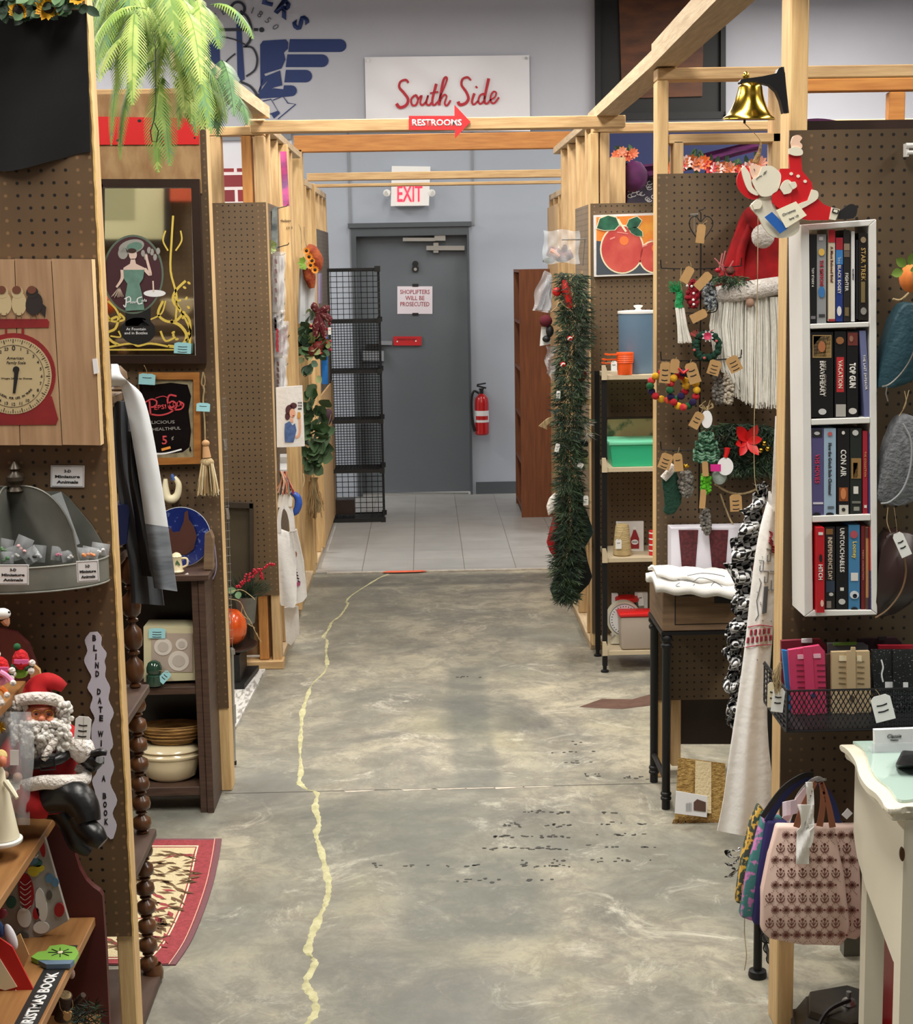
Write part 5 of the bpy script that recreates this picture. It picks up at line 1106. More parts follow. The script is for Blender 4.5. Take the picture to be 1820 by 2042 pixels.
b = B().m('wicker'); c = Vector((P(344,1473,5.27).x, 5.27, zb_+.127)); b.lathe([(.07,0),(.082,.02),(.1,.045),(.104,.062),(.1,.065),(.096,.06),(.085,.03),(.07,.006)], c, 28, sy=.55); b.build('bowl', t)
b = B().m('wicker')
for zz in (.018,.03,.042,.054): b.tube([c+Vector((math.cos(a)*(.086+zz*.27), math.sin(a)*(.086+zz*.27)*.55, zz)) for a in [2*PI*i/24 for i in range(24)]], .003, 5, closed=True)
b.build('weave', t)
t = thing('casserole_dish', 'cream lidded ceramic casserole on the bottom shelf', 'dish', P(345, 1562, 5.33))
c = Vector((P(342,1562,5.27).x, 5.27, zb_+.001)); b = B().m('porcelain'); b.lathe([(.066,0),(.084,.012),(.094,.05),(.1,.08),(.094,.08),(.086,.04),(.056,.012)], c, 32, sy=.7); b.build('pot', t)
b = B().m('porcelain'); b.lathe([(.106,0),(.108,.006),(.098,.012),(.094,.02),(.104,.022),(.102,.026),(.082,.036),(.05,.042),(.01,.044)], c+Vector((0,0,.081)), 32, sy=.7); b.build('lid', t)
t = thing('blue_plate', 'blue and white patterned plate with a brown cow-shaped cutout standing on the shelf', 'plate', P(370, 1130, 5.33))
b = B().m(mat('platewhite', (226,230,240), .2, coat=.4)); pc0 = P(362, 1070, 5.31); b.lathe([(.04,0),(.06,.002),(.082,.008),(.099,.012),(.1,.015),(.08,.011),(.04,.005)], pc0, 36, (0,-1,.12)); b.build('plate', t)
b = B().m(mat('platebl', (24,40,104), .25, col2=(120,140,196), scale=50, thr=(.3,.42), coat=.4)); b.lathe([(.066,.0065),(.078,.0095),(.096,.0145),(.098,.0155),(.066,.0085)], pc0+Vector((0,-.0012,0)), 36, (0,-1,.12)); b.build('blue_rim', t)
b = B().m(mat('platebl2', (200,212,232), .25, col2=(60,84,150), scale=60, thr=(.35,.5))); b.lathe([(.0,.004),(.05,.005)], pc0+Vector((0,-.002,0)), 30, (0,-1,.12)); b.build('centre_pattern', t)
b = B().m(mat('rust_cut', (76,40,30), .6)); b.pp([(340,1110),(352,1106),(372,1106),(386,1095),(392,1070),(386,1050),(376,1036),(374,1018),(368,1022),(366,1040),(358,1060),(345,1062),(337,1050),(338,1080)][::-1], 5.29, .006); b.build('bird_cutout', t, 0)
t = thing('small_pitcher', 'little cream pitcher with green sprig in front of the blue plate', 'mug', P(352, 1148, 5.3))
b = B().m('porcelain'); c = P(353, 1141, 5.19); b.lathe([(.022,0),(.024,.004),(.02,.01),(.018,.03),(.016,.05),(.018,.053),(.012,.062),(.004,.066)], c, 20); b.build('body', t)
b = B().m('porcelain'); b.tube(smooth([tuple(c+Vector((.016,0,.046))), tuple(c+Vector((.034,0,.044))), tuple(c+Vector((.034,0,.024))), tuple(c+Vector((.018,0,.016)))], 4), .0035, 8); b.build('handle', t)
b = B().m('leaf'); b.disc(352,1122,2,5,5.19-.021,.001,10,.4); b.disc(356,1124,2,5,5.19-.021,.001,10,-.5); b.build('sprig', t, 0)
b = B().m('tagpaper'); b.pp([(362,1149),(374,1142),(378,1148),(368,1153)], 5.16, .001); b.build('price_tag', t, 0)
t = thing('dark_jar', 'white rimmed dark jar half hidden behind the pitcher', 'jar', P(336, 1146, 5.33)); b = B().m('porcelain'); b.lathe([(.014,0),(.018,.02),(.012,.05),(.01,.055)], P(334, 1136, 5.24), 16); b.build('body', t); b = B().m('greenglass'); b.lathe([(.011,0),(.004,.01)], P(334,1136,5.24)+Vector((0,0,.055)), 12); b.build('stopper', t)
t = thing('cloth_goose', 'white stuffed cloth goose with blue beak hanging below the mirrors', 'ornament', P(345, 1004, Ym))
b = B().m('cream'); TS(b, [(330,955),(330,975),(334,992),(345,995),(354,985),(356,965),(347,952)], [4,7,9,9,7,6,5], Ym, 12); b.build('body', t); b = B().m(flat((60,90,150))); TS(b, [(347,957),(344,950),(343,945)], [5.5,4.5,2], Ym-.002, 10); b.build('beak', t)
t = thing('gift_bag', 'grey angled wooden stand with a lilac ribbon at the shelf right end', 'stand', P(418, 1150, 5.28))
b = B().m('greywood'); b.pp([(406,1136),(424,1136),(424,1075),(418,1060),(408,1066)], 5.22, .05); b.build('stand', t, 0); b = B().m(flat((150,140,170))); TS(b, [(412,1075),(420,1068),(427,1085),(431,1120),(430,1140),(424,1155)], 1.3, 5.28, 6); b.build('ribbon', t)

# half oval rug
t = thing('braided_rug', 'half-oval woven rug with red border and brown leaf pattern on the concrete', 'rug', PZ(330, 1800, 0))
arcp = [(442,1672),(437,1705),(425,1760),(405,1820),(380,1878),(350,1923)]
mat('rugp', (120,78,84), .9, bump=.4, bscale=200); mat('rugr', (164,66,72), .9, col2=(140,52,58), scale=90, bump=.5); mat('rugc', (214,198,158), .9, var=.1, scale=120, bump=.5)
inner = lambda d: [(x-d*.96, y - (0 if i else 0)) for i, (x, y) in enumerate(arcp)]
for dd, ky, zz, y0, y1 in ((0,'rugp',.004,1672,1923), (11,'rugr',.0055,1675,1921), (46,'cream',.0062,1686,1912), (49,'rugr',.0066,1688,1910), (52,'rugc',.0072,1690,1908)):
    b = B().m(ky); a = smooth([(x-dd*(1 if i < 4 else 1.1), max(y0, min(y1, y))) for i, (x, y) in enumerate(arcp)], 4); left = [(204 if dd < 40 else 204, y1), (214, y0)]
    pp_ = [PZ(x, y, zz) for x, y in a+left]; b.hull(pp_, [v-Vector((0,0,zz-.0005)) for v in pp_]); b.build({'rugp':'edge_binding','rugr':'border','cream':'border_line','rugc':'centre_field'}[ky], t, smooth_=False)
b = B().m(flat((104,78,50), .9)).m(flat((104,78,50), .9))
for i in range(340):
    x, y = R.uniform(215, 392), R.uniform(1698, 1895)
    if x > 392-(max(0, y-1720))**1.25*.11: continue
    if R.random() < .15: b.m(flat((150,60,64), .9))
    else: b.m(flat((104,78,50), .9))
    a = R.uniform(-.5, .7)+ (1 if y > 1780 and R.random() < .5 else 0); l = R.uniform(14, 40); p0, p1 = PZ(x-l/2*math.cos(a), y-l/2*math.sin(a)*.6, .0078), PZ(x+l/2*math.cos(a), y+l/2*math.sin(a)*.6, .0078); pm = (p0+p1)/2; d = (p1-p0); n_ = Vector((-d.y, d.x, 0)).normalized()*R.uniform(.005,.01)
    b._f([b.bm.verts.new(v) for v in (p0, pm+n_, p1, pm-n_)])
b.build('leaf_pattern', t, 0)
b = B().m(flat((228,190,170), .9))
a = smooth([(x-14, y) for x, y in arcp], 4)
for i in range(len(a)-1): b.tube([PZ(*a[i], .0058), PZ(*a[i+1], .0058)], .0013, 4, cap=False)
b.build('piping', t)
# ================================================================ ARROW, LEFT THIRD BOOTH, FAR END
t = thing('restrooms_arrow', 'red arrow sign with white restrooms lettering fixed to the crossbeam', 'sign', P(875, 275, YC-.05))
b = B().m('red'); b.pp([(815,259),(907,259),(907,276),(938,243),(906,209),(906,231),(815,231)], YC-.052, .008); b.build('arrow', t, 0)
word('RESTROOMS', 871, 244.5, 12.5, YC-.0535, 'white', t, .03, width=99)
b = B().m('brightred'); th_ = thing('red_strip', 'red plastic strip with drilled holes stapled across the plywood header', 'strip', P(290, 288, Y2-.02)); b.pp([(120,289),(397,288),(396,236),(120,231)], Y2-.019, .004); b.build('strip', th_, 0)
for hx, hy in ((236,280),(278,241),(388,275)): b = B().m('ink'); b.disc(hx, hy, 4 if hx < 380 else 2, 3 if hx < 380 else 2, Y2-.0195, .0008); b.build('hole', th_, 0)
# goods on the back of the nearest left board (seen in the mirror)
def back(px, py, dy=0): v = P(px, py, 7.35); return Vector((v.x, Y1+.1+dy, v.z))
t = thing('framed_print', 'cream matted picture in dark frame, reflected in the large mirror', 'picture', back(270,470)); 
def bpoly(b, pts, d0, d1): return b.hull([back(x, y, d0) for x, y in pts], [back(x, y, d1) for x, y in pts])
b = B().m('frame_dark'); bpoly(b, [(170,350),(350,350),(350,492),(170,492)], 0, .015); b.build('frame', t, 0)
b = B().m(flat((222,214,170))); bpoly(b, [(170,365),(338,365),(338,478),(170,478)], .015, .02); b.build('mat_board', t, 0)
b = B().m(flat((176,170,130))); bpoly(b, [(210,370),(282,370),(282,440),(210,440)], .02, .023); b.build('picture', t, 0)
t = thing('orange_box', 'orange printed box above the print, seen only in the mirror', 'box', back(350,400)); b = B().m(flat((226,96,60))); bpoly(b, [(356,366),(396,366),(396,405),(356,405)], 0, .1); b.build('box', t, 0)
t = thing('pumpkin', 'small orange pumpkin on the back shelf, seen only in the mirror', 'pumpkin', back(225,600)); b = B().m('orange'); b.ell(back(222,600,.08), .07, .06, .06, 16); b.build('body', t); b = B().m('leaf'); b.ell(back(222,574,.08), .012, .012, .02, 8); b.build('stem', t)
t = thing('serving_bowl', 'cream patterned bowl on the back shelf, seen only in the mirror', 'bowl', back(370,625)); b = B().m('porcelain'); b.lathe([(.03,0),(.06,.03),(.085,.075),(.08,.076),(.055,.03),(.02,.006)], back(374,628,.1), 24); b.build('bowl', t)
b = B().m('greywood'); b.hull([back(120,634,0), back(470,634,0), back(470,634,.2), back(120,634,.2)], [back(120,642,0), back(470,642,0), back(470,642,.2), back(120,642,.2)]); one(b, 'back_shelf', 'plank shelf fixed behind the nearest left board, seen in the mirror', 'shelf', smooth_=False)

# third left booth goods
t = thing('chrome_rack', 'narrow chrome wire rack standing at the edge of the second left partition', 'rack', PZ(466, 1525, 0))
b = B().m('steel'); Yk = 5.62
for x0, x1 in ((444,458),(449,463)):
    T(b, [(x0,792),(x1,1290)], .8, Yk, 6)
b.build('upright_wire', t)
b = B().m('steel')
for i in range(30): y = 795+i*16.5; x = 444+14*(y-792)/498; T(b, [(x-2,y),(x+7,y-1)], .6, Yk, 5)
b.build('rungs', t)
for y, x in ((885,448),(1022,453)): b = B().m('steel'); T(b, [(x-1,y-8),(x+1,y+6)], 4, Yk-.01, 10); T(b, [(x+1,y+7),(x+1,y+13)], 4.5, Yk-.01, 10); b.build('clamp', t)
b = B().m('steel'); T(b, [(462,1292),(467,1518)], 3.6, 5.66, 10); T(b, [(462,1295),(463,1305)], 6, 5.66, 10); T(b, [(465,1405),(466,1442)], 5.5, 5.66, 10); b.build('leg', t)
b = B().m('black'); T(b, [(467,1517),(467,1525)], 5, 5.66, 10); b.build('rubber_foot', t)
t = thing('leaning_tray', 'dark olive wooden tray frame leaning against the third left pegboard', 'tray', P(480, 1280, Y3-.03))
b = B().m(mat('olive', (74,64,46), .6, var=.2, scale=8)); b.pp([(440,1284),(500,1284),(498,1012),(440,1008)], Y3-.02, .008); b.build('panel', t, 0)
b = B().m(mat('olive2', (56,46,36), .5, var=.2, scale=12))
b.pp([(498,1284),(505,1284),(504,1004),(497,1004)], Y3-.045, .035); b.pp([(440,1012),(504,1014),(504,1004),(440,1001)], Y3-.045, .035); b.build('frame', t, 0)
# lantern stove with pumpkin
Yv = 6.80; q0_, q1_ = PZ(430, 1362, 0), PZ(495, 1362, 0)
t = thing('cast_iron_box', 'black cast iron box stove standing on a whitewashed board', 'stove', ((q0_.x+q1_.x)/2, Yv, 0))
zt0 = P(480, 1290, Yv).z; b = B().m('black')
b.hull([(-1.05, Yv-.1, 0), (q1_.x, Yv-.1, 0), (q1_.x+.03, Yv+.22, 0), (-1.05, Yv+.22, 0)], [(-1.05, Yv-.1, .035), (q1_.x, Yv-.1, .035), (q1_.x+.03, Yv+.22, .035), (-1.05, Yv+.22, .035)]); b.build('base', t, 0)
b = B().m('black'); b.box(-1.03, q1_.x-.02, Yv-.07, Yv+.2, .036, zt0-.02); b.build('body', t, 0)
b = B().m('blackmetal'); b.box(-.86, q1_.x-.05, Yv-.078, Yv-.07, .06, zt0-.05); T(b, [(466,1292),(470,1310),(478,1330),(474,1350),(468,1362)], .8, Yv-.12, 5); b.build('door', t, 0)
b = B().m('frame_dark'); b.lathe([(.12,0),(.15,.012),(.155,.02),(.15,.022),(.11,.012)], (P(440,1280,Yv).x-.0, Yv+.05, zt0-.02), 24); b.build('top_plate', t)
t = thing('pumpkin', 'glossy orange pumpkin sitting on the black box stove', 'pumpkin', (P(447,1280,Yv).x, Yv+.05, zt0))
b = B().m(mat('pumpkin_o', (222,98,34), .25, col2=(182,58,18), scale=10, coat=.4)); cx_, r_ = P(447,1240,Yv).x, .092; cz_ = zt0+.078
for i in range(10): a = 2*PI*i/10; b.ell((cx_+.042*math.cos(a), Yv+.05+.042*math.sin(a), cz_), .05, .05, .075, 14)
b.build('body', t); b = B().m('leaf_d'); b.tube([(cx_, Yv+.05, cz_+.06), (cx_+.01, Yv+.05, cz_+.1)], [.01,.006], 8); b.build('stem', t)
b = B().m('straw')
for pts in ([(456,1182),(480,1176),(500,1188),(508,1196)], [(456,1194),(478,1200),(490,1225),(500,1240),(510,1262),(520,1279)], [(483,1210),(482,1225),(495,1235)], [(494,1244),(508,1252)], [(512,1262),(516,1274),(521,1280)]): TS(b, pts, [1.3,.8] if len(pts) == 2 else .9, Yv-.1, 5)
one(b, 'bare_twigs', 'pale bare twig garland trailing over the orange pumpkin', 'twigs')
t = thing('berry_bouquet', 'artificial pine and red berry stems in a grey metal bucket', 'bouquet', P(500, 1235, 6.92))
b = B().m('galv'); c = P(492, 1242, 6.95); b.lathe([(.035,0),(.05,.12),(.052,.12),(.048,.115),(.03,.01)], c, 18); b.build('bucket', t)
b = B()
for i in range(420):
    a = R.uniform(-1.1, 1.1); b.m('pineleaf' if R.random() < .7 else 'pineleaf2'); l0 = R.uniform(0, .10); d = Vector((math.sin(a), R.uniform(-.7,.1), math.cos(a)*.8)); p = c+Vector((0,0,.1))+d*l0; b.spray(p, d+Vector((R.uniform(-.5,.5),R.uniform(-.5,.5),R.uniform(-.2,.5))), R.uniform(.05,.085), .003)
b.build('pine_needles', t, 0)
b = B().m(mat('berry', (172,20,44), .3)); 
for pts in ([(474,1172),(490,1158),(505,1146),(525,1132),(547,1124)], [(474,1168),(500,1142),(515,1140),(524,1152),(520,1146)]):
    for q in smooth(pts, 7): b.ell(P(q[0]+R.uniform(-3,3), q[1]+R.uniform(-3,3), 6.85), .0062, n=8)
b.build('berries', t)
b = B().m('leaf'); b.leaf(P(470,1175,6.85), (-.6,-.3,-.1), (0,-1,.3), .05, .03); b.leaf(P(474,1180,6.85), (.1,-.4,-.3), (0,-1,.3), .05, .03); b.build('leaves', t)
b = B().m(mat('whitewash', (206,204,200), .6, col2=(150,146,140), scale=16, stretch=(4,1,1), thr=(.4,.5))); pts = [PZ(x, y, .012) for x, y in [(440,1470),(470,1449),(529,1334),(440,1334)]]
b.hull(pts, [Vector((v.x, v.y, 0)) for v in pts]); one(b, 'whitewashed_board', 'worn whitewashed board lying on the concrete under the stove', 'board', smooth_=False)

# hanging stock on the end of the third left partition
def pack(name, lab, cat, pts, Y, key, t_=.02, group=None, marks=None, nm='packet'):
    th = thing(name, lab, cat, P(sum(p[0] for p in pts)/len(pts), max(p[1] for p in pts), Y), group); b = B().m(key); b.pp(pts, Y, t_); b.build(nm, th, smooth_=False)
    if marks:
        for mk, ps, w in marks:
            bb = B().m(mk)
            for q in ps:
                if len(q) == 4 and not isinstance(q[0], tuple): bb.disc(q[0], q[1], q[2], q[3], Y-.003-.0003*R.random(), .003, 12)
                else: bb.stroke(q, w, Y-.0035, .002)
            bb.build('print', th, 0)
    return th
t = thing('ribbon_streamer', 'long pink and purple printed ribbon hanging from the left top plate', 'ribbon', P(567, 413, 7.62))
b = B().m(mat('pinkribbon', (222,80,150), .6, col2=(130,80,130), scale=14, thr=(.4,.6))); b.sheet(lambda u, v: P(558+u*13+v*6, 302+v*109, 7.62-.01*math.sin(v*8+u)), 3, 14, .002); b.build('ribbon', t)
for i, (x0, y0, x1, y1) in enumerate(((553,416,572,411),(556,494,574,488),(540,512,566,508),(542,572,566,560),(542,680,575,672),(545,735,572,728),(550,786,574,780),(548,842,572,836),(552,892,580,886),(553,612,566,608))):
    b = B().m('wire'); T(b, [(x0-12,y0+2,7.4),(x1,y1,7.3),(x1+2,y1-4,7.3)], 1, 7.3, 6); one(b, 'peg_hook', 'thin grey wire hook on the end of the third left partition', 'hook', 'wire hooks on the left aisle wall')
pack('packet', 'black packet with pink edge, topmost on the left hanging strip', 'packet', [(536,474),(545,476),(546,418),(537,424)][::1], 7.34, 'black', .015, marks=[(flat((226,70,130)), [[(537,440),(539,474)]], 3)])
pack('packet', 'grey-blue printed packet hanging beside the pencilled stud', 'packet', [(541,500),(553,496),(552,412),(542,416)], 7.32, mat('packgrey', (170,180,180), .5, col2=(70,80,84), scale=14), .012)
t = thing('leafy_ornament', 'pale yellow-green paper leaf ornament on the left hanging strip', 'ornament', P(540,510,7.28)); b = B().m(mat('palegreen', (214,226,164), .6, col2=(130,160,90), scale=30))
for i in range(16): a = R.uniform(0,6.3); b.leaf(P(540,492,7.28), (math.cos(a), -.4, math.sin(a)*1.2), (0,-1,.2), .036, .02)
b.build('leaves', t)
for i, (x0, y0, x1, y1, c2, lab, mk) in enumerate(((542,502,569,622,(150,144,146),'tall clear bag of striped white and grey goods, highest of the hanging bags',(120,90,96)), (541,618,568,664,(70,62,64),'short dark clear bag just below the tall striped one',(60,50,54)), (545,640,575,712,(150,70,80),'clear bag with red lettering below the dark bag',(180,40,56)), (546,706,572,790,(120,110,112),'long clear bag with brown and silver goods above the lady print towel',(90,60,56)))):
    t = thing('hanging_bag', lab, 'bag', P((x0+x1)/2, y1, 7.25))
    b = B().m(mat('baggoods%d' % i, (228,226,228), .4, col2=c2, scale=34, stretch=(2.5,1,.5), thr=(.42,.56))); b.sheet(lambda u, v: P(x0+3+u*(x1-x0-6), y0+8+v*(y1-y0-12), 7.26-.012*math.sin(u*PI)), 6, 8, .012); b.build('contents', t)
    b = B().m('softplastic'); b.sheet(lambda u, v: P(x0+u*(x1-x0)+1.5*math.sin(v*11), y0+v*(y1-y0), 7.24-.016*math.sin(u*PI)-.005*math.sin(v*19+u*7)), 8, 16, .0012); b.build('bag', t)
    b = B().m(flat(mk)); 
    for j in range(5): yy = y0+15+j*(y1-y0-25)/5; b.stroke([(x0+7,yy),(x0+9,yy+9)], 4, 7.235-.018)
    b.build('print', t, 0)
t = thing('printed_towel', 'white folded towel printed with a dark-haired woman in a blue shirt drinking', 'towel', P(585, 895, 7.2)); Yl = 7.2
b = B().m('canvas'); b.pp([(565,892),(607,890),(602,769),(550,773),(552,892)], Yl, .02); b.build('towel', t, 0)
b = B().m(flat((80,40,48))); b.disc(578,818,9,11,Yl-.002,.001,18); b.disc(585,809,7,6,Yl-.002,.001,14); b.disc(573,830,5,8,Yl-.002,.001,14); b.build('hair_print', t, 0)
b = B().m(flat((226,170,140))); b.disc(583,824,6,9,Yl-.003,.001,18); b.stroke([(581,832),(582,842)], 6, Yl-.003); b.stroke([(589,872),(596,868),(598,852),(597,834)], [5,4], Yl-.003); b.disc(596,830,4,5,Yl-.003,.001,12); b.build('skin_print', t, 0)
b = B().m(mat('denim', (84,112,164), .7, col2=(60,84,136), scale=40)); b.pp([(568,845),(577,840),(583,848),(588,844),(591,858),(588,872),(585,882),(568,882),(567,862)][::-1], Yl-.0035, .001); b.build('shirt_print', t, 0)
b = B().m(flat((204,150,70))); b.rect(593,822,599,834,Yl-.004,.001); b.m(flat((150,30,40))); b.disc(585,829,2.2,1.1,Yl-.0042,.001,8); b.build('glass_print', t, 0)
for i, s_ in enumerate(('BACON','THE','BEER')): word(s_, 598, 803+i*6, 3, Yl-.002, 'ink', t, .02, width=8)
t = thing('hanging_bag', 'clear bag holding a white and red towel left of the lady print', 'bag', P(560, 900, 7.24)); b = B().m('whitecloth'); b.pp([(549,880),(566,880),(563,785),(549,785)], 7.25, .012); b.build('contents', t, 0)
b = B().m('softplastic'); b.sheet(lambda u, v: P(546+u*22, 778+v*112, 7.235-.01*math.sin(u*PI)-.004*math.sin(v*15)), 6, 14, .0012); b.build('bag', t); b = B().m('red'); b.disc(557,866,5,6,7.22,.001); b.disc(553,820,3,5,7.22,.001); b.build('print', t, 0)
t = thing('paper_fan', 'bundle of multicoloured striped paper strips below the lady print towel', 'ornament', P(572, 985, 7.2)); b = B()
for i in range(46): b.m(flat(R.choice([(196,60,60),(232,226,214),(110,150,140),(60,60,70),(214,150,120),(150,40,50)]))); x = R.uniform(552,586); TS(b, [(565+R.uniform(-8,8),940),(x*.5+284,960),(x+R.uniform(-4,4),R.uniform(972,990))], 1.1, 7.2-R.uniform(0,.04), 4, 2)
b.build('strips', t, 0)
b = B().m('whitecloth'); b.sheet(lambda u, v: P(558+u*14, 905+v*38, 7.22-.006*math.sin(v*9)), 3, 6, .002); one(b, 'ribbon_loop', 'white satin loop above the striped paper strips', 'ribbon')
b = B().m(mat('blueribbon', (46,86,176), .35, bump=.4, bscale=20)); TS(b, [(580,982),(592,990),(595,1005),(590,1020),(583,1026)], [4,7,8,7,3], 7.22, 10); one(b, 'blue_bow', 'blue satin bow hanging behind the top of the tote bag', 'bow')
b = B().m('white'); b.pp([(553,1012),(582,1010),(583,995),(575,985),(556,986)], 7.18, .015); one(b, 'white_label_roll', 'white paper roll between striped strips and tote handles', 'paper roll', smooth_=False)
def tote(name, lab, body, handles, Y, key, prints=None, hk=None, th_=.02, cat='bag', group=None):
    th = thing(name, lab, cat, P(sum(p[0] for p in body)/len(body), max(p[1] for p in body), Y), group)
    b = B().m(key); cx = sum(p[0] for p in body)/len(body); bb = body
    a = [P(x, y, Y+.004*math.sin(i*2.1)) for i, (x, y) in enumerate(bb)]; b.hull(a, [v+Vector((0, th_, 0)) for v in a])
    bmesh.ops.triangulate(b.bm, faces=b.bm.faces[:]); bmesh.ops.subdivide_edges(b.bm, edges=b.bm.edges[:], cuts=3, use_grid_fill=True)
    for v in b.bm.verts: v.co.y += .004*math.sin(v.co.x*60+v.co.z*14)*(1 if v.co.y < Y+th_/2 else -1)
    b.build('body', th, ang=70)
    for h in handles: b = B().m(hk or key); b.stroke(h, 8 if not isinstance(h[-1], float) else 8, Y-.006, .004) if True else None; b.build('handle', th)
    return th
t = tote('tote_bag', 'white canvas tote bag with long straps hanging in front on the left aisle wall', [(553,1062),(560,1056),(575,1062),(583,1058),(590,1120),(592,1200),(586,1212),(560,1208),(555,1190)][::-1], [[(557,1062),(556,1040),(560,1016),(566,1010)], [(582,1060),(580,1040),(575,1020),(568,1010)]], 7.12, 'canvas')
t = tote('tote_bag', 'white canvas tote bag with brown and pink print behind the plain one', [(580,1058),(591,1056),(605,1120),(612,1190),(604,1200),(588,1205),(582,1150)][::-1], [[(585,1060),(582,1030),(578,1012)]], 7.2, 'canvas')
b = B().m(flat((150,104,84))); b.disc(587,1107,5,8,7.188,.001,10,.3); b.build('print', t, 0); b = B().m(flat((60,40,60)))
for i in range(7): b.stroke([(584+i*1.6,1122+i*6),(588+i*1.6,1125+i*6)], 3, 7.188)
b.m(flat((170,80,120))); b.pp([(591,1170),(598,1168),(599,1160),(592,1161)], 7.188, .001); b.build('print', t, 0)
t = tote('tote_bag', 'lowest white tote bag hanging near the floor with folded bottom', [(566,1212),(594,1210),(597,1265),(580,1287),(570,1280)][::-1], [], 7.22, 'canvas')
# second row
t = thing('autumn_swag', 'orange sunflower and burlap autumn swag hanging from white cord', 'wreath', P(620, 575, 9.0)); Yz = 9.0
b = B().m('straw'); TS(b, [(596,448),(600,462),(601,500)], 1, Yz, 5); TS(b, [(606,452),(608,480),(612,492)], .8, Yz, 5); b.build('cord', t)
b = B().m(mat('burlapO', (178,92,44), .8, col2=(140,50,34), scale=30, bump=.6)); TS(b, [(612,492),(622,500),(632,520),(634,540)], [6,12,13,6], Yz, 12); TS(b, [(612,535),(618,555),(622,575)], [10,12,5], Yz, 10); b.build('burlap', t)
for x, y, r_ in ((616,512,7),(619,529,7),(622,520,6),(628,538,7),(611,500,6)):
    b = B().m(mat('sunO', (240,150,40), .6)); 
    for i in range(12): a = i*PI/6; b.leaf(P(x,y,Yz-.045), (math.cos(a),-.2,math.sin(a)), (0,-1,0), r_*1.25/K(Yz), .009)
    fo = b.build('flower', t); b = B().m('ink'); E(b, x, y, Yz-.048, 3, 3); b.build('seed_head', fo)
b = B().m('leaf').m(mat('limeleaf', (140,180,70), .6))
for i in range(14): a = R.uniform(1.5,5); b.leaf(P(606,525,Yz-.02), (math.cos(a),-.3,math.sin(a)), (0,-1,.2), .04, .02)
b.build('leaves', t)
b = B().m('whitecloth'); b.sheet(lambda u, v: P(597+u*33-3*v, 530+v*115, 9.05-.01*math.sin(u*12)), 10, 8, .003); one(b, 'white_table_runner', 'white cloth length hanging behind the autumn swag', 'cloth')
b = B().m(flat((150,140,168), .8)); b.sheet(lambda u, v: P(632+u*10, 545+v*60, 10.0-.01*math.sin(u*6)), 4, 4, .003); one(b, 'lilac_scarf', 'lilac grey scarf hanging between swag and wire cubes', 'scarf')
b = B().m(mat('bluebag', (40,120,200), .35, bump=.4, bscale=12)); b.sheet(lambda u, v: P(641+u*12+v*1, 668+v*98, 10.3-.01*math.sin(v*9+u*4)), 4, 8, .012); one(b, 'blue_bag', 'bright blue fabric bag hanging beside the wire cubes', 'bag')
def wreathleaf(name, lab, cx, cy, rx, ry, Y, n, keys, l=.07, w=.045, extra=None):
    th = thing(name, lab, 'wreath', P(cx, cy+ry, Y)); b = B()
    for i in range(n):
        a = R.uniform(0, 2*PI); rr_ = R.uniform(.05, .95); x, y = cx+rx*rr_*math.cos(a), cy+ry*rr_*math.sin(a); b.m(R.choice(keys)); b.leaf(P(x, y, Y-R.uniform(0,.07)), (math.cos(a)*.6+R.uniform(-.6,.6), -.6, -math.sin(a)*.6+R.uniform(-.6,.6)), (R.uniform(-.5,.5),-1,R.uniform(-.5,.5)), l*R.uniform(.7,1.2), w*R.uniform(.8,1.2))
    b.build('leaves', th); return th
mat('succ', (120,148,118), .6, col2=(84,116,92), scale=20); mat('succ2', (184,196,140), .6); mat('euca', (112,138,102), .6, col2=(86,112,82), scale=10)
t = wreathleaf('succulent_wreath', 'succulent and red berry wreath with burgundy plaid bow hanging at the left aisle wall', 624, 690, 26, 68, 9.1, 80, ['succ','leaf','succ2','leaf_d'], .075, .05)
b = B().m(mat('plaidbow', (96,24,34), .7, col2=(180,140,130), scale=60, thr=(.38,.44)))
for a, l in ((.4,26),(2.2,22),(-.5,30),(-1.3,50),(-1.7,46)): TS(b, [(634,625),(634+l*.6*math.cos(a),625-l*.6*math.sin(a)-3),(634+l*math.cos(a),625-l*math.sin(a))], [4,8,5], 9.0, 8)
b.build('bow', t); b = B().m('berry')
for i in range(34): b.ell(P(636+R.gauss(0,9), 672+R.gauss(0,20), 9.02), .009, n=8)
b.build('berries', t); b = B().m(flat((118,40,36))); E(b, 622, 700, 9.02, 9, 10); E(b, 634, 690, 9.02, 12, 9); b.build('apple', t); price_tag(t, 657, 660, 6, 15, 8.98, lines=1)
t = wreathleaf('eucalyptus_garland', 'hanging eucalyptus garland of round grey-green leaves on the left aisle wall', 626, 862, 24, 82, 9.2, 70, ['euca','leaf','euca'], .085, .075)
b = B().m(mat('purplebow', (64,34,48), .7)); E(b, 652, 832, 9.3, 11, 18, .03, .2); TS(b, [(648,860),(650,890),(640,870)], 6, 9.3, 8); one(b, 'purple_bow', 'dark purple bow with white tag beside the eucalyptus', 'bow')
th_ = thing('swing_tag', 'white tag hanging from the dark purple bow', 'tag', P(652, 865, 9.2)); price_tag(th_, 652, 858, 9, 14, 9.2, lines=1, string=(660,826))
t = thing('raffia_bunch', 'bunch of tan raffia and brown paper hanging below the eucalyptus', 'ornament', P(628, 1035, 9.2)); b = B()
for i in range(60): b.m(R.choice(('straw','kraft','straw'))); x = R.uniform(610,646); TS(b, [(626+R.uniform(-8,8),952),((x+626)/2+R.uniform(-4,4),985),(x,R.uniform(1000,1038))], .9, 9.2-R.uniform(0,.05), 4, 2)
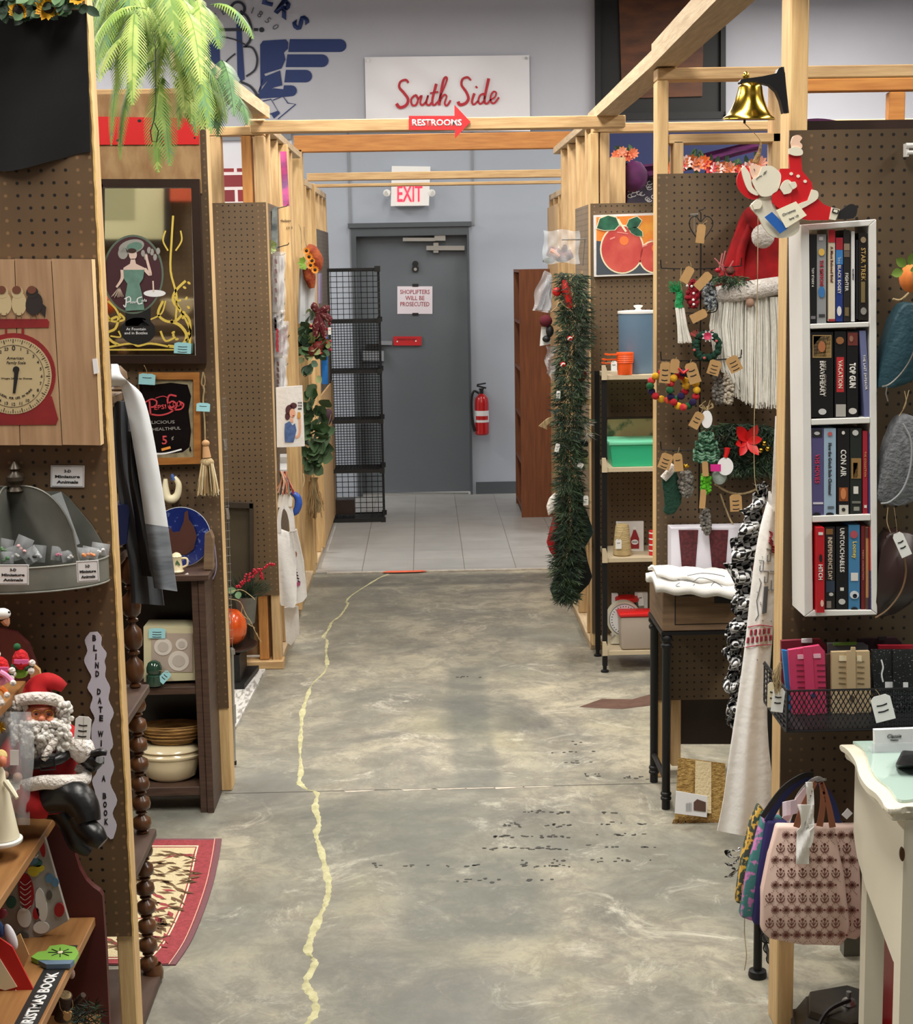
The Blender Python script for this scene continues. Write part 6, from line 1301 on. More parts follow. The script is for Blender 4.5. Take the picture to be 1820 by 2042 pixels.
b.build('raffia', t, 0); b = B().m('kraft'); b.pp([(615,960),(632,955),(640,1000),(628,1035),(612,1025)][::-1], 9.25, .01); b.build('kraft_paper', t, 0)
b = B().m(flat((226,206,160))); TS(b, [(604,944),(606,960),(600,980),(592,1000)], 1.4, 8.9, 6); one(b, 'cream_cord', 'cream cord dangling down the orange post on the left', 'cord')
word('Melissa', 569, 440, 5, 8.146, 'ink', tS, 0, -.05, width=22, name='pencil_mark'); word('(13', 577, 455, 5, 8.146, 'ink', tS, 0, 0, width=12, name='pencil_mark')

# wire cube tower
Yf = 11.2; xl_, xr_ = P(655,1030,Yf).x, P(764,1030,Yf).x; ztop = P(700,537,Yf).z; hc = ztop/5
t = thing('wire_cube_tower', 'five-high tower of black wire grid storage cubes left of the grey door', 'storage cubes', ((xl_+xr_)/2, Yf, 0))
def grid(b, o, u, v, n, r=.0022):
    o, u, v = Vector(o), Vector(u), Vector(v); d = u.cross(v).normalized()*r
    for i in range(n+1):
        for A, Bq, in ((o+u*i/n, v), (o+v*i/n, u)):
            s_ = Bq.cross(d).normalized()*r*(1 if 0 < i < n else 2.4); b.hull([A-s_-d, A+s_-d, A+s_+d, A-s_+d], [A+Bq-s_-d, A+Bq+s_-d, A+Bq+s_+d, A+Bq-s_+d])
for lv in range(5):
    z = .02+lv*hc*.985
    n_ = 9 if lv in (4, 0) else 18
    for o_, u_, v_ in (((xl_, Yf, z), (0,.34,0), (0,0,hc*.97)), ((xr_, Yf, z), (0,.34,0), (0,0,hc*.97)), ((xl_, Yf+.34, z), (xr_-xl_,0,0), (0,0,hc*.97)), ((xl_, Yf, z), (xr_-xl_,0,0), (0,.34,0))):
        b = B().m('blackmetal'); grid(b, o_, u_, v_, n_); b.build('grid_panel', t, 0)
    if lv == 4: b = B().m('blackmetal'); grid(b, (xl_, Yf, z+hc*.97), (xr_-xl_,0,0), (0,.34,0), 9); b.build('grid_panel', t, 0)
    b = B().m('black'); T_ = .009; b.box(xl_-.0, xr_, Yf-.006, Yf+.01, z-.012, z+.012); b.build('shelf_edge', t, 0)
    for xx in (xl_, xr_):
        for yy in (Yf, Yf+.34): b = B().m('black'); b.cb((xx, yy, z), .034, .04, .034); b.build('connector', t, 0)
b = B().m('black'); b.box(xl_-.004, xl_+.045, Yf-.01, Yf+.015, .02, ztop); b.build('front_rail', t, 0)
for xx in (xl_, xr_):
    b = B().m('black'); b.cb((xx, Yf, ztop), .04, .05, .04); b.build('connector', t, 0); b = B().m('black'); b.cb((xx, Yf, .01), .028, .028, .02); b.build('foot', t, 0)
b = B().m('black'); b.box(xl_, xr_, Yf-.008, Yf+.008, ztop-.01, ztop+.008); b.build('shelf_edge', t, 0)
b = B().m('frame_dark'); b.box(xl_+.03, xl_+.18, Yf+.12, Yf+.26, .045, .15); one(b, 'small_dark_box', 'small dark box on the bottom level of the wire cubes', 'box', smooth_=False)
# fire extinguisher
Yx = YB-.1; t = thing('fire_extinguisher', 'red fire extinguisher hanging on the pale wall right of the grey door', 'fire extinguisher', P(961, 867, Yx))
c = P(961, 867, Yx); r_ = 14/K(Yx); b = B().m(mat('extred', (188,24,30), .3, coat=.4)); b.lathe([(r_*.8,0),(r_,.012),(r_,.25),(r_*.9,.285),(r_*.5,.31),(.012,.32)], c, 24); b.build('cylinder', t)
b = B().m('black'); b.lathe([(.014,0),(.014,.03),(.02,.032),(.02,.04)], c+Vector((0,0,.32)), 12); b.cb(c+Vector((0,-.01,.372)), .075, .02, .012, (0,.25,0)); b.cb(c+Vector((0,-.01,.395)), .07, .02, .01, (0,-.15,0)); b.build('valve', t)
b = B().m('black'); TS(b, [(955,785),(945,780),(940,795),(940,820),(943,845),(947,860)], [2,2.4,2.4,2.4,2.8,3], Yx-.04, 8); b.build('hose', t)
b = B().m('paper'); 
b.sheet(lambda u, v: (c.x+(r_+.001)*math.cos(PI+PI*u), c.y+(r_+.001)*math.sin(PI+PI*u), c.z+.10+.09*v), 16, 2, .0008, (0,-1,0)); lb = b.build('label', t)
b = B().m('extred'); b.sheet(lambda u, v: (c.x+(r_+.003)*math.cos(PI+PI*(.2+.6*u)), c.y+(r_+.003)*math.sin(PI+PI*(.2+.6*u)), c.z+.12+.03*v), 10, 1, .0008, (0,-1,0)); b.build('label_band', lb)
b = B().m('greytrim'); b.box(c.x-.02, c.x+.02, YB-.06, YB-.001, c.z+.2, c.z+.34); b.build('bracket', t, 0)
# brown bookcase
Yk = 11.27; xk0, xk1 = P(1040,1030,Yk).x, P(1140,1030,Yk).x; zk = P(1070,537,Yk).z
t = thing('oak_bookcase', 'tall brown wood-grain bookcase standing sideways against the right far wall', 'bookcase', ((xk0+xk1)/2, Yk+.3, .006))
for nm, a in (('side_panel', (xk0, xk1, Yk, Yk+.02, .006, zk)), ('side_panel', (xk0, xk1, Yk+.68, Yk+.7, .006, zk)), ('top', (xk0, xk1, Yk+.021, Yk+.679, zk-.02, zk)), ('back_panel', (xk1-.01, xk1-.001, Yk+.021, Yk+.679, .03, zk-.021))):
    b = B().m('oak_brown'); b.box(*a); b.build(nm, t, 0)
for i in range(5): b = B().m('oak_brown'); z = .05+i*(zk-.1)/5; b.box(xk0+.004, xk1-.011, Yk+.021, Yk+.679, z, z+.02); b.build('shelf', t, 0)
# ================================================================ RIGHT, THIRD BOOTH
def zz(o, s, pts): return [(o[0]+x/s, o[1]+y/s) for x, y in pts]
Yg3 = YR3-.1
# pine garland
def needles(b, path, Y, n, w, ln, keys=('pineleaf','pineleaf','pineleaf2','leaf_d'), dep=.05):
    q = smooth(path, 6)
    for i in range(n):
        j = R.randrange(len(q)); x, y, ww = q[j]; x += R.uniform(-1,1)*ww*.5; a = R.uniform(-.9,.9)+(.5 if x > q[j][0] else -.5)
        b.m(R.choice(keys)); p = P(x, y, Y-R.uniform(0,dep)); d = Vector((math.sin(a), R.uniform(-.6,.3), -math.cos(a)*R.uniform(.3,1)))
        for k in range(6): b.spray(p+d*.007*k, d+Vector((R.uniform(-.9,.9),R.uniform(-.6,.6),R.uniform(-.3,.3))), ln*R.uniform(.7,1.2), .0036)
t = thing('pine_garland', 'long artificial pine garland hanging down the end of the third right partition', 'garland', P(1130, 1205, Yg3))
b = B(); needles(b, [(1140,545,34),(1144,600,44),(1146,660,46),(1140,720,48),(1136,780,40),(1132,850,34),(1134,900,30),(1134,960,28),(1136,1010,34),(1134,1060,36),(1130,1110,36),(1128,1150,28),(1130,1190,16)], Yg3-.03, 3700, 1, .032, dep=.11); b.build('needles', t, 0)
b = B().m('kraft'); TS(b, [(1160,540,Yg3),(1150,640,Yg3),(1140,760,Yg3),(1132,900,Yg3),(1128,1060,Yg3),(1126,1190,Yg3)], 2, Yg3, 6); b.build('stem', t)
for i, (x, y) in enumerate(((1122,727),(1136,675))):
    b = B().m('brightred'); E(b, x, y, Yg3-.13, 6, 5.5); b.m('white'); TS(b, [(x-4,y+3,Yg3-.145),(x,y-2,Yg3-.148),(x+4,y-1,Yg3-.145)], 1.4, Yg3, 6); b.build('peppermint', t)
for (x, y, w, h, r_) in ((1113,787,8,15,.1),(1111,893,9,17,.2),(1157,928,11,11,.5),(1168,998,10,19,0)): price_tag(t, x, y, w, h, Yg3-.14, rot=r_, lines=1)
t = thing('bow_packet', 'clear square bag with dark red bow goods, topmost at the right aisle wall', 'bag', P(1120, 525, Yg3))
b = B().m(mat('bowred', (120,30,34), .7, col2=(60,40,30), scale=40)); TS(b, [(1092,500),(1105,505),(1122,512),(1140,505)], [10,12,12,9], Yg3-.03, 10); TS(b, [(1120,506),(1126,494),(1124,488)], [5,6,2], Yg3-.04, 8); b.build('bow', t); b = B().m(flat((206,150,124))); TS(b, [(1096,500),(1104,504),(1114,512)], [6,6,4], Yg3-.055, 8); b.build('figure', t); b = B().m('leaf_d'); E(b, 1094, 520, Yg3-.03, 12, 6); b.build('greens', t)
b = B().m('clearplastic'); b.sheet(lambda u, v: P(1083+u*72+2*math.sin(v*7), 459+v*66+2*math.sin(u*9), Yg3-.07-.005*math.sin(u*19)*math.sin(v*11)), 18, 14, .0012); b.build('bag', t)
b = B().m('wire'); T(b, [(1120,478),(1170,477)], 1.2, Yg3-.07, 6); T(b, [(1166,475),(1162,530)], .9, Yg3-.06, 6); b.build('hook', t)
t = thing('plastic_bag', 'crumpled translucent plastic bag hanging left of the pine garland', 'bag', P(1080, 625, Yg3))
b = B().m('softplastic'); b.sheet(lambda u, v: P(1098-(1-u)*(12+26*v**.6)+3*math.sin(v*9), 545+v*80-(1-u)*6, Yg3-.03-.02*math.sin(u*9+v*7)*v), 16, 16, .0012); b.m(mat('milky', (210,216,226), .3, alpha=.6)); b.sheet(lambda u, v: P(1100-(1-u)*(8+22*v), 548+v*70, Yg3-.0-.02*math.sin(u*12+v*4)), 12, 12, .002); b.build('bag', t)
t = thing('dark_doll', 'small doll in burgundy hat and black shoes in a clear bag beside the garland', 'doll', P(1088, 690, Yg3)); b = B().m(flat((92,20,36), .9)); E(b, 1088, 640, Yg3-.04, 13, 12); b.build('hat', t); b = B().m('black'); E(b, 1089, 676, Yg3-.04, 8, 7); E(b, 1096, 660, Yg3-.04, 8, 12); b.build('body', t); b = B().m('white'); b.pp([(1076,690),(1098,686),(1098,652),(1079,652)], Yg3-.02, .003); b.build('backing_card', t, 0)
t = thing('red_elf', 'bright red felt elf figure tucked in the upper garland', 'ornament', P(1128, 618, Yg3)); b = B().m('brightred'); TS(b, [(1124,558),(1128,575),(1132,595),(1136,615)], [4,9,8,5], Yg3-.12, 10); E(b, 1110, 582, Yg3-.1, 9, 9); b.build('body', t); b = B().m('cream'); TS(b, [(1128,550),(1128,556)], 2.5, Yg3-.12, 8); b.m('straw'); TS(b, [(1098,622),(1108,614),(1116,602),(1128,612),(1135,616)], 1.2, Yg3-.13, 5); b.build('trim', t)
for (x0, y0, x1, y1, s_) in ((1088,690,1108,745,1),(1096,730,1110,760,2)):
    t = thing('clear_packet', ['crumpled clear packet below the burgundy hatted doll','small clear packet behind the middle of the garland'][s_-1], 'bag', P(x0, y1, Yg3)); b = B().m('softplastic'); b.sheet(lambda u, v: P(x0+u*(x1-x0)+3*math.sin(v*9), y0+v*(y1-y0), Yg3+.0-.015*math.sin(u*7+v*9)), 8, 8, .002); b.build('bag', t)
t = thing('straw_wisp', 'wisp of pale straw sticking out left of the garland', 'straw', P(1085, 852, Yg3)); b = B().m('straw')
for i in range(9): TS(b, [(1100,832+i),(1090,836+i*1.5),(1074+i*2,850+i*.8)], .9, Yg3-.03, 4, 3)
b.build('wisp', t)
def stocking(name, lab, cuffp, bodyp, Y, key, cuffk, dep=.03):
    th = thing(name, lab, 'stocking', P(bodyp[len(bodyp)//2][0], max(p[1] for p in bodyp), Y)); b = B().m(key); b.pp(bodyp, Y, dep); b.bev(.006, 2); b.build('sock', th, ang=80)
    if cuffp: b = B().m(cuffk); b.pp(cuffp, Y-.006, dep+.012); b.bev(.006, 2); b.build('cuff', th, ang=80)
    return th
stocking('christmas_stocking', 'red velvet stocking with white cuff behind the lower garland', [(1094,1030),(1112,1010),(1120,992),(1108,984),(1096,995),(1090,1012)], [(1130,1000),(1136,1040),(1125,1100),(1110,1120),(1096,1100),(1090,1082),(1096,1060),(1106,1035),(1112,1005)], Yg3-.02, 'redvelvet', 'fur')
mat('greenvelvet', (14,52,46), .9, col2=(10,34,32), scale=10, sheen=.3); mat('darkvelvet', (16,24,26), .95, sheen=.2)
stocking('christmas_stocking', 'dark green velvet stocking right of the lower garland', None, [(1160,1005),(1170,1020),(1180,1050),(1184,1062),(1168,1090),(1150,1098),(1140,1080),(1140,1010)], Yg3-.03, 'greenvelvet', 'fur')
stocking('christmas_stocking', 'black-green stocking, lowest and largest, its toe behind the garland tip', None, [(1165,1085),(1172,1120),(1181,1150),(1175,1165),(1150,1190),(1128,1202),(1104,1195),(1096,1175),(1104,1155),(1130,1130),(1140,1090)], Yg3, 'darkvelvet', 'fur')
t = thing('corner_shelf', 'small pale wooden ledge with plastic packets right of the garland', 'shelf', P(1168, 805, Yg3)); b = B().m('pine'); b.pp([(1150,806),(1178,806),(1178,796),(1150,796)], Yg3-.06, .1); b.build('ledge', t, 0)
t = thing('clear_packet', 'clear packet with a red hat standing on the small pale ledge', 'bag', P(1165, 790, Yg3)); b = B().m('redvelvet'); TS(b, [(1150,758),(1160,752),(1168,742)], [8,8,3], Yg3-.05, 10); b.build('hat', t); b = B().m('softplastic'); b.rect(1152, 762, 1176, 795, Yg3-.055, .03); b.build('packet', t)
t = thing('frosted_sprig', 'pale frosted sprig behind the middle garland on the right', 'ornament', P(1165, 880, Yg3)); b = B()
needles(b, [(1150,830,20),(1165,845,24),(1160,865,24)], Yg3, 60, 1, .03, ('wire','white','succ'))
b.build('needles', t, 0)
for i, (y, cc, lab) in enumerate(((885,(30,28,28),'black folded cloth, top of the small stack by the garland'), (905,(70,66,50),'olive folded cloth in the small stack by the garland'), (918,(180,176,120),'yellow-green folded cloth in the small stack by the garland'), (930,(206,204,170),'pale folded cloth, bottom of the small stack by the garland'))):
    b = B().m(flat(cc, .9)); b.pp([(1148,y+6),(1173,y+6),(1173,y-5),(1150,y-5)], Yg3-.02, .08); b.bev(.006, 2); one(b, 'folded_cloth', lab, 'cloth', ang=80)
t = thing('bottle_bag', 'black bag printed with a pink bottle hanging right of the garland', 'bag', P(1158, 1005, Yg3)); b = B().m('black'); b.rect(1147, 975, 1163, 1006, Yg3-.05, .012); b.build('bag', t, 0); b = B().m(flat((214,60,100))); b.pp([(1152,1004),(1158,1004),(1158,990),(1156,980),(1154,980),(1152,990)], Yg3-.053, .003); b.build('print', t, 0); b = B().m('black'); TS(b, [(1149,976),(1155,950),(1161,976)], .8, Yg3-.048, 5); b.build('handle', t)

# black metal rack
fF, fR = PZ(1205, 1340, 0), PZ(1193, 1309, 0); yF, yR = fF.y, YR3-.03; xr0, xr1 = .772, 1.32
zs3 = [P(1250, y, yF).z for y in (748, 932, 1112, 1297)]
t = thing('metal_rack', 'black metal rack with four pale wooden shelves before the third right pegboard', 'rack', ((xr0+xr1)/2, yF+.15, 0))
for xx in (xr0, xr1):
    for yy in (yF, yR): b = B().m('blackmetal'); b.box(xx-.011, xx+.011, yy-.011, yy+.011, .03, zs3[0]+.0); b.build('post', t, 0); b = B().m('blackmetal'); b.lathe([(.018,0),(.018,.008),(.009,.012),(.009,.12)], (xx, yy, 0), 14); b.build('foot', t)
for z in zs3:
    b = B().m(mat('shelfbirch', (206,190,160), .6, var=.1, scale=6)); b.box(xr0+.012, xr1-.012, yF-.01, yR+.01, z-.018, z); b.build('shelf', t, 0)
    b = B().m('shelfbirch'); b.hull([(xr0-.012, yF-.02, z-.018), (xr0+.0115, yF-.02, z-.018), (xr0+.0115, yF-.02, z+.02), (xr0+.004, yF-.02, z+.045), (xr0-.012, yF-.02, z+.045)], [(xr0-.012, yF-.0115, z-.018), (xr0+.0115, yF-.0115, z-.018), (xr0+.0115, yF-.0115, z+.02), (xr0+.004, yF-.0115, z+.045), (xr0-.012, yF-.0115, z+.045)]); b.build('shelf_end', t, 0)
Yq = yF+.12; kq = K(Yq)
def base(px, z, Y): v = P(px, 900, Y); return Vector((v.x, Y, z))
t = thing('canister', 'tall blue-grey plastic canister with white knobbed lid on the top shelf', 'canister', base(1272, zs3[0], Yq))
b = B().m(mat('bluegrey', (98,124,148), .45)); h_ = 118/kq; b.lathe([(.08,0),(.083,.01),(.087,h_),(.08,h_)], base(1272, zs3[0]+.001, Yq), 32, sy=.85); b.build('body', t)
b = B().m('whitepaint'); b.lathe([(.09,0),(.09,.01),(.06,.013),(.016,.013),(.01,.02),(.02,.03),(.02,.034),(.004,.036)], base(1272, zs3[0]+h_+.001, Yq), 32, sy=.85); b.build('lid', t)
t = thing('measuring_cups', 'nested set of bright orange plastic measuring cups on the top shelf', 'measuring cups', base(1246, zs3[0], yF+.03)); b = B().m(mat('orangeplastic', (238,92,32), .35)); c = base(1246, zs3[0]+.001, yF+.02)
b.lathe([(.03,0),(.032,.004),(.033,.05),(.037,.052),(.035,.058),(.038,.06),(.036,.067),(.038,.069),(.036,.076),(.038,.078),(.036,.085),(.038,.087),(.037,.096),(.033,.096)], c, 24); b.build('cup', t)
for dz, dy, l in ((.088,-.01,.06),(.066,.0,.07),(.05,.01,.07)): b = B().m('orangeplastic'); b.cb(c+Vector((-.035-l/2+.01, dy, dz)), l, .016, .006); b.lathe([(.009,0),(.009,.005)], c+Vector((-.03-l+.008, dy, dz)), 10); b.build('handle', t)
price_tag(t, 1224, 730, 12, 20, yF-.02, string=(1206,724), lines=1)
t = thing('camouflage_print', 'green and brown woodland pattern picture standing behind the mint box', 'picture', P(1255, 930, yR-.03)); b = B().m(mat('woods', (150,134,92), .8, col2=(62,84,54), scale=14, thr=(.42,.52), detail=8)); b.pp([(1210,915),(1302,915),(1302,834),(1211,836)], yR-.05, .012); b.build('panel', t, 0); b = B().m('frame_dark'); b.pp([(1206,836),(1304,834),(1304,830),(1206,832)], yR-.052, .014); b.build('top_edge', t, 0)
t = thing('food_box', 'mint green plastic lidded box on the second rack shelf', 'box', base(1265, zs3[1], yF+.1)); mint = mat('mint', (52,190,140), .4); b = B().m(mint)
x0, x1 = P(1216, 900, yF+.02).x, P(1322, 900, yF+.02).x; z0 = zs3[1]+.001; b.hull([(x0+.012, yF+.02, z0), (x1-.012, yF+.02, z0), (x1-.012, yF+.2, z0), (x0+.012, yF+.2, z0)], [(x0, yF+.01, z0+.095), (x1, yF+.01, z0+.095), (x1, yF+.21, z0+.095), (x0, yF+.21, z0+.095)]); b.build('box', t, 0)
b = B().m(mat('mintlid', (120,216,176), .4)); b.box(x0-.008, x1+.008, yF+.002, yF+.218, z0+.0955, z0+.112); b.bev(.004, 2); b.build('lid', t)
t = thing('twine_cone', 'tall cone of natural twine with paper tag on the third rack shelf', 'twine', base(1238, zs3[2], yF+.06)); b = B().m(mat('twine', (206,184,136), .8, col2=(180,156,108), scale=40, stretch=(.3,.3,6), bump=.6)); c = base(1240, zs3[2]+.001, yF+.06); b.lathe([(.036,0),(.041,.006),(.04,.03),(.03,.13),(.026,.138),(.008,.139)], c, 24); b.build('cone', t); price_tag(t, 1233, 1085, 12, 19, yF+.01, string=(1244,1054), lines=1)
t = thing('bottle_picture', 'small white canvas print of a red sauce bottle on the third rack shelf', 'picture', base(1265, zs3[2], yF+.17)); b = B().m('canvas'); b.pp([(1228,1099),(1283,1099),(1283,1040),(1229,1041)], yF+.15, .02); b.build('canvas', t, 0)
b = B().m(flat((150,36,44))); b.pp([(1257,1094),(1274,1094),(1274,1074),(1270,1063),(1267,1056),(1263,1056),(1261,1063),(1257,1074)], yF+.148, .002); b.m('paper'); b.rect(1262,1051,1268,1057,yF+.148,.002); b.disc(1265.5,1081,7,5,yF+.1465,.002,16); b.build('bottle_print', t, 0); word('KETCHUP', 1265.5, 1081, 2.5, yF+.145, 'ink', t, 0, width=10)
t = thing('striped_tin', 'red and white lettered tin at the edge of the third rack shelf', 'tin', base(1298, zs3[2], yF+.05)); b = B().m('red'); c = base(1303, zs3[2]+.001, yF+.05); b.lathe([(.02,0),(.02,.108),(.018,.11)], c, 20); b.build('tin', t)
b = B().m('white')
for i in range(4): b.lathe([(.0205,0),(.0205,.006)], c+Vector((0,0,.018+i*.026)), 20)
b.build('stripes', t)
t = thing('kitchen_scale', 'round white dial kitchen scale on the lowest rack shelf', 'scale', base(1240, zs3[3], yF+.12)); b = B().m(mat('enamel', (214,210,190), .4)); b.disc(1245, 1236, 35, 36, yF+.1, .05, 36); b.pp([(1218,1284),(1272,1284),(1262,1268),(1228,1268)], yF+.105, .05); b.build('body', t)
b = B().m('greytrim'); b.disc(1245,1236,31,32,yF+.098,.003,36); b.m('paper'); b.disc(1245,1236,29,30,yF+.0965,.003,36); b.m('ink')
for i in range(30): a = i*PI/15; b.stroke([(1245+24*math.cos(a),1236+25*math.sin(a)),(1245+27*math.cos(a),1236+28*math.sin(a))], 1.2, yF+.095, sm=False)
b.build('dial', t, 0)
t = thing('storage_jar', 'wide glass jar with dark contents and red lid behind the scale', 'jar', base(1250, zs3[3], yF+.22)); c = base(1250, zs3[3]+.001, yF+.22); hj = P(1250,1198,yF+.22).z-c.z; b = B().m(flat((50,42,36), .2)); b.lathe([(.05,0),(.052,hj-.02),(.045,hj)], c, 24); b.build('jar', t); b = B().m('brightred'); b.lathe([(.054,0),(.056,.012),(.05,.018)], c+Vector((0,0,hj+.001)), 24); b.build('lid', t)
b = B().m('paper'); b.rect(1266, 1182, 1291, 1269, yF+.235, .02); one(b, 'white_box', 'white card box standing behind the red lidded jar', 'box', smooth_=False)
b = B().m('paper'); b.rect(1220, 1184, 1232, 1269, yF+.235, .02); one(b, 'white_box', 'narrow white box at the back left of the lowest rack shelf', 'box', smooth_=False)
t = thing('canister', 'greyish plastic canister with bright red lid on the lowest shelf', 'canister', base(1268, zs3[3], yF+.03)); c0, c1 = P(1236, 1292, yF).x, P(1302, 1292, yF).x; b = B().m(mat('putty', (172,160,148), .5)); z0 = zs3[3]+.001
b.hull([(c0+.006, yF+.0, z0), (c1, yF+.0, z0), (c1, yF+.09, z0), (c0+.006, yF+.09, z0)], [(c0, yF-.004, z0+.15), (c1+.006, yF-.004, z0+.15), (c1+.006, yF+.094, z0+.15), (c0, yF+.094, z0+.15)]); b.bev(.012, 3); b.build('body', t)
b = B().m('brightred'); b.box(c0-.004, c1+.008, yF-.008, yF+.098, z0+.1505, z0+.168); b.bev(.006, 2); b.build('lid', t)
price_tag(t, 1277, 1195, 11, 26, yF+.2, rot=-.1, lines=1)
# apple painting
Ya = YR3-.03; t = thing('apple_painting', 'unframed canvas painting of red apples with green leaves on the right pegboard', 'painting', P(1250, 552, Ya))
b = B().m('canvas'); b.pp([(1185,552),(1340,546),(1338,423),(1184,429)], Ya, .025); b.build('canvas', t, 0)
b = B().m(mat('pntorange', (236,160,60), .5, col2=(226,112,40), scale=12)); b.pp([(1189,500),(1336,500),(1336,428),(1189,433)], Ya-.002, .002); b.m(flat((66,74,84), .5)); b.pp([(1189,548),(1336,543),(1336,500),(1189,480)], Ya-.0025, .002); b.build('background_paint', t, 0)
for cx, cy, rx, ry in ((1240,497,41,46),(1304,512,28,30)):
    b = B().m('cream'); b.disc(cx, cy, rx+3, ry+3, Ya-.0035, .001, 36); b.m(mat('applered', (184,56,56), .5, col2=(206,92,78), scale=10)); b.disc(cx, cy, rx, ry, Ya-.0045, .001, 36); ap = b.build('apple_paint', t, 0)
    b = B().m(flat((232,120,60))); b.disc(cx-2+6, cy-17, 9, 9, Ya-.0055, .001); b.m(flat((226,140,130))); b.stroke([(cx-24,cy-20),(cx-14,cy-24)], 3, Ya-.0055); b.stroke([(cx-10,cy-34),(cx+12,cy-31)], 2, Ya-.0055); b.build('highlight', ap, 0)
b = B().m('cream'); b.stroke([(1232,437),(1240,450),(1248,462)], 4, Ya-.006); b.build('stem_paint', t, 0)
for pts in ([(1190,455),(1196,436),(1212,430),(1228,434),(1234,448),(1225,458),(1205,459)], [(1249,450),(1254,438),(1270,432),(1279,440),(1272,452),(1256,458)], [(1253,455),(1268,452),(1280,462),(1281,471),(1268,470),(1258,464)]):
    b = B().m('cream'); cx, cy = sum(p[0] for p in pts)/len(pts), sum(p[1] for p in pts)/len(pts); b.pp([(cx+(x-cx)*1.1, cy+(y-cy)*1.12) for x, y in pts][::-1], Ya-.0065, .001); b.m(mat('leafpaint', (40,110,80), .5, col2=(24,70,54), scale=20)); b.pp(pts[::-1], Ya-.0075, .001); b.build('leaf_paint', t, 0)
# things behind third right booth
mat('purple', (92,26,84), .8, col2=(64,16,60), scale=10); Yp3 = 8.6
t = thing('purple_scarf', 'dark purple scarf knotted and draped behind the right studs', 'scarf', P(1250, 405, Yp3)); b = B().m('purple'); E(b, 1264, 352, Yp3, 26, 30, .07, .2, 16, .06)
b.sheet(lambda u, v: P(1228+u*26-4*v, 325+v*80, Yp3+.03-.012*math.sin(u*14)), 10, 6, .006); b.sheet(lambda u, v: P(1262+u*250, 330-u*45+v*(30-10*u)+4*math.sin(u*5), Yp3+.05-.015*math.sin(v*9+u*3)), 20, 6, .006); b.build('scarf', t)
t = thing('lace_cloth', 'dark cloth with white lace scroll pattern hanging behind the right studs', 'cloth', P(1280, 405, Yp3+.1)); b = B().m(flat((70,66,86))); b.rect(1246, 355, 1312, 408, Yp3+.1, .006); b.build('cloth', t, 0); b = B().m('paper')
for i in range(16): x, y = R.uniform(1252,1304), R.uniform(362,400); b.stroke([(x+5*math.cos(a),y+5*math.sin(a)*(.4+.1*a)) for a in [j*.8 for j in range(7)]], 1.5, Yp3+.097)
b.build('lace', t, 0)
def flowers(name, lab, pts, Y, cols, n=5, s_=.035):
    th = thing(name, lab, 'flowers', P(pts[0][0], max(p[1] for p in pts), Y)); lf = B()
    for i, (x, y) in enumerate(pts):
        b = B().m(flat(cols[i % len(cols)])); 
        for k in range(9): a = k*2*PI/9; b.leaf(P(x, y, Y), (math.cos(a), -.4, math.sin(a)), (0,-1,.2), s_, s_*.45)
        b.build('blossom', th)
        for k in range(3): lf.m('leaf_d' if k else 'leaf'); a = R.uniform(0,6.3); lf.leaf(P(x, y, Y+.02), (math.cos(a), -.1, math.sin(a)), (0,-1,.1), s_*1.6, s_*.6)
    lf.build('leaves', th); return th
flowers('autumn_flowers', 'orange silk flowers on a wooden ledge behind the right corner stud', [(1228,310),(1240,303),(1252,312),(1262,306)], Yp3, [(226,130,90),(220,150,120),(200,90,60)])
b = B().m('pine'); b.box(P(1212,330,8.6).x, P(1242,330,8.6).x, 8.5, 8.7, 0, P(1230,316,8.6).z); one(b, 'pine_ledge', 'pale boxed pine ledge under the orange silk flowers', 'ledge', smooth_=False)
flowers('flower_garland', 'red and orange silk flower garland along the wall behind the right pegboard', [(1340+i*12.5, 332-8*math.sin(i*.5)+R.uniform(-4,4)) for i in range(15)], Yp3-.1, [(226,110,50),(196,50,60),(236,206,200),(180,90,40),(214,150,130)], s_=.045)
b = B().m('purple'); b.sheet(lambda u, v: P(1585+u*90, 242+v*12-6*math.sin(u*PI), 5.2-.01*math.sin(u*9)), 12, 3, .004); one(b, 'plum_cloth', 'plum cloth showing just above the nearest right pegboard', 'cloth')

# ================================================================ RIGHT, SECOND BOARD
Yr = YR2-.03
# ornament stand
t = thing('ornament_rack', 'black wire ornament tree with heart top hung against the second right pegboard', 'rack', P(1396, 1025, Yr)); Yo = Yr-.10
b = B().m('blackmetal'); T(b, [(1397,484),(1396,700),(1394,900),(1393,1023)], 1.6, Yo, 8); b.build('pole', t)
b = B().m('blackmetal'); TS(b, [(1397,484),(1380,462),(1374,446),(1378,434),(1388,432),(1397,442),(1406,432),(1416,434),(1421,446),(1414,462),(1397,484)], 1.2, Yo, 6); TS(b, [(1397,442),(1397,425),(1393,420),(1400,418),(1405,415)], 1.2, Yo, 6); b.build('heart_top', t)
for (y, xa, xb, up_) in ((535,1317,1478,17),(718,1317,1478,17),(897,1317,1478,17)):
    b = B().m('blackmetal'); T(b, smooth([(xa,y-up_),(xa+1,y-3),(xa+8,y),(1396,y+1),(xb-8,y-4),(xb-1,y-8),(xb,y-up_-4)], 3), 1.2, Yo, 6); b.build('arm', t)
b = B().m('blackmetal'); T(b, smooth([(1355,623),(1396,625),(1424,622),(1430,614),(1430,602)], 3), 1.2, Yo-.03, 6); b.build('arm', t)
b = B().m('steel'); T(b, [(1376,428),(1392,427)], 2, Yo, 6); T(b, [(1384,428),(1384,462)], 1, Yo, 6); b.build('peg_hook', t)
price_tag(t, 1397, 466, 17, 38, Yo-.006, 'kraft', .12, lines=0, string=(1410,440))
Yh2 = Yo-.035
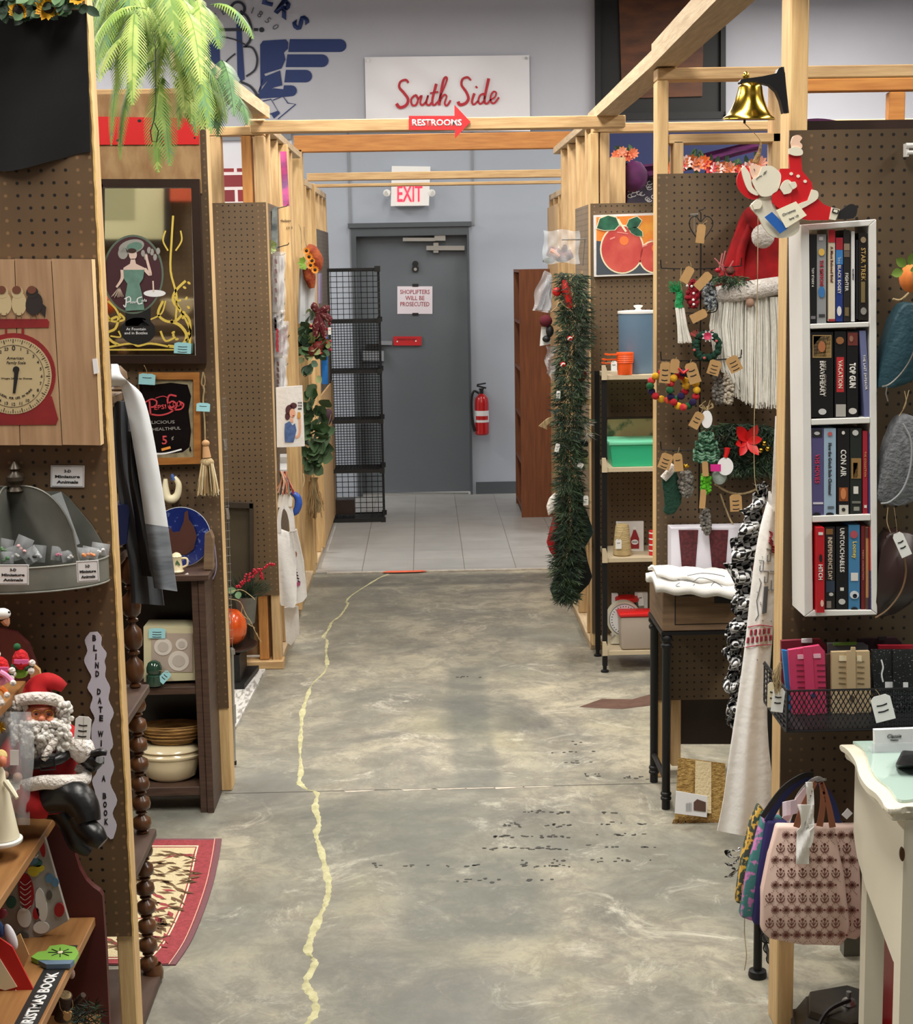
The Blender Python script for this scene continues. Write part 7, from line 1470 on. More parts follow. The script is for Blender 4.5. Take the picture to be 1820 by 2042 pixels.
t = thing('tassel_ornament', 'green yarn doll ornament with long white tassel', 'ornament', P(1360, 685, Yh2)); b = B().m(mat('yarngreen', (30,140,80), .9, bump=.8, bscale=90)); TS(b, [(1354,582),(1355,595),(1353,606),(1355,614)], [7,8,8,9], Yh2, 10)
for i in range(40): b.tube([P(1352,582,Yh2), P(1352+R.uniform(-20,10),570+R.uniform(-10,12),Yh2+R.uniform(-.02,.02))], .0012, 4)
b.build('yarn_body', t); b = B().m('yarn_w')
for i in range(50): x = R.uniform(-1,1); TS(b, [(1355+x*8,614),(1360+x*9,650),(1365+x*13,682+R.uniform(-3,3))], 1.3, Yh2+R.uniform(-.012,.012), 4, 2)
b.build('tassel', t, 0); b = B().m('straw'); TS(b, [(1358,535),(1357,560),(1360,585)], .7, Yh2, 5); b.build('loop', t)
def knit(name, lab, pts, rr, key, Y=None, lump=1.0, n=10, cat='ornament', seed=0):
    Y = Y or Yh2; th = thing(name, lab, cat, P(pts[-1][0], pts[-1][1], Y)); b = B().m(key); q = smooth([(x, y, r_) for (x, y), r_ in zip(pts, rr)], 5)
    for (x, y, r_) in q:
        for k in range(n): a = R.uniform(0, 2*PI); rd = r_*math.sqrt(R.random())*.85; E(b, x+rd*math.cos(a), y+rd*math.sin(a)*.6, Y-.01*R.uniform(-1,1.4), r_*.34*lump, r_*.3*lump, n=6)
    b.build('knitted_body', th, ang=180); return th
mat('yarnred', (150,24,40), .95, bump=.8, bscale=90); mat('yarncamo', (150,156,160), .95, col2=(60,66,72), scale=60, thr=(.45,.55)); mat('yarndg', (22,62,46), .95, bump=.9, bscale=90); mat('yarnlime', (96,190,40), .95, bump=.9, bscale=90); mat('yarnmix', (110,150,124), .95, col2=(36,80,56), scale=70, thr=(.45,.55))
t = knit('knit_mitten', 'dark red knitted mitten ornament with white pearls', [(1383,562),(1382,580),(1380,600),(1382,610)], [8,14,14,8], 'yarnred', n=12)
for x, y in ((1379,571),(1383,585),(1382,598),(1383,607),(1370,570)): b = B().m('white'); E(b, x, y, Yh2-.025, 2.8, 2.8, n=8); b.build('pearl', t)
t = knit('knit_mitten', 'grey and white camouflage knitted oval ornament', [(1415,567),(1414,585),(1416,602),(1418,614)], [8,14,14,9], 'yarncamo', n=14)
for i, (x, y, w, h, r_, mt, lab, st, ln) in enumerate(((1370,548,18,34,.5,'kraft','kraft tag above the green tassel ornament',(1374,520),0), (1402,560,18,40,.75,'kraft','kraft tag tilted behind the dark red mitten',None,0), (1393,630,18,34,1.1,'kraft','kraft tag lying slanted below the mittens',(1412,618),0), (1326,743,22,42,.08,'kraft','lettered kraft tag, left above the bead rings',(1318,722),3), (1345,730,18,28,.1,'kraft','kraft tag behind the lettered one above the bead rings',(1348,712),0), (1381,744,24,42,-.3,'kraft','kraft tag right above the bead rings',(1378,716),2), (1424,733,24,30,.3,'kraft','kraft tag left above the twisted yarn ornaments',None,3), (1463,726,26,32,-.45,'kraft','kraft tag right above the twisted yarn ornaments',(1448,710),3),
        (1389,838,20,34,.5,'kraft','kraft tag behind the white oval tag',(1402,812),2), (1327,920,24,32,.35,'kraft','kraft tag over the white cuff of the green stocking ornament',None,3), (1352,922,18,36,-.1,'kraft','kraft tag between green stocking and grey yarn bell',(1354,892),1), (1406,935,12,30,-.05,'kraft','narrow kraft tag above the lime yarn candy',None,0), (1401,995,12,38,.08,'kraft','narrow kraft tag below the lime yarn candy',None,0), (1467,1003,24,34,-.05,'kraft','kraft tag hanging from the straw hoop',(1466,988),3))):
    th_ = thing('kraft_tag', 'brown '+lab, 'tag', P(x, y+h/2, Yh2-.04)); price_tag(th_, x, y, w, h, Yh2-.045-.002*(i%3), mt, r_, string=st, lines=ln)
t = thing('yarn_wreath', 'dark green yarn wreath ornament with pink flower', 'wreath', P(1408, 718, Yh2)); b = B().m('yarndg')
for i in range(90): a = 2*PI*i/90; E(b, 1409+23*math.cos(a)+R.uniform(-3,3), 690+24*math.sin(a)+R.uniform(-3,3), Yh2+R.uniform(-.012,.012), 6, 6, n=6)
b.build('ring', t, ang=180); b = B().m(flat((206,60,100))); 
for k in range(8): a = k*PI/4; b.leaf(P(1410,670,Yh2-.02), (math.cos(a),-.3,math.sin(a)), (0,-1,0), .016, .01)
b.m('paper')
for k in range(8): a = k*PI/4+.4; b.leaf(P(1410,670,Yh2-.015), (math.cos(a),-.2,math.sin(a)), (0,-1,0), .022, .008)
b.build('flower', t); b = B().m(flat((200,90,90)));
for x, y in ((1384,698),(1428,680),(1404,714)): E(b, x, y, Yh2-.02, 3, 3, n=8)
for k in range(12): a = R.uniform(1.8,2.9); b.tube([P(1396,675,Yh2-.01), P(1396+22*math.cos(a)+(R.random()<.4)*35,672-16*math.sin(a),Yh2-.015)], .001, 4)
b.build('berries', t)
for (cx, cy, rx, ry, n_, lab) in ((1332,770,36,28,16,'left multicoloured yarn ball wreath ornament'), (1362,778,27,34,16,'right multicoloured yarn ball wreath ornament overlapping the left one')):
    t = thing('yarn_ball_wreath', lab, 'wreath', P(cx, cy+ry, Yh2)); Yc_ = Yh2 if cx < 1340 else Yh2-.03
    for i in range(n_): a = 2*PI*i/n_; b = B().m(mat('ball%d' % (i % 5), [(236,190,50),(196,36,46),(52,34,92),(36,110,64),(226,96,60)][i % 5], .95, col2=[(206,150,30),(150,20,36),(30,20,60),(20,70,40),(200,40,60)][i % 5], scale=60)); E(b, cx+rx*math.cos(a), cy+ry*math.sin(a), Yc_+.01*(i % 2), 8.2, 7.4, n=9, jit=.05); b.build('yarn_ball', t, ang=180)
    b = B().m('brightred'); TS(b, [(cx,cy-ry),(cx-9,cy-ry-10)], [3,2], Yc_-.02, 6); TS(b, [(cx,cy-ry),(cx+10,cy-ry-8)], [3,2], Yc_-.02, 6); b.build('bow', t)
for x0, lab in ((1432,'grey twisted yarn cluster ornament, left of the pair'), (1450,'cream twisted yarn cluster ornament, right of the pair')): knit('yarn_cluster', lab, [(x0-2,750),(x0,770),(x0+1,790),(x0+2,802)], [8,12,13,9], 'yarn_g' if x0 < 1440 else mat('yarncream', (200,190,172), .95, col2=(150,140,124), scale=60), n=9)
th_ = thing('oval_tag', 'white oval tag with brown twine bow above the yarn trees', 'tag', P(1409, 855, Yh2)); b = B().m('paper'); b.disc(1409,836,11,18,Yh2-.045,.002,20); b.build('oval', th_, 0); b = B().m('straw')
for a in range(7): TS(b, [(1408,818),(1408+14*math.cos(a),812-5*abs(math.sin(a*2))),(1408+10*math.cos(a+.6),806+8*math.sin(a))], 1, Yh2-.045, 5, 3)
b.build('twine_bow', th_)
t = thing('yarn_tree', 'three tier green and white yarn Christmas tree ornament', 'ornament', P(1408, 918, Yh2))
for y, r_ in ((868,13),(884,20),(900,24),(910,24)):
    b = B().m('yarnmix'); 
    for k in range(2): T(b, [(1408+r_*math.cos(a), y+5*math.sin(a)+2*math.sin(a*7)+k*6, Yh2-.02*math.sin(a)) for a in [2*PI*i/26 for i in range(26)]], 3.2, Yh2, 6, closed=True)
    b.build('tier', t)
t = thing('stocking_ornament', 'small dark green knitted stocking with white cuff, lowest left on the wire tree', 'stocking', P(1338, 1028, Yh2)); b = B().m('yarndg'); b.pp([(1320,950),(1350,940),(1353,968),(1360,990),(1358,1005),(1345,1025),(1330,1028),(1322,1020),(1330,1000),(1322,975)][::-1], Yh2, .02); b.bev(.006, 2); b.build('sock', t, ang=80)
b = B().m('fur'); TS(b, [(1322,955),(1334,942),(1345,928)], 8, Yh2-.005, 10); b.build('cuff', t)
t = knit('yarn_bell', 'grey yarn bell ornament with gold leaf top beside the green stocking', [(1368,942),(1367,955),(1369,972),(1369,986)], [9,16,15,10], 'yarn_g', n=16); b = B().m('brass'); 
for k in range(6): a = R.uniform(0,3); b.leaf(P(1366,932,Yh2-.02), (math.cos(a),-.4,math.sin(a)), (0,-1,0), .016, .008)
b.build('gold_leaf', t)
knit('yarn_candy', 'lime green twisted yarn candy ornament', [(1406,945),(1408,955),(1407,968),(1408,980)], [7,11,11,10], 'yarnlime', n=12); knit('yarn_pod', 'long grey knitted pod ornament hanging lowest, in front of the cups box', [(1407,1018),(1406,1032),(1408,1048),(1410,1062)], [8,11,11,8], 'yarn_g', n=13)
t = thing('glass_ball', 'clear glass ball ornament with magenta label and round white tag', 'ornament', P(1436, 968, Yh2)); b = B().m('glass'); E(b, 1434, 950, Yh2, 15, 17, .026, 0, 18); b.build('ball', t); b = B().m(flat((214,40,140))); b.pp([(1417,940),(1437,940),(1437,926),(1416,926)], Yh2-.035, .002); b.build('label', t, 0); b = B().m('paper'); b.disc(1446,930,16,18,Yh2-.032,.002,22); b.build('round_tag', t, 0); b = B().m('brightred'); TS(b, [(1446,912),(1449,902),(1450,893)], [4,5,6], Yh2-.03, 8); b.build('ribbon', t)
# pine wreath with poinsettia
t = thing('poinsettia_wreath', 'green pine wreath with red poinsettia ribbon on the second right pegboard', 'wreath', P(1485, 960, Yr)); b = B(); needles(b, [(1440,850,50),(1470,845,40),(1500,850,50),(1530,865,44),(1540,900,40),(1520,925,50),(1480,930,44),(1455,900,44),(1440,870,44)], Yr-.02, 1100, 1, .026, dep=.05); b.build('needles', t, 0)
b = B().m('brightred'); c = P(1490,880,Yr-.09)
for a, l, w in ((1.2,.07,.035),(2.3,.075,.04),(.2,.05,.03),(-1.0,.06,.03),(-2.2,.06,.03),(3.3,.05,.03)): b.leaf(c, (math.cos(a),-.25,math.sin(a)), (.2,-1,.1), l, w, .25)
b.build('poinsettia', t); b = B().m('brass'); 
for x, y in ((1523,884),(1516,898),(1530,895)): E(b, x, y, Yr-.09, 6, 6, n=10)
b.build('bauble', t); b = B().m(mat('conebr', (96,50,40), .8, bump=.8, bscale=60)); E(b, 1478, 885, Yr-.075, 12, 14, jit=.1); b.build('pine_cone', t)
t = thing('straw_hoop', 'thin pale straw hoop hanging over the pegboard behind the ornaments', 'hoop', P(1480, 1050, Yr)); b = B().m('straw'); TS(b, [(1425,965),(1440,975),(1455,982),(1475,985),(1495,981),(1512,973)], 2.2, Yr-.03, 6); TS(b, [(1436,985),(1445,1010),(1455,1035),(1464,1050)], 1.8, Yr-.03, 6); TS(b, [(1526,882),(1532,868),(1540,860)], 1.5, Yr-.03, 6); b.build('hoop', t)
# gnome
Yn = Yr-.06; t = thing('gnome_hanging', 'large hanging gnome with red velvet hat, white fur brim and long yarn beard', 'gnome', P(1485, 815, Yn))
b = B().m('redvelvet'); b.pp([(1425,575),(1445,530),(1462,480),(1478,432),(1492,412),(1506,418),(1530,440),(1560,485),(1575,520),(1590,560)][::-1], Yn, .04); b.bev(.014, 3); b.m('redvelvet'); TS(b, [(1488,418,Yn-.03),(1500,432,Yn-.04),(1512,450,Yn-.045)], [8,16,12], n=14); TS(b, [(1500,440,Yn-.01),(1478,500,Yn-.015),(1474,560,Yn-.01)], [6,9,8], n=10); b.build('hat', t, ang=80)
b = B().m('fur'); E(b, 1521, 471, Yn-.06, 23, 24, .035, 0, 18, .03); b.build('pompom', t)
b = B().m('fur'); TS(b, [(1430,588,Yn-.02),(1470,582,Yn-.035),(1510,576,Yn-.04),(1560,568,Yn-.02),(1595,562,Yn)], [17,19,19,18,16], n=14); b.build('brim', t)
b = B().m(flat((164,130,110), .8)); E(b, 1495, 604, Yn-.06, 9, 9); b.build('nose', t)
b = B().m('yarn_w')
for i in range(260):
    u = i/259; x = 1416+u*160+R.uniform(-1.5,1.5); L_ = 700+115*math.sin(min(1,u*1.35+.12)*PI/2)+R.uniform(-8,4) if u < .5 else 812+R.uniform(-12,4)
    T(b, [(x+(1495-x)*.1,592),(x+R.uniform(-1,1),650),(x+R.uniform(-1.5,1.5)+(x < 1460)*8,740 if L_ > 745 else L_-20),(x+R.uniform(-3,3)+(x < 1460)*14,L_)], 1.15, Yn-.01-.03*R.random(), 4, cap=False)
b.build('beard', t, 0)
t = thing('berry_sprig', 'frosted red twig and pine sprig pinned beside the gnome hat', 'sprig', P(1450, 565, Yn)); b = B().m(mat('twigpink', (190,110,110), .8)); 
for a in ((1432,545,1440,505),(1440,525,1446,500),(1440,530,1424,515),(1450,540,1462,520),(1445,545,1430,520)): T(b, [(a[0]+6,552),(a[0],a[1]),(a[2],a[3])], 1.4, Yn-.05, 5)
b.build('twigs', t); b = B(); needles(b, [(1430,550,20),(1455,550,30),(1470,556,24)], Yn-.04, 90, 1, .02, ('leaf_d','leaf','pineleaf2')); b.build('greens', t, 0); b = B().m('berry'); E(b, 1431, 539, Yn-.06, 6, 5); b.build('berry', t); b = B().m('conebr'); E(b, 1456, 540, Yn-.06, 9, 8, jit=.1); b.build('cone', t)

# little console table and goods
tf, tb = PZ(1337, 1615, 0), PZ(1313, 1566, 0); yt0, yt1 = tf.y, YR2-.03; zt_ = P(1400, 1180, yt0).z; xt0, xt1 = P(1309,1180,yt0).x+.025, P(1545,1200,yt0).x; za = P(1400, 1258, yt0).z
xt0 = P(1333, 1200, yt0).x-.02
t = thing('end_table', 'small brown wooden end table with one drawer on turned black metal legs', 'table', ((xt0+xt1)/2, (yt0+yt1)/2, 0))
b = B().m('greywood'); b.box(xt0, xt1, yt0, yt1, za, zt_); b.bev(.003, 1); b.build('body', t, 0)
b = B().m(mat('drawerbrown', (112,88,62), .5, col2=(90,68,46), scale=8, stretch=(.8,1,9))); b.box(P(1347,1200,yt0).x, xt1-.03, yt0-.004, yt0-.0005, P(1400,1243,yt0).z, P(1400,1188,yt0).z); dr = b.build('drawer', t, 0); b = B().m('ink'); b.box(P(1345,1200,yt0).x, xt1-.026, yt0-.001, yt0-.0003, P(1400,1245,yt0).z, P(1400,1186,yt0).z); b.build('drawer_gap', dr, 0)
b = B().m('ink'); b.rect(1424, 1187, 1485, 1203, yt0-.006, .0015); b.build('handle_cutout', dr, 0)
b = B().m('blackmetal'); b.box(xt0-.004, xt1+.004, yt0-.004, yt1+.0, za-.012, za-.0005); b.build('apron', t, 0)
for xx in (xt0+.015, xt1-.015):
    for yy in (yt0+.012, yt1-.012): b = B().m('blackmetal'); b.lathe([(.014,0),(.014,.03),(.018,.034),(.018,.04),(.014,.044),(.018,.05),(.018,.056),(.014,.06),(.014,za-.06),(.019,za-.054),(.019,za-.046),(.013,za-.04),(.02,za-.03),(.02,za-.022),(.014,za-.0125)], (xx, yy, 0), 14); b.build('leg', t)
b = B().m('blackmetal'); b.tube([(xt0+.015, yt0+.02, .1), (xt0+.015, yt1-.02, .1)], .01, 8); b.build('stretcher', t)
t = thing('cups_box', 'white box printed with three tapering maroon popcorn shapes on the end table', 'box', P(1420, 1140, yt1-.06)); Yb2 = yt1-.09
b = B().m(mat('boxwhite', (226,224,234), .5)); b.pp([(1338,1148),(1540,1160),(1540,1050),(1338,1054)], Yb2, .08); b.build('box', t, 0)
mat('marooncup', (96,34,40), .6, col2=(72,24,30), scale=90, thr=(.45,.55))
for x in (1373, 1433, 1493): b = B().m('marooncup'); b.pp([(x-12,1152),(x+12,1152),(x+19,1057),(x-20,1057)], Yb2-.003, .003); b.build('cup_print', t, 0)
t = thing('star_bows', 'stack of pointed maroon gift bows at the right end of the cups box', 'bows', P(1470, 1145, Yb2-.04)); b = B().m(flat((120,30,44)))
for i in range(6): y = 1100+i*7; b.leaf(P(1478,y+4,Yb2-.04), (-1,-.2,.5), (0,-1,.6), .04, .014); b.leaf(P(1478,y+4,Yb2-.05), (-1,-.5,.15), (0,-.3,1), .036, .014)
b.build('bows', t)
t = thing('folded_linen', 'folded cream linen with grey embroidery lying on the end table', 'linen', P(1390, 1180, yt0+.05)); b = B().m('cloth'); zl = zt_+.002
def fn(u, v):
    x = P(1303,1150,yt0).x + u*(P(1482,1150,yt0).x-P(1303,1150,yt0).x); return Vector((x, yt0-.05+.24*v-.03*u, zl+.03+.022*math.sin(PI*min(1,v*1.1+.05))*(1-.3*u)-.02*u*(1-v)+.004*math.sin(u*21+v*5)))
b.sheet(fn, 24, 12, .026, (0,0,-1)); b.sheet(lambda u, v: fn(u*.95+.02, v*.8+.1)+Vector((0,.01,.014+.01*(1-u))), 20, 8, .012, (0,0,-1)); b.build('linen', t, ang=180)
b = B().m('grayink')
for pts in ([(1350,1155),(1380,1160),(1395,1152),(1420,1158),(1440,1170)], [(1370,1148),(1400,1143),(1430,1146),(1445,1150)], [(1355,1162),(1347,1168),(1358,1170)], [(1385,1165),(1378,1172),(1388,1174)], [(1425,1160),(1418,1168),(1428,1170)]):
    q = [(P(x, y, yt0-.052)) for x, y in smooth(pts, 3)]; b.tube(q, .0013, 4)
b.build('embroidery', t)
b = B().m('frame_dark'); b.rect(1341, 1388, 1545, 1484, YR2+.11, .02); one(b, 'dark_chest_panel', 'dark brown chest panel seen under the second right pegboard', 'panel', smooth_=False)
mp = PZ(1395, 1640, 0); t = thing('jute_mats', 'folded mustard woven jute mats with fringe and white label leaning under the table', 'mats', (mp.x, mp.y, 0)); Yj = mp.y
b = B().m(mat('mustard', (178,146,84), .9, col2=(128,96,44), scale=70, stretch=(1,1,2), bump=.8)); b.hull([P(x, y, Yj+(.09 if y < 1600 else 0)) for x, y in [(1345,1636),(1446,1640),(1446,1522),(1352,1510)]], [P(x, y, Yj+(.09 if y < 1600 else 0)+.05) for x, y in [(1345,1636),(1446,1640),(1446,1522),(1352,1510)]]); b.build('mats', t, 0)
b = B().m(mat('stripetan', (196,178,140), .9, bump=.6, bscale=120)); b.hull([P(x, y, Yj-.003+(.09 if y < 1600 else .002)) for x, y in [(1385,1620),(1418,1622),(1418,1520),(1386,1516)]], [P(x, y, Yj+(.09 if y < 1600 else .005)) for x, y in [(1385,1620),(1418,1622),(1418,1520),(1386,1516)]]); b.build('light_stripe', t, 0)
b = B().m('jute')
for i in range(60): x = 1343+i*1.7; T(b, [(x,1634),(x-2+R.uniform(-3,3),1641),(x-3+R.uniform(-4,4),1646+R.uniform(-2,2))], .9, Yj-.005, 4)
b.build('fringe', t, 0); b = B().m('paper'); b.pp([(1345,1622),(1409,1630),(1410,1588),(1348,1577)], Yj-.03, .002); lb = b.build('label', t, 0); b = B().m(flat((96,70,60))); b.pp([(1383,1616),(1407,1619),(1407,1600),(1390,1594),(1383,1600)], Yj-.032, .002); b.m('grayink')
for i in range(5): b.stroke([(1378-i*2.4,1600+i*.4),(1378-i*2.4,1618)], .6, Yj-.032)
b.build('label_print', lb, 0)
# ================================================================ RIGHT, NEAREST POST AND BOARD
# apron and ruffled scarf
Yf2 = 3.72
def plaid(key, c1, c2, s):
    m = bpy.data.materials.new(key); m.use_nodes = True; nt = m.node_tree; ck = nt.nodes.new('ShaderNodeTexChecker'); ck.inputs['Scale'].default_value = s; ck.inputs[1].default_value = lin(c1); ck.inputs[2].default_value = lin(c2)
    tc = nt.nodes.new('ShaderNodeTexCoord'); nt.links.new(tc.outputs['Object'], ck.inputs[0]); nt.links.new(ck.outputs[0], nt.nodes['Principled BSDF'].inputs['Base Color']); nt.nodes['Principled BSDF'].inputs['Roughness'].default_value = .9; MATS[key] = m
plaid('gingham', (24,24,26), (222,222,222), 62)
t = thing('ruffled_scarf', 'black and white gingham ruffled scarf hanging behind the white apron', 'scarf', P(1460, 1760, Yf2+.05))
q = smooth([(1522,965,9),(1512,1000,14),(1500,1040,20),(1490,1085,22),(1478,1125,24),(1486,1165,20),(1488,1210,16),(1476,1250,18),(1470,1280,16),(1466,1310,12),(1464,1350,10),(1468,1390,10),(1466,1430,9),(1470,1480,8)], 6); b = B().m('gingham')
n = len(q)
def fr_(u, v):
    i = min(int(u*(n-1)), n-2); f = u*(n-1)-i; x = q[i][0]+(q[i+1][0]-q[i][0])*f; y = q[i][1]+(q[i+1][1]-q[i][1])*f; w = q[i][2]; ph = u*70
    return P(x+(v-.5)*2*w+3*math.sin(ph*1.3), y+5*math.sin(ph+v*2.5), Yf2+.03-.03*math.cos(ph)*math.sin(PI*v)-.012*math.sin(ph*2+v*6))
b.sheet(fr_, 220, 8, .002); b.sheet(lambda u, v: fr_(u, v)+Vector((-.012*math.cos(u*55), .02, .008*math.sin(u*60))), 200, 8, .002)
for (x, y, r_) in ((1460,1280,13),(1462,1352,10),(1464,1376,9),(1459,1408,8),(1457,1440,9)): 
    b.sheet(lambda u, v: P(x+r_*math.cos(u*5.5+2)*(.7+.3*v), y+r_*.9*math.sin(u*5.5+2), Yf2+.04-.03*v), 14, 3, .002)
b.build('ruffle', t, ang=180)
b = B().m('gingham'); b.sheet(lambda u, v: P(1458+14*math.cos(u*17)*(1-.3*v)+v*8, 1690+u*62+4*math.sin(u*30), Yf2+.02-.04*v*math.sin(u*20)), 60, 6, .002); b.build('ruffle_end', t, ang=180)
b = B().m('straw'); TS(b, [(1485,1800,Yf2),(1484,1860,Yf2),(1488,1905,Yf2),(1484,1935,Yf2)], .9, Yf2, 5); b.build('thread', t)
t = thing('apron', 'white linen apron with red and grey stamped sampler bib hanging from the post', 'apron', P(1480, 1692, Yf2-.03))
Lx = smooth([(1530,1000),(1514,1060),(1500,1150),(1485,1290),(1470,1400),(1455,1500),(1443,1590),(1430,1657)], 5); Rx = smooth([(1549,1025),(1549,1070),(1546,1150),(1540,1270),(1530,1400),(1532,1480),(1540,1560),(1545,1640)], 5)
def fa(u, v):
    i = min(int(v*(len(Lx)-1)), len(Lx)-2); f = v*(len(Lx)-1)-i; l = [Lx[i][k]+(Lx[i+1][k]-Lx[i][k])*f for k in (0,1)]; r_ = [Rx[i][k]+(Rx[i+1][k]-Rx[i][k])*f for k in (0,1)]
    return (l[0]+(r_[0]-l[0])*u, l[1]+(r_[1]-l[1])*u+(u*38*max(0,v-.85)/.15)), Yf2-.04-.02*math.sin(u*PI)-.006*math.sin(u*13+v*3)*v
def fap(u, v, d=0): (x, y), Y = fa(u, v); return P(x, y, Y-d)
b = B().m('cloth'); b.sheet(fap, 20, 40, .004); b.build('apron', t, ang=80)
b = B().m('canvas'); b.sheet(lambda u, v: P(1543+u*6-(1-u)*v*6+(1-v)*3, 830+v*190, Yf2-.06-.004*math.sin(v*5)), 2, 20, .003); b.sheet(lambda u, v: P(1532+10*v*u+4*u, 980+v*30, Yf2-.05), 3, 4, .003); b.build('neck_strap', t)
b = B().m(mat('stampred', (166,60,74), .8))
def st(pts, w, mt=None):
    for i in range(len(pts)-1):
        a, c = pts[i], pts[i+1]; b.tube([fap(a[0], a[1], .003), fap(c[0], c[1], .003)], w, 4, cap=False)
for k in range(3): st([(.55+.1*k,.13),(.75-.05*k,.14+.01*k),(.6,.155+.01*k),(.8,.17+.008*k)], .0018)
for row in range(2):
    for k in range(11):
        if (k+row) % 2: u0 = .05+k*.085; v0 = .395+row*.016+u0*.015; [st([(u0,v0+j*.003),(u0+.07,v0+j*.003)], .0022) for j in range(4)]
st([(.02,.388),(.5,.392),(.98,.405)], .0012); st([(.02,.43),(.5,.436),(.98,.445)], .0012)
for k in range(3): st([(.75,.185+.01*k),(.95,.187+.01*k)], .003)
b.build('red_sampler', t)
b = B().m('grayink')
for u0, v0, h in ((.5,.2,.04),(.45,.27,.03),(.2,.24,.03),(.75,.27,.05)): st([(u0,v0),(u0+.22,v0),(u0+.22,v0+h),(u0+.08,v0+h),(u0+.08,v0+h*.5)], .0011)
for k in range(6): st([(.55+.03*k,.31),(.55+.03*k,.37)], .0009)
for k in range(14): u0, v0 = R.uniform(.1,.95), R.uniform(.19,.47); st([(u0,v0),(u0+.03,v0+.002)], .0012)
st([(.3,.29),(.4,.3),(.28,.34),(.4,.37),(.3,.38)], .0012); b.build('grey_sampler', t)

# brass bell on bracket
Yb = 3.44; kb = K(Yb)
t = thing('hand_bell', 'shiny brass bell hanging from a black iron bracket on the right post', 'bell', P(1492, 243, Yb))
c = P(1493, 239, Yb); b = B().m('brass'); pr_ = [(51,0),(51,3),(44,9),(36,20),(29,36),(25,50),(23,62),(20,68),(12,71),(3,72)]; b.lathe([(r_/kb, h/kb) for r_, h in pr_], c, 40, (.02,-.06,1)); b.build('bell', t, ang=70)
b = B().m('brass'); b.lathe([(4/kb,0),(6/kb,4/kb),(7/kb,9/kb),(4/kb,15/kb),(1/kb,17/kb)], P(1487,160,Yb), 14); b.build('crown_nut', t)
b = B().m('blackmetal'); b.pp([(1475,163),(1478,158),(1520,152),(1548,146),(1552,137),(1558,133),(1565,145),(1569,200),(1568,224),(1562,226),(1556,200),(1548,182),(1535,170),(1515,165),(1476,166)][::-1], Yb-.012, .024); b.build('bracket', t)
b = B().m('blackmetal'); T(b, [(1558,134),(1568,226)], 5, Yb+.02, 8); b.build('wall_plate', t)
b = B().m('blackmetal'); T(b, [(1485,225),(1484,246)], 2.4, Yb, 8); b.build('clapper', t)
b = B().m('straw'); TS(b, [(1484,246),(1500,262),(1515,280),(1517,300),(1512,335),(1511,420),(1510,560),(1507,700),(1504,820),(1503,900),(1505,960),(1512,985)], .8, Yb-.03, 5); b.build('pull_string', t)
b = B().m(mat('rope', (150,120,76), .9, bump=.8, bscale=100)); TS(b, [(1517,285),(1514,300),(1509,314),(1505,325)], [2,3,5,6], Yb-.03, 8); b.build('rope_tassel', t)
# jolly cut-out
Yc2 = 3.38
t = thing('wooden_cutout', 'flat painted wooden Christmas figure in red suit sprawling over the video rack top', 'cut-out', P(1580, 475, Yc2)); mat('cutred', (206,26,34), .4); mat('cutwhite', (232,226,206), .5); mat('cutskin', (238,200,176), .5)
Zc = lambda pts: [(1100+x/2.528, y/2.528) for x, y in pts]
def cut(key, pts, d, nm, tk=.006): b = B().m(key); b.pp(Zc(pts)[::-1], Yc2-d, tk); return b.build(nm, t, 0)
cut('cutwhite', smooth([(1040,1000),(1000,1040),(1040,1090),(1070,1150),(1110,1190),(1170,1200),(1230,1180),(1250,1140),(1230,1080),(1150,1020),(1100,990)],3), .0, 'beard_bag', .008)
cut('cutred', [(1150,850),(1200,850),(1195,780),(1255,780),(1262,860),(1310,920),(1320,980),(1370,1030),(1420,1050),(1395,1110),(1290,1110),(1200,1090),(1130,1050),(1110,990)], .003, 'suit')
cut('cutred', smooth([(965,840),(935,890),(940,950),(990,1000),(1040,1000),(1040,960),(1000,850)],3), .001, 'hat')
cut('cutwhite', smooth([(970,835),(1000,880),(1010,940),(1042,975),(1030,985),(990,960),(965,900),(955,850)],3), .006, 'hat_trim')
cut('cutskin', smooth([(995,835),(1030,830),(1062,845),(1050,880),(1015,900),(1000,870)],3), .004, 'face')
cut('cutwhite', smooth([(1060,840),(1100,835),(1130,850),(1155,880),(1150,930),(1130,970),(1090,990),(1050,985),(1020,940),(1010,905),(1040,890)],3), .007, 'beard')
cut('cutskin', smooth([(1205,720),(1215,690),(1240,680),(1262,695),(1250,715),(1262,730),(1255,750),(1210,750)],3), .004, 'hand'); cut('cutwhite', smooth([(1195,750),(1230,740),(1262,755),(1262,780),(1225,785),(1195,775)],3), .007, 'cuff')
cut('cutwhite', smooth([(1310,955),(1340,965),(1340,1000),(1300,1030),(1240,1060),(1200,1060),(1240,1030),(1290,1010)],3), .007, 'coat_trim'); cut('cutred', smooth([(1110,980),(1150,960),(1205,985),(1200,1030),(1150,1050),(1110,1020)],3), .007, 'knee')
cut('cutwhite', smooth([(1150,950),(1165,920),(1190,905),(1215,930),(1205,970),(1170,980)],3), .011, 'glove'); cut('cutwhite', smooth([(1195,925),(1225,915),(1235,940),(1215,955)],3), .012, 'cuff'); cut('cutwhite', [(1410,1045),(1452,1055),(1430,1110),(1398,1105)], .006, 'boot_trim'); cut('ink', smooth([(1450,1065),(1500,1030),(1530,1035),(1540,1060),(1520,1100),(1440,1105)],3), .004, 'boot')
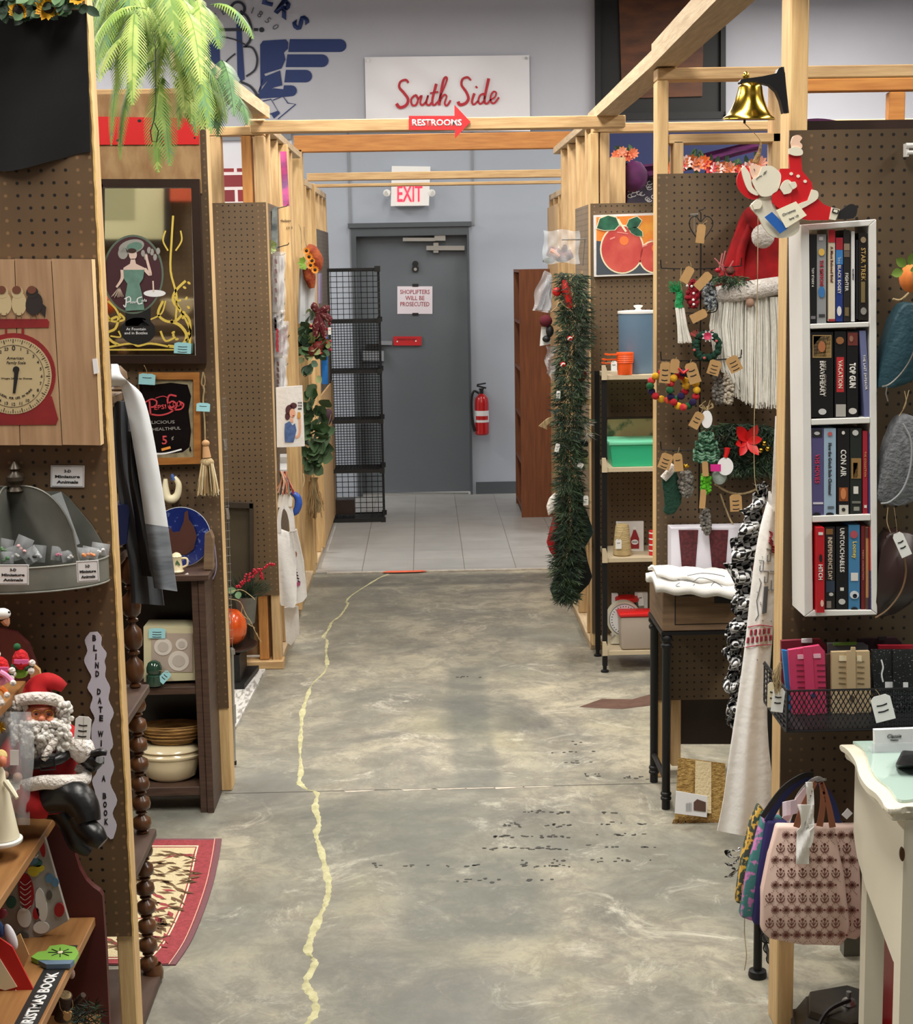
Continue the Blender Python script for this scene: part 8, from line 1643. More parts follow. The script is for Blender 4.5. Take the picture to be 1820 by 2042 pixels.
cut('cutwhite', smooth([(1010,1030),(1035,1005),(1060,1020),(1050,1050),(1020,1055)],3), .006, 'hat_tip'); b = B().m('ink'); b.pp(Zc([(1418,1050),(1448,1058),(1442,1078),(1412,1070)])[::-1], Yc2-.008, .002); b.m('cutwhite'); b.pp(Zc([(1424,1055),(1442,1060),(1438,1073),(1419,1067)])[::-1], Yc2-.0095, .002); b.build('buckle', t, 0)
b = B().m('cutwhite')
for x, y in ((1207,876),(1242,888),(1277,914)): b.disc(*Zc([(x,y)])[0], 3.4, 3.2, Yc2-.005, .002)
b.m('ink'); b.stroke(Zc([(1018,850),(1024,862)]), 1.2, Yc2-.006); b.stroke(Zc([(1065,880),(1080,870)]), .8, Yc2-.0085); b.stroke(Zc([(1068,872),(1084,860)]), .8, Yc2-.0085); b.stroke(Zc([(1030,905),(1045,890),(1060,885)]), .8, Yc2-.0085); b.build('details', t, 0)
b = B().m(flat((246,240,214))); b.pp(Zc([(1130,1060),(1230,1015),(1285,1085),(1180,1150)])[::-1], Yc2-.012, .001); nt_ = b.build('note', t, 0); word('Christmas', *Zc([(1195,1070)])[0], 5, Yc2-.0132, 'grayink', nt_, 0, -.4, width=28, name='handwriting'); word('Santa 1.50', *Zc([(1220,1095)])[0], 4, Yc2-.0132, 'grayink', nt_, 0, -.4, width=20, name='handwriting')
b = B().m(mat('bluetape', (30,96,180), .6)); b.pp(Zc([(1072,1095),(1110,1068),(1190,1150),(1150,1178)])[::-1], Yc2-.01, .001); b.build('blue_tape', t, 0)

# white video rack
Yv1 = 3.40
t = thing('video_rack', 'white wooden four-compartment video rack hanging on the nearest right pegboard', 'rack', P(1672, 1230, Yv1)); dpt = .115
TL, TR, BR, BL = (1596,448), (1747,437), (1749,1226), (1603,1230)
def lerp(a, c, f): return (a[0]+(c[0]-a[0])*f, a[1]+(c[1]-a[1])*f)
def bar(p, nm='rail'): b = B().m('whitepaint'); b.pp(p, Yv1, dpt); b.bev(.0015, 1); return b.build(nm, t, 0)
bar([BL, (1621,1216), (1613,458), TL], 'side_panel'); bar([(1738,1216), BR, TR, (1732,450)], 'side_panel'); bar([(1613,459), (1732,450.5), TR, TL], 'top_rail'); bar([BL, BR, (1738,1216.5), (1621,1217)], 'bottom_rail')
for y0, y1 in ((645,655),(835,847),(1028,1041)): bar([(1613+8*(y1-458)/760+.6, y1+1), (1732+6*(y1-458)/760-.6, y1-3), (1732+6*(y0-458)/760-.6, y0-3), (1613+8*(y0-458)/760+.6, y0+1)], 'shelf')
ZA = lambda x, y: (1560+x/4.085, 400+y/4.085)
ZB = lambda x, y: (1560+x/4.438, 800+y/4.438)
def video(z, x0, x1, y0, y1, col, title, tcol, tc, th_, lab, lean=0, tw=None, extra=None, bold=.02, dx=0):
    (ax, ay), (bx, by) = z(x0, y0), z(x1, y1); w = bx-ax; Y = Yv1+.006+dx; o = thing('video_case', lab, 'video', P((ax+bx)/2, by, Y), 'videos in the white rack'); l = lean/4.2
    b = B().m(flat(col, .35)); b.pp([(ax+l,by),(bx+l-.7,by),(bx-.7,ay),(ax,ay)], Y, .1); b.build('case', o, 0)
    sx_, sy_ = z(0, tc)[1], 0
    if title: word(title, (ax+bx)/2+l*(sx_-ay)/(by-ay), sx_, th_, Y-.0012, flat(tcol), o, bold, PI/2-(math.atan2(l, by-ay) if l else 0), width=tw, name='title')
    for (k, c_, p) in (extra or []):
        b = B().m(flat(c_, .5)); q = [z(*v) for v in p]
        if k == 'r': b.rect(q[0][0], q[0][1], q[1][0], q[1][1], Y-.0012, .001)
        elif k == 'd': b.disc(q[0][0], q[0][1], abs(q[1][0]-q[0][0]), abs(q[1][1]-q[0][1]), Y-.0024, .001, 16)
        else: b.stroke(q, 1.4, Y-.0024)
        b.build('cover_print', o, 0)
    return o
BK = (26,26,28); WH = (226,222,216)
video(ZA,217,277,275,995,BK,'TOY STORY 4',WH,625,4.2,'black case, leftmost in the top compartment',tw=38,extra=[('r',(120,116,120),[(232,940),(268,965)])])
video(ZA,280,357,275,1000,(150,152,154),'THE SIMPSONS',(186,40,60),590,7,'grey case with red title and blue spot in the top compartment',tw=52,extra=[('d',(232,190,90),[(318,420),(343,450)]),('d',(60,120,180),[(318,745),(345,790)]),('r',(60,60,64),[(296,925),(345,948)]),('r',(214,214,214),[(298,295),(330,325)])])
video(ZA,373,430,235,985,(226,212,186),'A Most Beloved Brief',(120,70,60),520,5.2,'cream case with red top and foot in the top compartment',tw=72,extra=[('r',(196,40,50),[(375,237),(428,340)]),('r',(160,40,50),[(375,965),(428,984)])])
video(ZA,433,493,300,985,(40,60,130),'The BLACK BOGEY',WH,610,6,'navy blue case with red and bright blue top',tw=74,extra=[('r',(176,40,54),[(435,302),(491,400)]),('r',(60,130,200),[(435,402),(491,520)]),('d',WH,[(462,900),(480,940)])])
video(ZA,497,550,240,985,(44,40,38),'FIGHTER',WH,665,6,'black case with small portraits near its top',tw=36,extra=[('r',(150,130,110),[(500,350),(547,405)]),('r',(110,96,84),[(500,410),(547,460)]),('r',(120,104,70),[(508,870),(540,940)])])
video(ZA,560,590,250,985,(232,232,230),'CLASSICS',(60,60,66),600,2.4,'very thin white case in the top compartment',tw=22)
video(ZA,598,619,320,965,(30,32,38),None,WH,600,3,'thin black case squeezed beside the gold titled one')
video(ZA,620,697,265,975,(36,30,26),'STAR TREK',(190,158,90),520,8.5,'black case with gold title, rightmost in the top compartment',tw=66,extra=[('d',(160,140,110),[(658,320),(680,345)]),('r',(130,112,70),[(640,660),(672,830)]),('d',(150,146,140),[(660,900),(684,930)])])
video(ZA,232,415,1070,1765,(20,18,20),'BRAVEHEART',WH,1450,9,'wide black tape box with framed portrait in the second compartment',tw=70,extra=[('r',(170,140,90),[(245,1095),(398,1280)]),('r',(30,24,22),[(252,1103),(391,1272)]),('d',(176,110,70),[(320,1190),(350,1235)]),('d',(206,206,206),[(325,1720),(357,1745)])])
o_ = video(ZA,424,520,1065,1770,(24,22,24),'VACATION',(236,220,200),1415,8,'black tape box with red title block in the second compartment',tw=56,extra=[('d',(150,100,60),[(468,1140),(500,1170)]),('r',(176,172,166),[(435,1660),(515,1760)])])
b = B().m(flat((190,40,46))); q0_, q1_ = ZA(440,1275), ZA(500,1560); b.rect(q0_[0], q0_[1], q1_[0], q1_[1], Yv1+.0055, .001); b.build('title_block', o_, 0)
video(ZA,525,617,1065,1770,(22,20,22),'TOP GUN',WH,1425,11,'black tape box with large white title in the second compartment',tw=50,bold=.05,extra=[('r',(110,50,44),[(532,1075),(612,1180)]),('d',(150,110,90),[(560,1125),(575,1150)]),('d',(214,210,206),[(572,1715),(605,1740)])])
video(ZA,625,680,1060,1765,(112,118,160),'THE LAST EMPEROR',WH,1400,4.5,'leaning lavender blue case in the second compartment',lean=45,tw=70)
word('MEL GIBSON', *ZA(345,1450), 5, Yv1+.0045, flat((170,160,150)), o_, 0, PI/2, width=70, name='title')
video(ZB,250,365,240,1010,(86,80,126),'VHS MOVIES',(196,40,80),600,9,'purple tape box with red title in the third compartment',tw=58,extra=[('r',(40,40,44),[(262,248),(350,318)]),('d',(190,190,190),[(305,285),(330,300)]),('r',(210,206,216),[(270,895),(360,912)]),('d',(26,24,26),[(305,1005),(340,985)])])
video(ZB,366,475,240,1005,(160,184,206),'How the Grinch Stole Christmas!',(50,54,62),600,6.5,'pale blue tape box with dark title in the third compartment',tw=104,extra=[('d',(190,90,90),[(420,290),(440,308)]),('r',(90,100,110),[(400,930),(455,950)]),('d',(26,24,26),[(420,1003),(455,985)])])
video(ZB,484,595,240,1005,(24,22,24),'CON AIR',WH,550,10.5,'black tape box with orange lit face in the third compartment',tw=54,extra=[('d',WH,[(538,280),(552,296)]),('r',(150,80,40),[(502,765),(578,885)]),('d',(206,130,80),[(538,820),(562,870)]),('r',(214,210,200),[(502,920),(582,1000)]),('d',(40,40,40),[(540,960),(556,976)])])
video(ZB,599,703,240,1000,(36,42,38),None,WH,600,6,'dark green tape box with painted figure in the third compartment',extra=[('d',(200,200,196),[(645,280),(672,305)]),('r',(150,116,70),[(608,505),(695,685)]),('r',(50,34,26),[(625,545),(665,680)]),('r',WH,[(628,755),(670,820)]),('r',(120,120,110),[(615,885),(690,905)]),('r',(150,150,140),[(630,935),(680,970)])])
word('ROBIN', *ZB(648,415), 5, Yv1+.004, flat((190,180,150)), C.objects[-1] if False else o_, 0, 0, width=20, name='title') if False else None
video(ZB,710,755,265,1010,(170,40,56),'THE COLLECTION',(214,150,90),560,3,'thin red case in the third compartment',tw=50,extra=[('r',WH,[(722,920),(745,945)])])
video(ZB,759,783,285,1010,(76,66,120),None,WH,600,3,'thin purple case, rightmost in the third compartment')
video(ZB,300,374,1120,1872,(186,26,36),'HITCH',WH,1515,8,'red case pulled forward at the left of the bottom compartment',tw=30,dx=-.02,extra=[('d',(30,20,20),[(338,1390),(352,1425)]),('r',WH,[(318,1160),(358,1185)]),('d',(226,190,170),[(350,1790),(364,1820)])])
video(ZB,376,466,1112,1848,(30,26,28),'INDEPENDENCE DAY',(206,190,170),1395,8,'black tape box with night scene foot in the bottom compartment',tw=86,bold=.03,extra=[('r',(130,90,50),[(385,1130),(445,1180)]),('r',(46,60,80),[(385,1590),(460,1690)]),('d',(200,200,196),[(430,1710),(450,1725)]),('r',(140,130,120),[(390,1770),(430,1830)])])
video(ZB,474,582,1110,1850,(18,18,22),'UNTOUCHABLES',WH,1320,8.5,'black tape box with very large white title in the bottom compartment',tw=88,extra=[('r',WH,[(510,1650),(542,1678)]),('d',(206,204,200),[(526,1775),(556,1800)])])
video(ZB,584,686,1095,1842,(70,130,176),'Looney',(226,196,90),1320,8,'bright blue tape box with yellow title in the bottom compartment',tw=34,extra=[('d',(180,80,90),[(632,1180),(665,1215)]),('r',WH,[(605,1520),(668,1590)]),('d',(214,220,226),[(636,1715),(676,1750)]),('d',(40,50,70),[(640,1725),(660,1745)]),('d',(26,24,26),[(636,1842),(666,1822)])])
video(ZB,696,732,1105,1850,(110,30,34),'VIDEO COLLECTION',(200,120,110),1450,2.6,'thin dark red case in the bottom compartment',tw=60)
video(ZB,736,764,1115,1855,(190,140,90),None,WH,1400,3,'thin tan spined case in the bottom compartment',extra=[('r',(90,50,50),[(738,1120),(762,1210)]),('r',(80,60,60),[(738,1740),(762,1850)])])
video(ZB,768,796,1115,1855,(196,40,50),'THE HUGE SHOW',WH,1640,2.6,'thin red over blue case, rightmost in the bottom compartment',tw=56,extra=[('r',(60,56,110),[(768,1500),(796,1855)])])

# glasses cases and trinkets at the right edge
def pouch(lab, pts, key, zipk, zpts, tagp=None, Y=3.40):
    th = thing('glasses_case', lab, 'case', P(pts[0][0], max(p[1] for p in pts), Y), 'pouches at the right edge'); b = B().m(key); b.pp(smooth(pts, 3, True)[::-1], Y, .06); bmesh.ops.bevel(b.bm, geom=[e for e in b.bm.edges if e.is_manifold], offset=.008, segments=2, affect='EDGES', profile=.5); b.build('case', th, ang=80)
    b = B().m(zipk); TS(b, zpts, 2, Y-.008, 6); b.build('zip', th); b = B().m('straw'); TS(b, tagp or [(1812,778),(1806,800),(1800,815)], .9, Y-.01, 5); b.build('cord', th); return th
t = pouch('dark teal zipped case hanging at the right frame edge', [(1795,612),(1835,612),(1850,690),(1835,745),(1800,770),(1755,772),(1752,760),(1765,700)], mat('teal', (28,66,78), .6, bump=.3, bscale=80), 'wire', [(1822,620),(1830,660),(1820,705),(1800,740),(1775,765),(1758,771)])
b = B().m('steel'); T(b, [(1768,772),(1766,785),(1770,800)], 1.4, 3.39, 6); b.build('zip_pull', t)
pouch('grey woven zipped case hanging below the teal one', [(1792,838),(1830,836),(1850,930),(1830,995),(1790,1008),(1752,1000),(1752,970),(1770,900)], mat('greyweave', (124,126,130), .85, col2=(96,98,102), scale=60, bump=.5), flat((150,152,156)), [(1800,845),(1816,880),(1815,930),(1800,975),(1775,1000),(1756,1004)], [(1803,780),(1806,805),(1792,830)])
t = pouch('dark brown leather case with tan rim, lowest of the hanging pouches', [(1768,1068),(1795,1062),(1840,1080),(1840,1170),(1800,1215),(1750,1232),(1748,1180),(1755,1110)], mat('brownleather', (48,28,24), .45), flat((112,84,56)), [(1800,1100),(1806,1140),(1796,1180),(1770,1215),(1745,1232)], [(1770,1012),(1768,1040),(1775,1062)])
price_tag(t, 1798, 1086, 22, 50, 3.37, rot=-.42, string=(1782,1012), lines=2)
t = thing('felt_fruit', 'orange felt fruit ornament with green leaves at the right frame edge', 'ornament', P(1812, 590, 3.4)); b = B().m(flat((214,120,50), .8)); E(b, 1815, 555, 3.4, 22, 28, .03); b.build('fruit', t); b = B().m(flat((120,150,60), .8))
for a, x, y in ((2.6,1806,530),(1.2,1812,528),(3.4,1800,540),(.3,1815,540)): b.leaf(P(x,y,3.37), (math.cos(a),-.2,math.sin(a)), (0,-1,0), .03, .02)
b.build('leaves', t); b = B().m('straw'); TS(b, [(1780,596),(1795,598),(1812,584)], 2.4, 3.38, 6); b.build('cord', t)
b = B().m('white'); T(b, [(1806,290),(1822,290)], 5, 3.5, 8); T(b, [(1808,304),(1822,304)], 4, 3.5, 8); b.rect(1806,286,1812,312,3.5,.02); one(b, 'white_hook', 'white plastic hook on the nearest right pegboard at the frame edge', 'hook')

# mesh basket with notebooks
Yk1, Yk0 = 3.49, 3.30
t = thing('mesh_basket', 'black wire mesh basket hanging low on the nearest right pegboard', 'basket', P(1700, 1456, Yk0)); bx0, bx1 = P(1570,1420,Yk0).x, P(1900,1420,Yk0).x; bz0, bz1 = P(1700,1456,Yk0).z, P(1700,1375,Yk0).z
m = bpy.data.materials.new('mesh_wire'); m.use_nodes = True; m.node_tree.nodes['Principled BSDF'].inputs['Base Color'].default_value = lin((22,24,32)); MATS['mesh_wire'] = m
b = B().m('mesh_wire'); n = int((bx1-bx0)/.0105)
for s_ in (-1, 1):
    h = bz1-bz0; sl = h/ (h*.75)
    for i in range(-8, n+1):
        xa_ = bx0+i*.0105; za_ = bz0; xb_ = xa_+h*.55; zb_ = bz1
        if s_ < 0: xa_, xb_ = xa_+h*.55, xa_
        for (p0, p1) in (((xa_, za_), (xb_, zb_)),):
            lo, hi = 0, 1
            f = lambda tt: (p0[0]+(p1[0]-p0[0])*tt, p0[1]+(p1[1]-p0[1])*tt)
            ts = [tt/20 for tt in range(21) if bx0 <= f(tt/20)[0] <= bx1]
            if len(ts) < 2: continue
            a_, c_ = f(ts[0]), f(ts[-1]); w = .0011; d = Vector((c_[0]-a_[0], 0, c_[1]-a_[1])); 
            if d.length < .004: continue
            nn = Vector((-d.z, 0, d.x)).normalized()*w; A, Bq = Vector((a_[0], Yk0, a_[1])), Vector((c_[0], Yk0, c_[1])); tv = Vector((0,.0012,0)); b.hull([A-nn, A+nn, A+nn+tv, A-nn+tv], [Bq-nn, Bq+nn, Bq+nn+tv, Bq-nn+tv], cap=False)
b.build('front_mesh', t, 0)
b = B().m('blackmetal'); b.tube([(bx0-.012,Yk1,bz1+.012),(bx0,Yk0,bz1),(bx1,Yk0,bz1)], .0022, 6); b.tube([(bx0-.01,Yk1,bz0+.03),(bx0,Yk0,bz0),(bx1,Yk0,bz0)], .0028, 6); b.tube([(bx0,Yk0,bz0),(bx0,Yk0,bz1)], .0018, 6); b.build('rim', t)
b = B().m('blackmetal'); b.hull([(bx0,Yk0+.003,bz0+.001),(bx1,Yk0+.003,bz0+.001),(bx1,Yk1,bz0+.02),(bx0,Yk1,bz0+.02)], [(bx0,Yk0+.003,bz0+.003),(bx1,Yk0+.003,bz0+.003),(bx1,Yk1,bz0+.022),(bx0,Yk1,bz0+.022)]); b.build('base', t, 0)
b = B().m('mesh_wire'); grid(b, (bx0-.002, Yk0, bz0), (-.008, Yk1-Yk0, .015), (0,0,bz1-bz0), 8, .0012); b.build('side_mesh', t, 0)
Zn = lambda pts: [(1500+x/5.375, 1200+y/5.375) for x, y in pts]
def notebook(lab, pts, Y, key, strap=None, sk=None, cat='wallet', th__=.012, grp='wallets in the mesh basket'):
    o = thing('wallet', lab, cat, P(sum(p[0] for p in Zn(pts))/len(pts), max(p[1] for p in Zn(pts)), Y), grp); b = B().m(key); b.pp(Zn(pts), Y, th__); b.build('cover', o, 0)
    if strap: b = B().m(sk or key); b.pp(Zn(strap), Y-.006, .005); b.build('strap', o, 0)
    return o
pink = mat('pinkleather', (206,60,104), .5); bei = mat('beigeleather', (196,172,134), .6); glit = mat('glitter', (22,22,24), .35, col2=(150,150,156), scale=260, thr=(.30,.34), detail=1)
notebook('wine red wallet at the back left of the basket', [(310,900),(790,900),(790,470),(730,400),(310,420)], Yk1-.03, flat((120,30,44)), [(530,440),(640,440),(640,395),(530,400)], 'paper')
notebook('grey wallet with green clasp at the back middle of the basket', [(800,900),(1240,900),(1240,470),(1190,440),(810,450)], Yk1-.035, flat((120,124,128)), [(870,470),(1115,465),(1115,432),(870,445)], flat((120,160,60)))
notebook('black wallet with red edge at the back right of the basket', [(1130,900),(1640,900),(1600,440),(1540,385),(1130,400)], Yk1-.03, flat((50,24,34)), [(1350,415),(1440,412),(1440,372),(1350,378)], flat((30,26,30)))
notebook('red wallet behind the glitter one at the frame edge', [(1350,900),(1800,900),(1800,470),(1350,470)], Yk1-.05, flat((170,24,44)))
o_ = notebook('blue wallet standing at the left end of the basket', [(400,1330),(470,1330),(420,600),(400,530),(320,520),(330,640)], Yk1-.08, flat((50,124,190), .4))
o_ = notebook('pink leather wallet with strap in the basket', [(440,1340),(800,1330),(775,530),(720,468),(385,520)], Yk1-.10, pink, [(590,1330),(690,1330),(640,480),(545,490)])
for i in range(5):
    for s_ in (470, 690): b = B().m(flat((120,24,56))); b.pp(Zn([(s_+i*4, 680+i*60), (s_+90+i*4, 680+i*60), (s_+90+i*4, 673+i*60), (s_+i*4, 673+i*60)]), Yk1-.1015, .001); b.build('card_slot', o_, 0)
b = B().m(flat((240,190,206))); b.pp(Zn([(485,615),(555,612),(550,565),(482,568)]), Yk1-.1015, .001); b.pp(Zn([(655,605),(735,602),(730,557),(650,560)]), Yk1-.1015, .001); b.build('photo_window', o_, 0); b = B().m(flat((40,50,120), .3)); b.disc(*Zn([(655,1003)])[0], 4.5, 4.5, Yk1-.108, .004); b.build('snap', o_, 0)
notebook('dark brown wallet edge between pink and beige ones', [(800,1330),(850,1330),(850,560),(790,570)], Yk1-.085, flat((70,50,40)))
o_ = notebook('beige leather wallet with strap in the basket', [(850,1360),(1210,1365),(1275,1290),(1255,530),(850,540)], Yk1-.10, bei, [(1020,1360),(1110,1360),(1105,490),(1060,490),(1055,530),(1010,530)])
for i in range(5):
    for x_ in (925, 1125): b = B().m(flat((120,100,70))); b.pp(Zn([(x_, 640+i*59), (x_+75, 644+i*59), (x_+75, 638+i*59), (x_, 634+i*59)]), Yk1-.1015, .001); b.build('card_slot', o_, 0)
b = B().m(flat((240,226,190))); b.rect(*Zn([(930,580)])[0], *Zn([(1005,635)])[0], Yk1-.1015, .001); b.rect(*Zn([(1120,580)])[0], *Zn([(1170,645)])[0], Yk1-.1015, .001); b.build('photo_window', o_, 0); b = B().m(flat((90,70,50), .3)); b.disc(*Zn([(1068,1035)])[0], 5, 6, Yk1-.108, .004); b.build('snap', o_, 0)
notebook('black and tan patterned wallet between beige and glitter', [(1275,1330),(1345,1330),(1345,560),(1280,560)], Yk1-.09, mat('leopard', (30,28,26), .5, col2=(206,160,70), scale=60, thr=(.38,.42)))
o_ = notebook('black glitter wallet with white slot at the right of the basket', [(1330,1340),(1800,1340),(1800,520),(1280,520)], Yk1-.10, glit, [(1510,1340),(1610,1340),(1605,525),(1505,525)], glit)
b = B().m('paper'); b.rect(*Zn([(1422,860)])[0], *Zn([(1520,922)])[0], Yk1-.1015, .001); b.rect(*Zn([(1615,865)])[0], *Zn([(1668,925)])[0], Yk1-.1075, .001); b.stroke(Zn([(1380,620),(1400,700),(1385,780),(1400,860)]), 3, Yk1-.1015); b.build('white_marks', o_, 0)
th_ = thing('swing_tag', 'white tag seen through the mesh at the basket front', 'tag', P(1760,1440,Yk0-.01)); price_tag(th_, 1760, 1412, 40, 52, Yk0-.004, rot=-.25, string=(1745,1375))
th_ = thing('swing_tags', 'cream and white tags on frayed raffia at the left end of the basket', 'tag', P(1548,1420,Yk0)); price_tag(th_, 1541, 1386, 22, 50, Yk0, flat((236,226,196)), .02); price_tag(th_, 1551, 1396, 24, 48, Yk0-.006, 'tagpaper', .12, string=(1556,1330)); b = B().m('straw')
for i in range(26): TS(b, [(1556+R.uniform(-3,3),1325+R.uniform(-6,10)),(1548+R.uniform(-10,8),1350+R.uniform(-8,8)),(1552+R.uniform(-8,6),1375+R.uniform(-10,14))], .9, Yk0-.01-R.uniform(0,.015), 4, 3)
b.build('raffia', th_, 0)

# tote bags on a peg
Yb3 = 3.30
def pat(key, col, col2, s, thr): return mat(key, col, .8, col2=col2, scale=s, thr=thr, detail=2, bump=.1)
mat('bagpink', (226,196,184), .75, var=.05, scale=20)
for (lab, body, Y, key) in (('yellow and green floral tote bag, outermost on the left of the hanging bunch', [(1513,1606),(1526,1618),(1512,1700),(1494,1808),(1467,1802),(1480,1720),(1500,1640)], 3.42, pat('floraly', (60,70,60), (214,170,70), 60, (.45,.5))),
     ('teal and pink floral tote bag second from the left in the hanging bunch', [(1522,1622),(1562,1632),(1540,1720),(1518,1845),(1476,1830),(1490,1740)], 3.40, pat('floralt', (70,130,130), (206,130,190), 46, (.42,.48))),
     ('deep navy tote bag between the teal one and the patterned one', [(1530,1638),(1585,1642),(1560,1760),(1540,1850),(1502,1845),(1512,1750)], 3.38, mat('navybag', (38,30,92), .7)),
     ('pink tote bag with brown tulip lattice print, rear one of the matching pair', [(1640,1648),(1712,1648),(1714,1740),(1722,1862),(1708,1876),(1680,1870),(1650,1800)], 3.34, 'bagpink'),
     ('pink tote bag with brown tulip lattice print, front one of the hanging bunch', [(1550,1648),(1665,1650),(1682,1740),(1696,1850),(1690,1872),(1676,1888),(1600,1884),(1535,1874),(1519,1858),(1521,1780),(1535,1710)], Yb3, 'bagpink')):
    th = thing('tote_bag', lab, 'bag', P(sum(p[0] for p in body)/len(body), max(p[1] for p in body), Y), 'tote bags on the right post peg')
    b = B().m(key); b.pp(body[::-1], Y, .03); b.bev(.006, 2); b.build('body', th, ang=60)
    if key == 'bagpink':
        b = B().m(mat('printbrown', (110,58,46), .8)); xs = [p[0] for p in body]; Yt_ = Y-.0015
        def inside(x, y):
            c_ = False; n_ = len(body)
            for i in range(n_):
                (x1, y1), (x2, y2) = body[i], body[(i+1) % n_]
                if (y1 > y) != (y2 > y) and x < (x2-x1)*(y-y1)/(y2-y1)+x1: c_ = not c_
            return c_
        for r_ in range(12):
            for c_ in range(12):
                x = 1490+c_*22+(r_ % 2)*11; y = 1640+r_*25
                if not all(inside(x+dx, y+dy) for dx in (-8, 8) for dy in (-8, 8)): continue
                if r_ % 2:
                    for k in range(12): a = k*PI/6; b.stroke([(x,y),(x+8.5*math.cos(a),y+8.5*math.sin(a))], 1.1, Yt_, .0008, sm=False)
                    b.disc(x+11, y, 2.2, 2.2, Yt_, .0008, 8)
                else:
                    b.disc(x, y-6, 2.8, 2.8, Yt_, .0008, 7); b.stroke([(x,y-5),(x,y+9)], 1, Yt_, .0008); b.stroke([(x-8,y+1),(x-6,y+7),(x,y+10),(x+6,y+7),(x+8,y+1)], 1.6, Yt_, .0008); b.stroke([(x-4,y),(x,y+5),(x+4,y)], 1.4, Yt_, .0008); b.disc(x-6, y-3, 1.7, 1.7, Yt_, .0008, 7); b.disc(x+6, y-3, 1.7, 1.7, Yt_, .0008, 7)
                for (sx_, sy_) in ((1,1),(-1,1)):
                    for k in range(3): xx, yy = x+sx_*(3+k*3)+ (0), y+sy_*(12+k*0)+k*3-1; b.disc(xx, yy+1, .9, .7, Yt_, .0008, 5) if inside(xx, yy+2) else None
        b.build('tulip_print', th, 0)
hb = mat('handlebrown', (132,76,50), .5)
fb = th
for pts in ([(1588,1650,3.295),(1600,1612,3.29),(1618,1575,3.30),(1626,1560,3.32)], [(1634,1648,3.295),(1640,1610,3.29),(1640,1580,3.3),(1636,1560,3.32)], [(1660,1650,3.3),(1654,1615,3.3),(1645,1580,3.31),(1638,1560,3.32)]):
    b = B().m(hb); q = smooth([(x, y) for x, y, _ in pts], 4); b.stroke(q, [13, 8], 3.285, .003); b.build('handle', fb)
b = B().m('white'); b.sheet(lambda u, v: P(1590+u*26-3*v+8*math.sin(v*5)*(v < .4), 1605+v*118, 3.275-.008*math.sin(u*4+v*8)), 5, 16, .002); b.sheet(lambda u, v: P(1606+u*14+v*12*(1-v), 1560+v*90, 3.28-.006*math.sin(u*4+v*8)), 4, 10, .002); b.sheet(lambda u, v: P(1612+u*10+8*v-14*v*v, 1645+v*45, 3.272), 3, 8, .002); b.build('satin_ribbon', fb)
t = thing('bag_straps', 'bundle of navy and white bag straps and ribbons looped over the pegboard hook', 'straps', P(1620, 1560, 3.4)); 
for key, w, pts in (('navy', 14, [(1530,1640),(1560,1590),(1595,1558),(1618,1550)]), ('black', 10, [(1520,1630),(1560,1575),(1600,1548),(1622,1546)]), ('paper', 6, [(1572,1640),(1590,1590),(1612,1562),(1630,1552),(1642,1556)]), ('navy', 12, [(1632,1560),(1655,1590),(1668,1625),(1672,1645)]), (flat((226,200,206)), 14, [(1565,1635),(1590,1600),(1610,1575)])):
    b = B().m(key); b.stroke(pts, w, 3.36+R.uniform(-.02,.03), .004); b.build('strap', t)
b = B().m(flat((222,206,220))); b.sheet(lambda u, v: P(1560+u*40, 1600+v*28-8*u, 3.345-.01*math.sin(u*5)), 5, 4, .002); b.build('tissue', t); b = B().m('paper'); b.pp([(1678,1625),(1690,1612),(1700,1622),(1688,1634)], 3.35, .002); b.build('tissue', t, 0)
b = B().m('steel'); b.tube([P(1626,1556,3.52), P(1632,1557,3.36), P(1646,1554,3.34)], .003, 8); b.build('peg_hook', t)

# white vanity desk
ZD = .78
t = thing('vanity_desk', 'cream painted French style desk with serpentine glass-covered top at the right edge', 'desk', (1.3, 3.15, 0))
edge = smooth([(1672,1484),(1690,1496),(1706,1520),(1713,1546),(1728,1568),(1746,1582),(1757,1596),(1768,1611),(1790,1612),(1812,1607)], 3)
top = [PZ(x, y, ZD) for x, y in edge]; bk = top[0].y; top += [Vector((1.9, top[-1].y-.02, ZD)), Vector((1.9, bk, ZD))]
mat('deskcream', (224,218,198), .4, var=.04, scale=5)
def slab(pts, z0, z1, key, nm, off=0, bev=0): b = B().m(key); cx = Vector((1.4, 3.2, 0)); q = [Vector((p.x+off*(1 if p.x < 1.5 else 0), p.y+off*(1 if p.y < 3.2 else 0), 0)) for p in pts]; b.hull([v+Vector((0,0,z0)) for v in q], [v+Vector((0,0,z1)) for v in q]); bev and bmesh.ops.bevel(b.bm, geom=b.bm.edges[:], offset=bev, segments=2, affect='EDGES', profile=.5); return b.build(nm, t)
slab(top, ZD-.012, ZD, 'deskcream', 'top', 0, .004); slab(top, ZD-.03, ZD-.0125, 'deskcream', 'top_moulding', .012, .004)
slab(top, ZD+.0005, ZD+.006, mat('glasstop', (176,200,190), .05, coat=.6), 'glass_cover', .03)
xs_ = top[0].x+.03; yfr = PZ(1768, 1611, ZD).y+.03
side = [(PX(x, y, xs_)) for x, y in [(1681,1520),(1684,1690),(1716,1748),(1764,1822),(1766,1625)]]
b = B().m('deskcream'); q = [(xs_, bk-.02, ZD-.031), (xs_, bk-.02, ZD-.19), (xs_, bk-.05, ZD-.23), (xs_, bk-.12, ZD-.27), (xs_, yfr+.05, ZD-.34), (xs_, yfr, ZD-.34), (xs_, yfr, ZD-.031)]; b.hull(q, [(a+.018, bb_, c_) for a, bb_, c_ in q]); b.build('side_panel', t, 0)
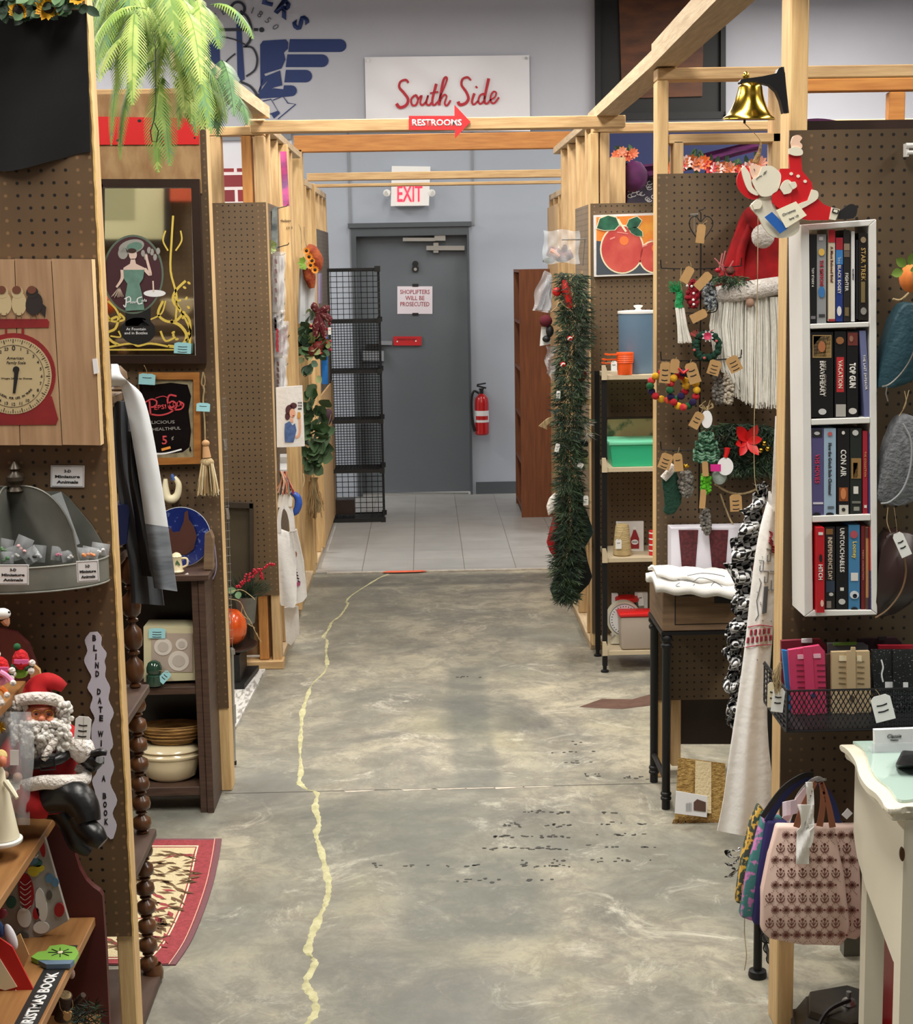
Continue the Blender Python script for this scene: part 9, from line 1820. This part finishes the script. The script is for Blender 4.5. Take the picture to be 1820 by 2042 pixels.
b = B().m('deskcream'); b.box(xs_-.004, xs_+.036, yfr-.012, yfr+.03, 0, ZD-.031); b.build('leg', t, 0); b = B().m('deskcream'); b.box(xs_+.02, xs_+.06, bk-.06, bk-.02, 0, ZD-.2); b.build('leg', t, 0); b = B().m('deskcream'); b.box(1.85, 1.89, yfr-.012, yfr+.03, 0, ZD-.031); b.build('leg', t, 0)
b = B().m('deskcream'); b.box(xs_+.037, 1.849, yfr-.005, yfr+.012, ZD-.24, ZD-.031); b.build('apron', t, 0)
b = B().m('deskcream'); b.box(xs_+.046, 1.4, yfr-.012, yfr-.0055, ZD-.15, ZD-.04); dr = b.build('drawer', t, 0); b = B().m(mat('bronze', (84,60,36), .4, metal=.6)); b.disc(1799,1704,5,14,yfr-.02,.006,14); b.build('escutcheon', dr)
c = PZ(1790, 1505, ZD); t = thing('card_holder', 'clear stand of white business cards with curly lettering on the desk', 'card holder', (c.x, c.y, ZD+.006)); Yh3 = c.y
b = B().m('softplastic'); b.pp([(1738,1502),(1850,1502),(1850,1482),(1738,1482)], Yh3-.006, .002); b.pp([(1738,1503),(1850,1503),(1850,1500),(1738,1500)], Yh3-.006, .04); b.build('holder', t, 0); b = B().m('paper'); b.pp([(1744,1500),(1850,1499),(1850,1452),(1743,1456)], Yh3, .012); cd_ = b.build('cards', t, 0)
word('Classie', 1783, 1468, 8, Yh3-.0015, 'ink', cd_, -.01, -.03, width=28, shear=.35); word('Creations', 1783, 1476, 2.6, Yh3-.0015, 'ink', cd_, 0, -.02, width=16, shear=.3); word('(555) 555 - 555', 1784, 1484, 3, Yh3-.0015, 'grayink', cd_, 0, -.02, width=30) if False else None
b = B().m('blackleather'); b.hull([PZ(x, y, ZD+.007) for x, y in [(1783,1532),(1880,1536),(1880,1508),(1798,1502)]], [PZ(x, y-7, ZD+.03) for x, y in [(1784,1532),(1880,1536),(1880,1508),(1798,1502)]]); b.bev(.006, 2); one(b, 'black_wallet', 'black leather wallet lying on the glass desk top', 'wallet')
# under the desk
Yl2 = 3.75
t = thing('floor_lamp_base', 'dark bronze stepped hexagonal lamp base on the floor under the desk', 'lamp base', P(1690, 2100, 3.75)); b = B().m(mat('darkbronze', (56,48,38), .4, metal=.4, col2=(34,30,26), scale=12)); lc = PZ(1690, 2075, 0)
for r0, r1, z0, z1 in ((.15,.15,0,.03),(.14,.11,.031,.075),(.105,.1,.076,.09)): b.hull([(lc.x+r0*math.cos(a), lc.y+r0*math.sin(a), z0) for a in [i*PI/3+.3 for i in range(6)]], [(lc.x+r1*math.cos(a), lc.y+r1*math.sin(a), z1) for a in [i*PI/3+.3 for i in range(6)]])
b.build('base', t, 0); b = B().m('steel'); b.lathe([(.018,0),(.014,.01),(.006,.016),(.006,.03)], (lc.x, lc.y, .091), 14); b.build('socket', t); b = B().m('black'); b.tube([tuple(v) for v in smooth([(lc.x,lc.y-.01,.105),(lc.x-.06,lc.y-.05,.1),(lc.x-.1,lc.y-.1,.07),(lc.x-.13,lc.y-.16,.01)],4)], .005, 6); b.build('cord', t)
b = B().m(mat('greypost', (110,110,100), .5)); v0 = P(1692,1990,3.95); b.box(v0.x-.021, v0.x+.021, 3.93, 3.97, 0, P(1692,1870,3.95).z+.3); one(b, 'grey_post', 'olive grey post standing behind the desk legs', 'post', smooth_=False)
t = thing('glass_dish', 'clear ribbed glass dish under the desk beside the grey post', 'dish', P(1665, 1920, 4.1)); b = B().m('glass'); b.lathe([(.02,0),(.05,.01),(.065,.04),(.06,.042),(.03,.012)], P(1672,1915,4.1), 20); b.build('bowl', t)
t = thing('metal_stand', 'black metal frame stand with scrollwork behind the hanging tote bags', 'stand', PZ(1510, 1950, 0)); sf = PZ(1510, 1948, 0)
b = B().m('blackmetal'); b.tube([sf, sf+Vector((0,0,.42))], .011, 10); b.lathe([(.022,0),(.024,.006),(.022,.018),(.012,.02)], sf, 16); b.build('leg', t); 
for (x0, y0, x1, y1) in ((1518,1850,1546,1960),(1515,1845,1548,1900)): b = B().m('blackmetal'); b.tube([P(x0,y0,sf.y-.0), P(x1,y1,sf.y-.25)], .005, 6); b.build('scroll_rail', t)
b = B().m('blackmetal')
for cx, cy, r_ in ((1524,1870,7),(1530,1890,8),(1536,1912,8),(1541,1935,7)): T(b, [(cx+r_*math.cos(a), cy+r_*1.3*math.sin(a)) for a in [2*PI*i/12 for i in range(12)]], 1.6, sf.y-.12, 6, closed=True)
b.build('scrollwork', t)
Yw = 4.2; 
for y0, y1, lab in ((1952,1972,'lower rail'),(1836,1842,'upper rail')): b = B().m('blackmetal'); b.rect(1600, y0, 1900, y1, Yw, .03); b.build('rail', t, 0)
b = B().m('blackmetal'); b.rect(1708,1700,1722,1965,Yw,.03); b.build('upright', t, 0)
b = B().m(mat('redplastic', (150,24,26), .4)); b.pp([(1806,2200),(1900,2200),(1900,1836),(1800,1836)], 3.22, .25); one(b, 'red_tub', 'red plastic tub under the desk at the right frame edge', 'tub', smooth_=False)
b = B().m('blackcloth'); b.pp([(1640,1860),(1900,1860),(1900,1600),(1640,1600)], 3.9, .02); one(b, 'dark_backdrop', 'flat dark sheet behind the desk and the nearest right pegboard', 'cloth', smooth_=False)  # plain dark sheet filling in behind desk and pegboard
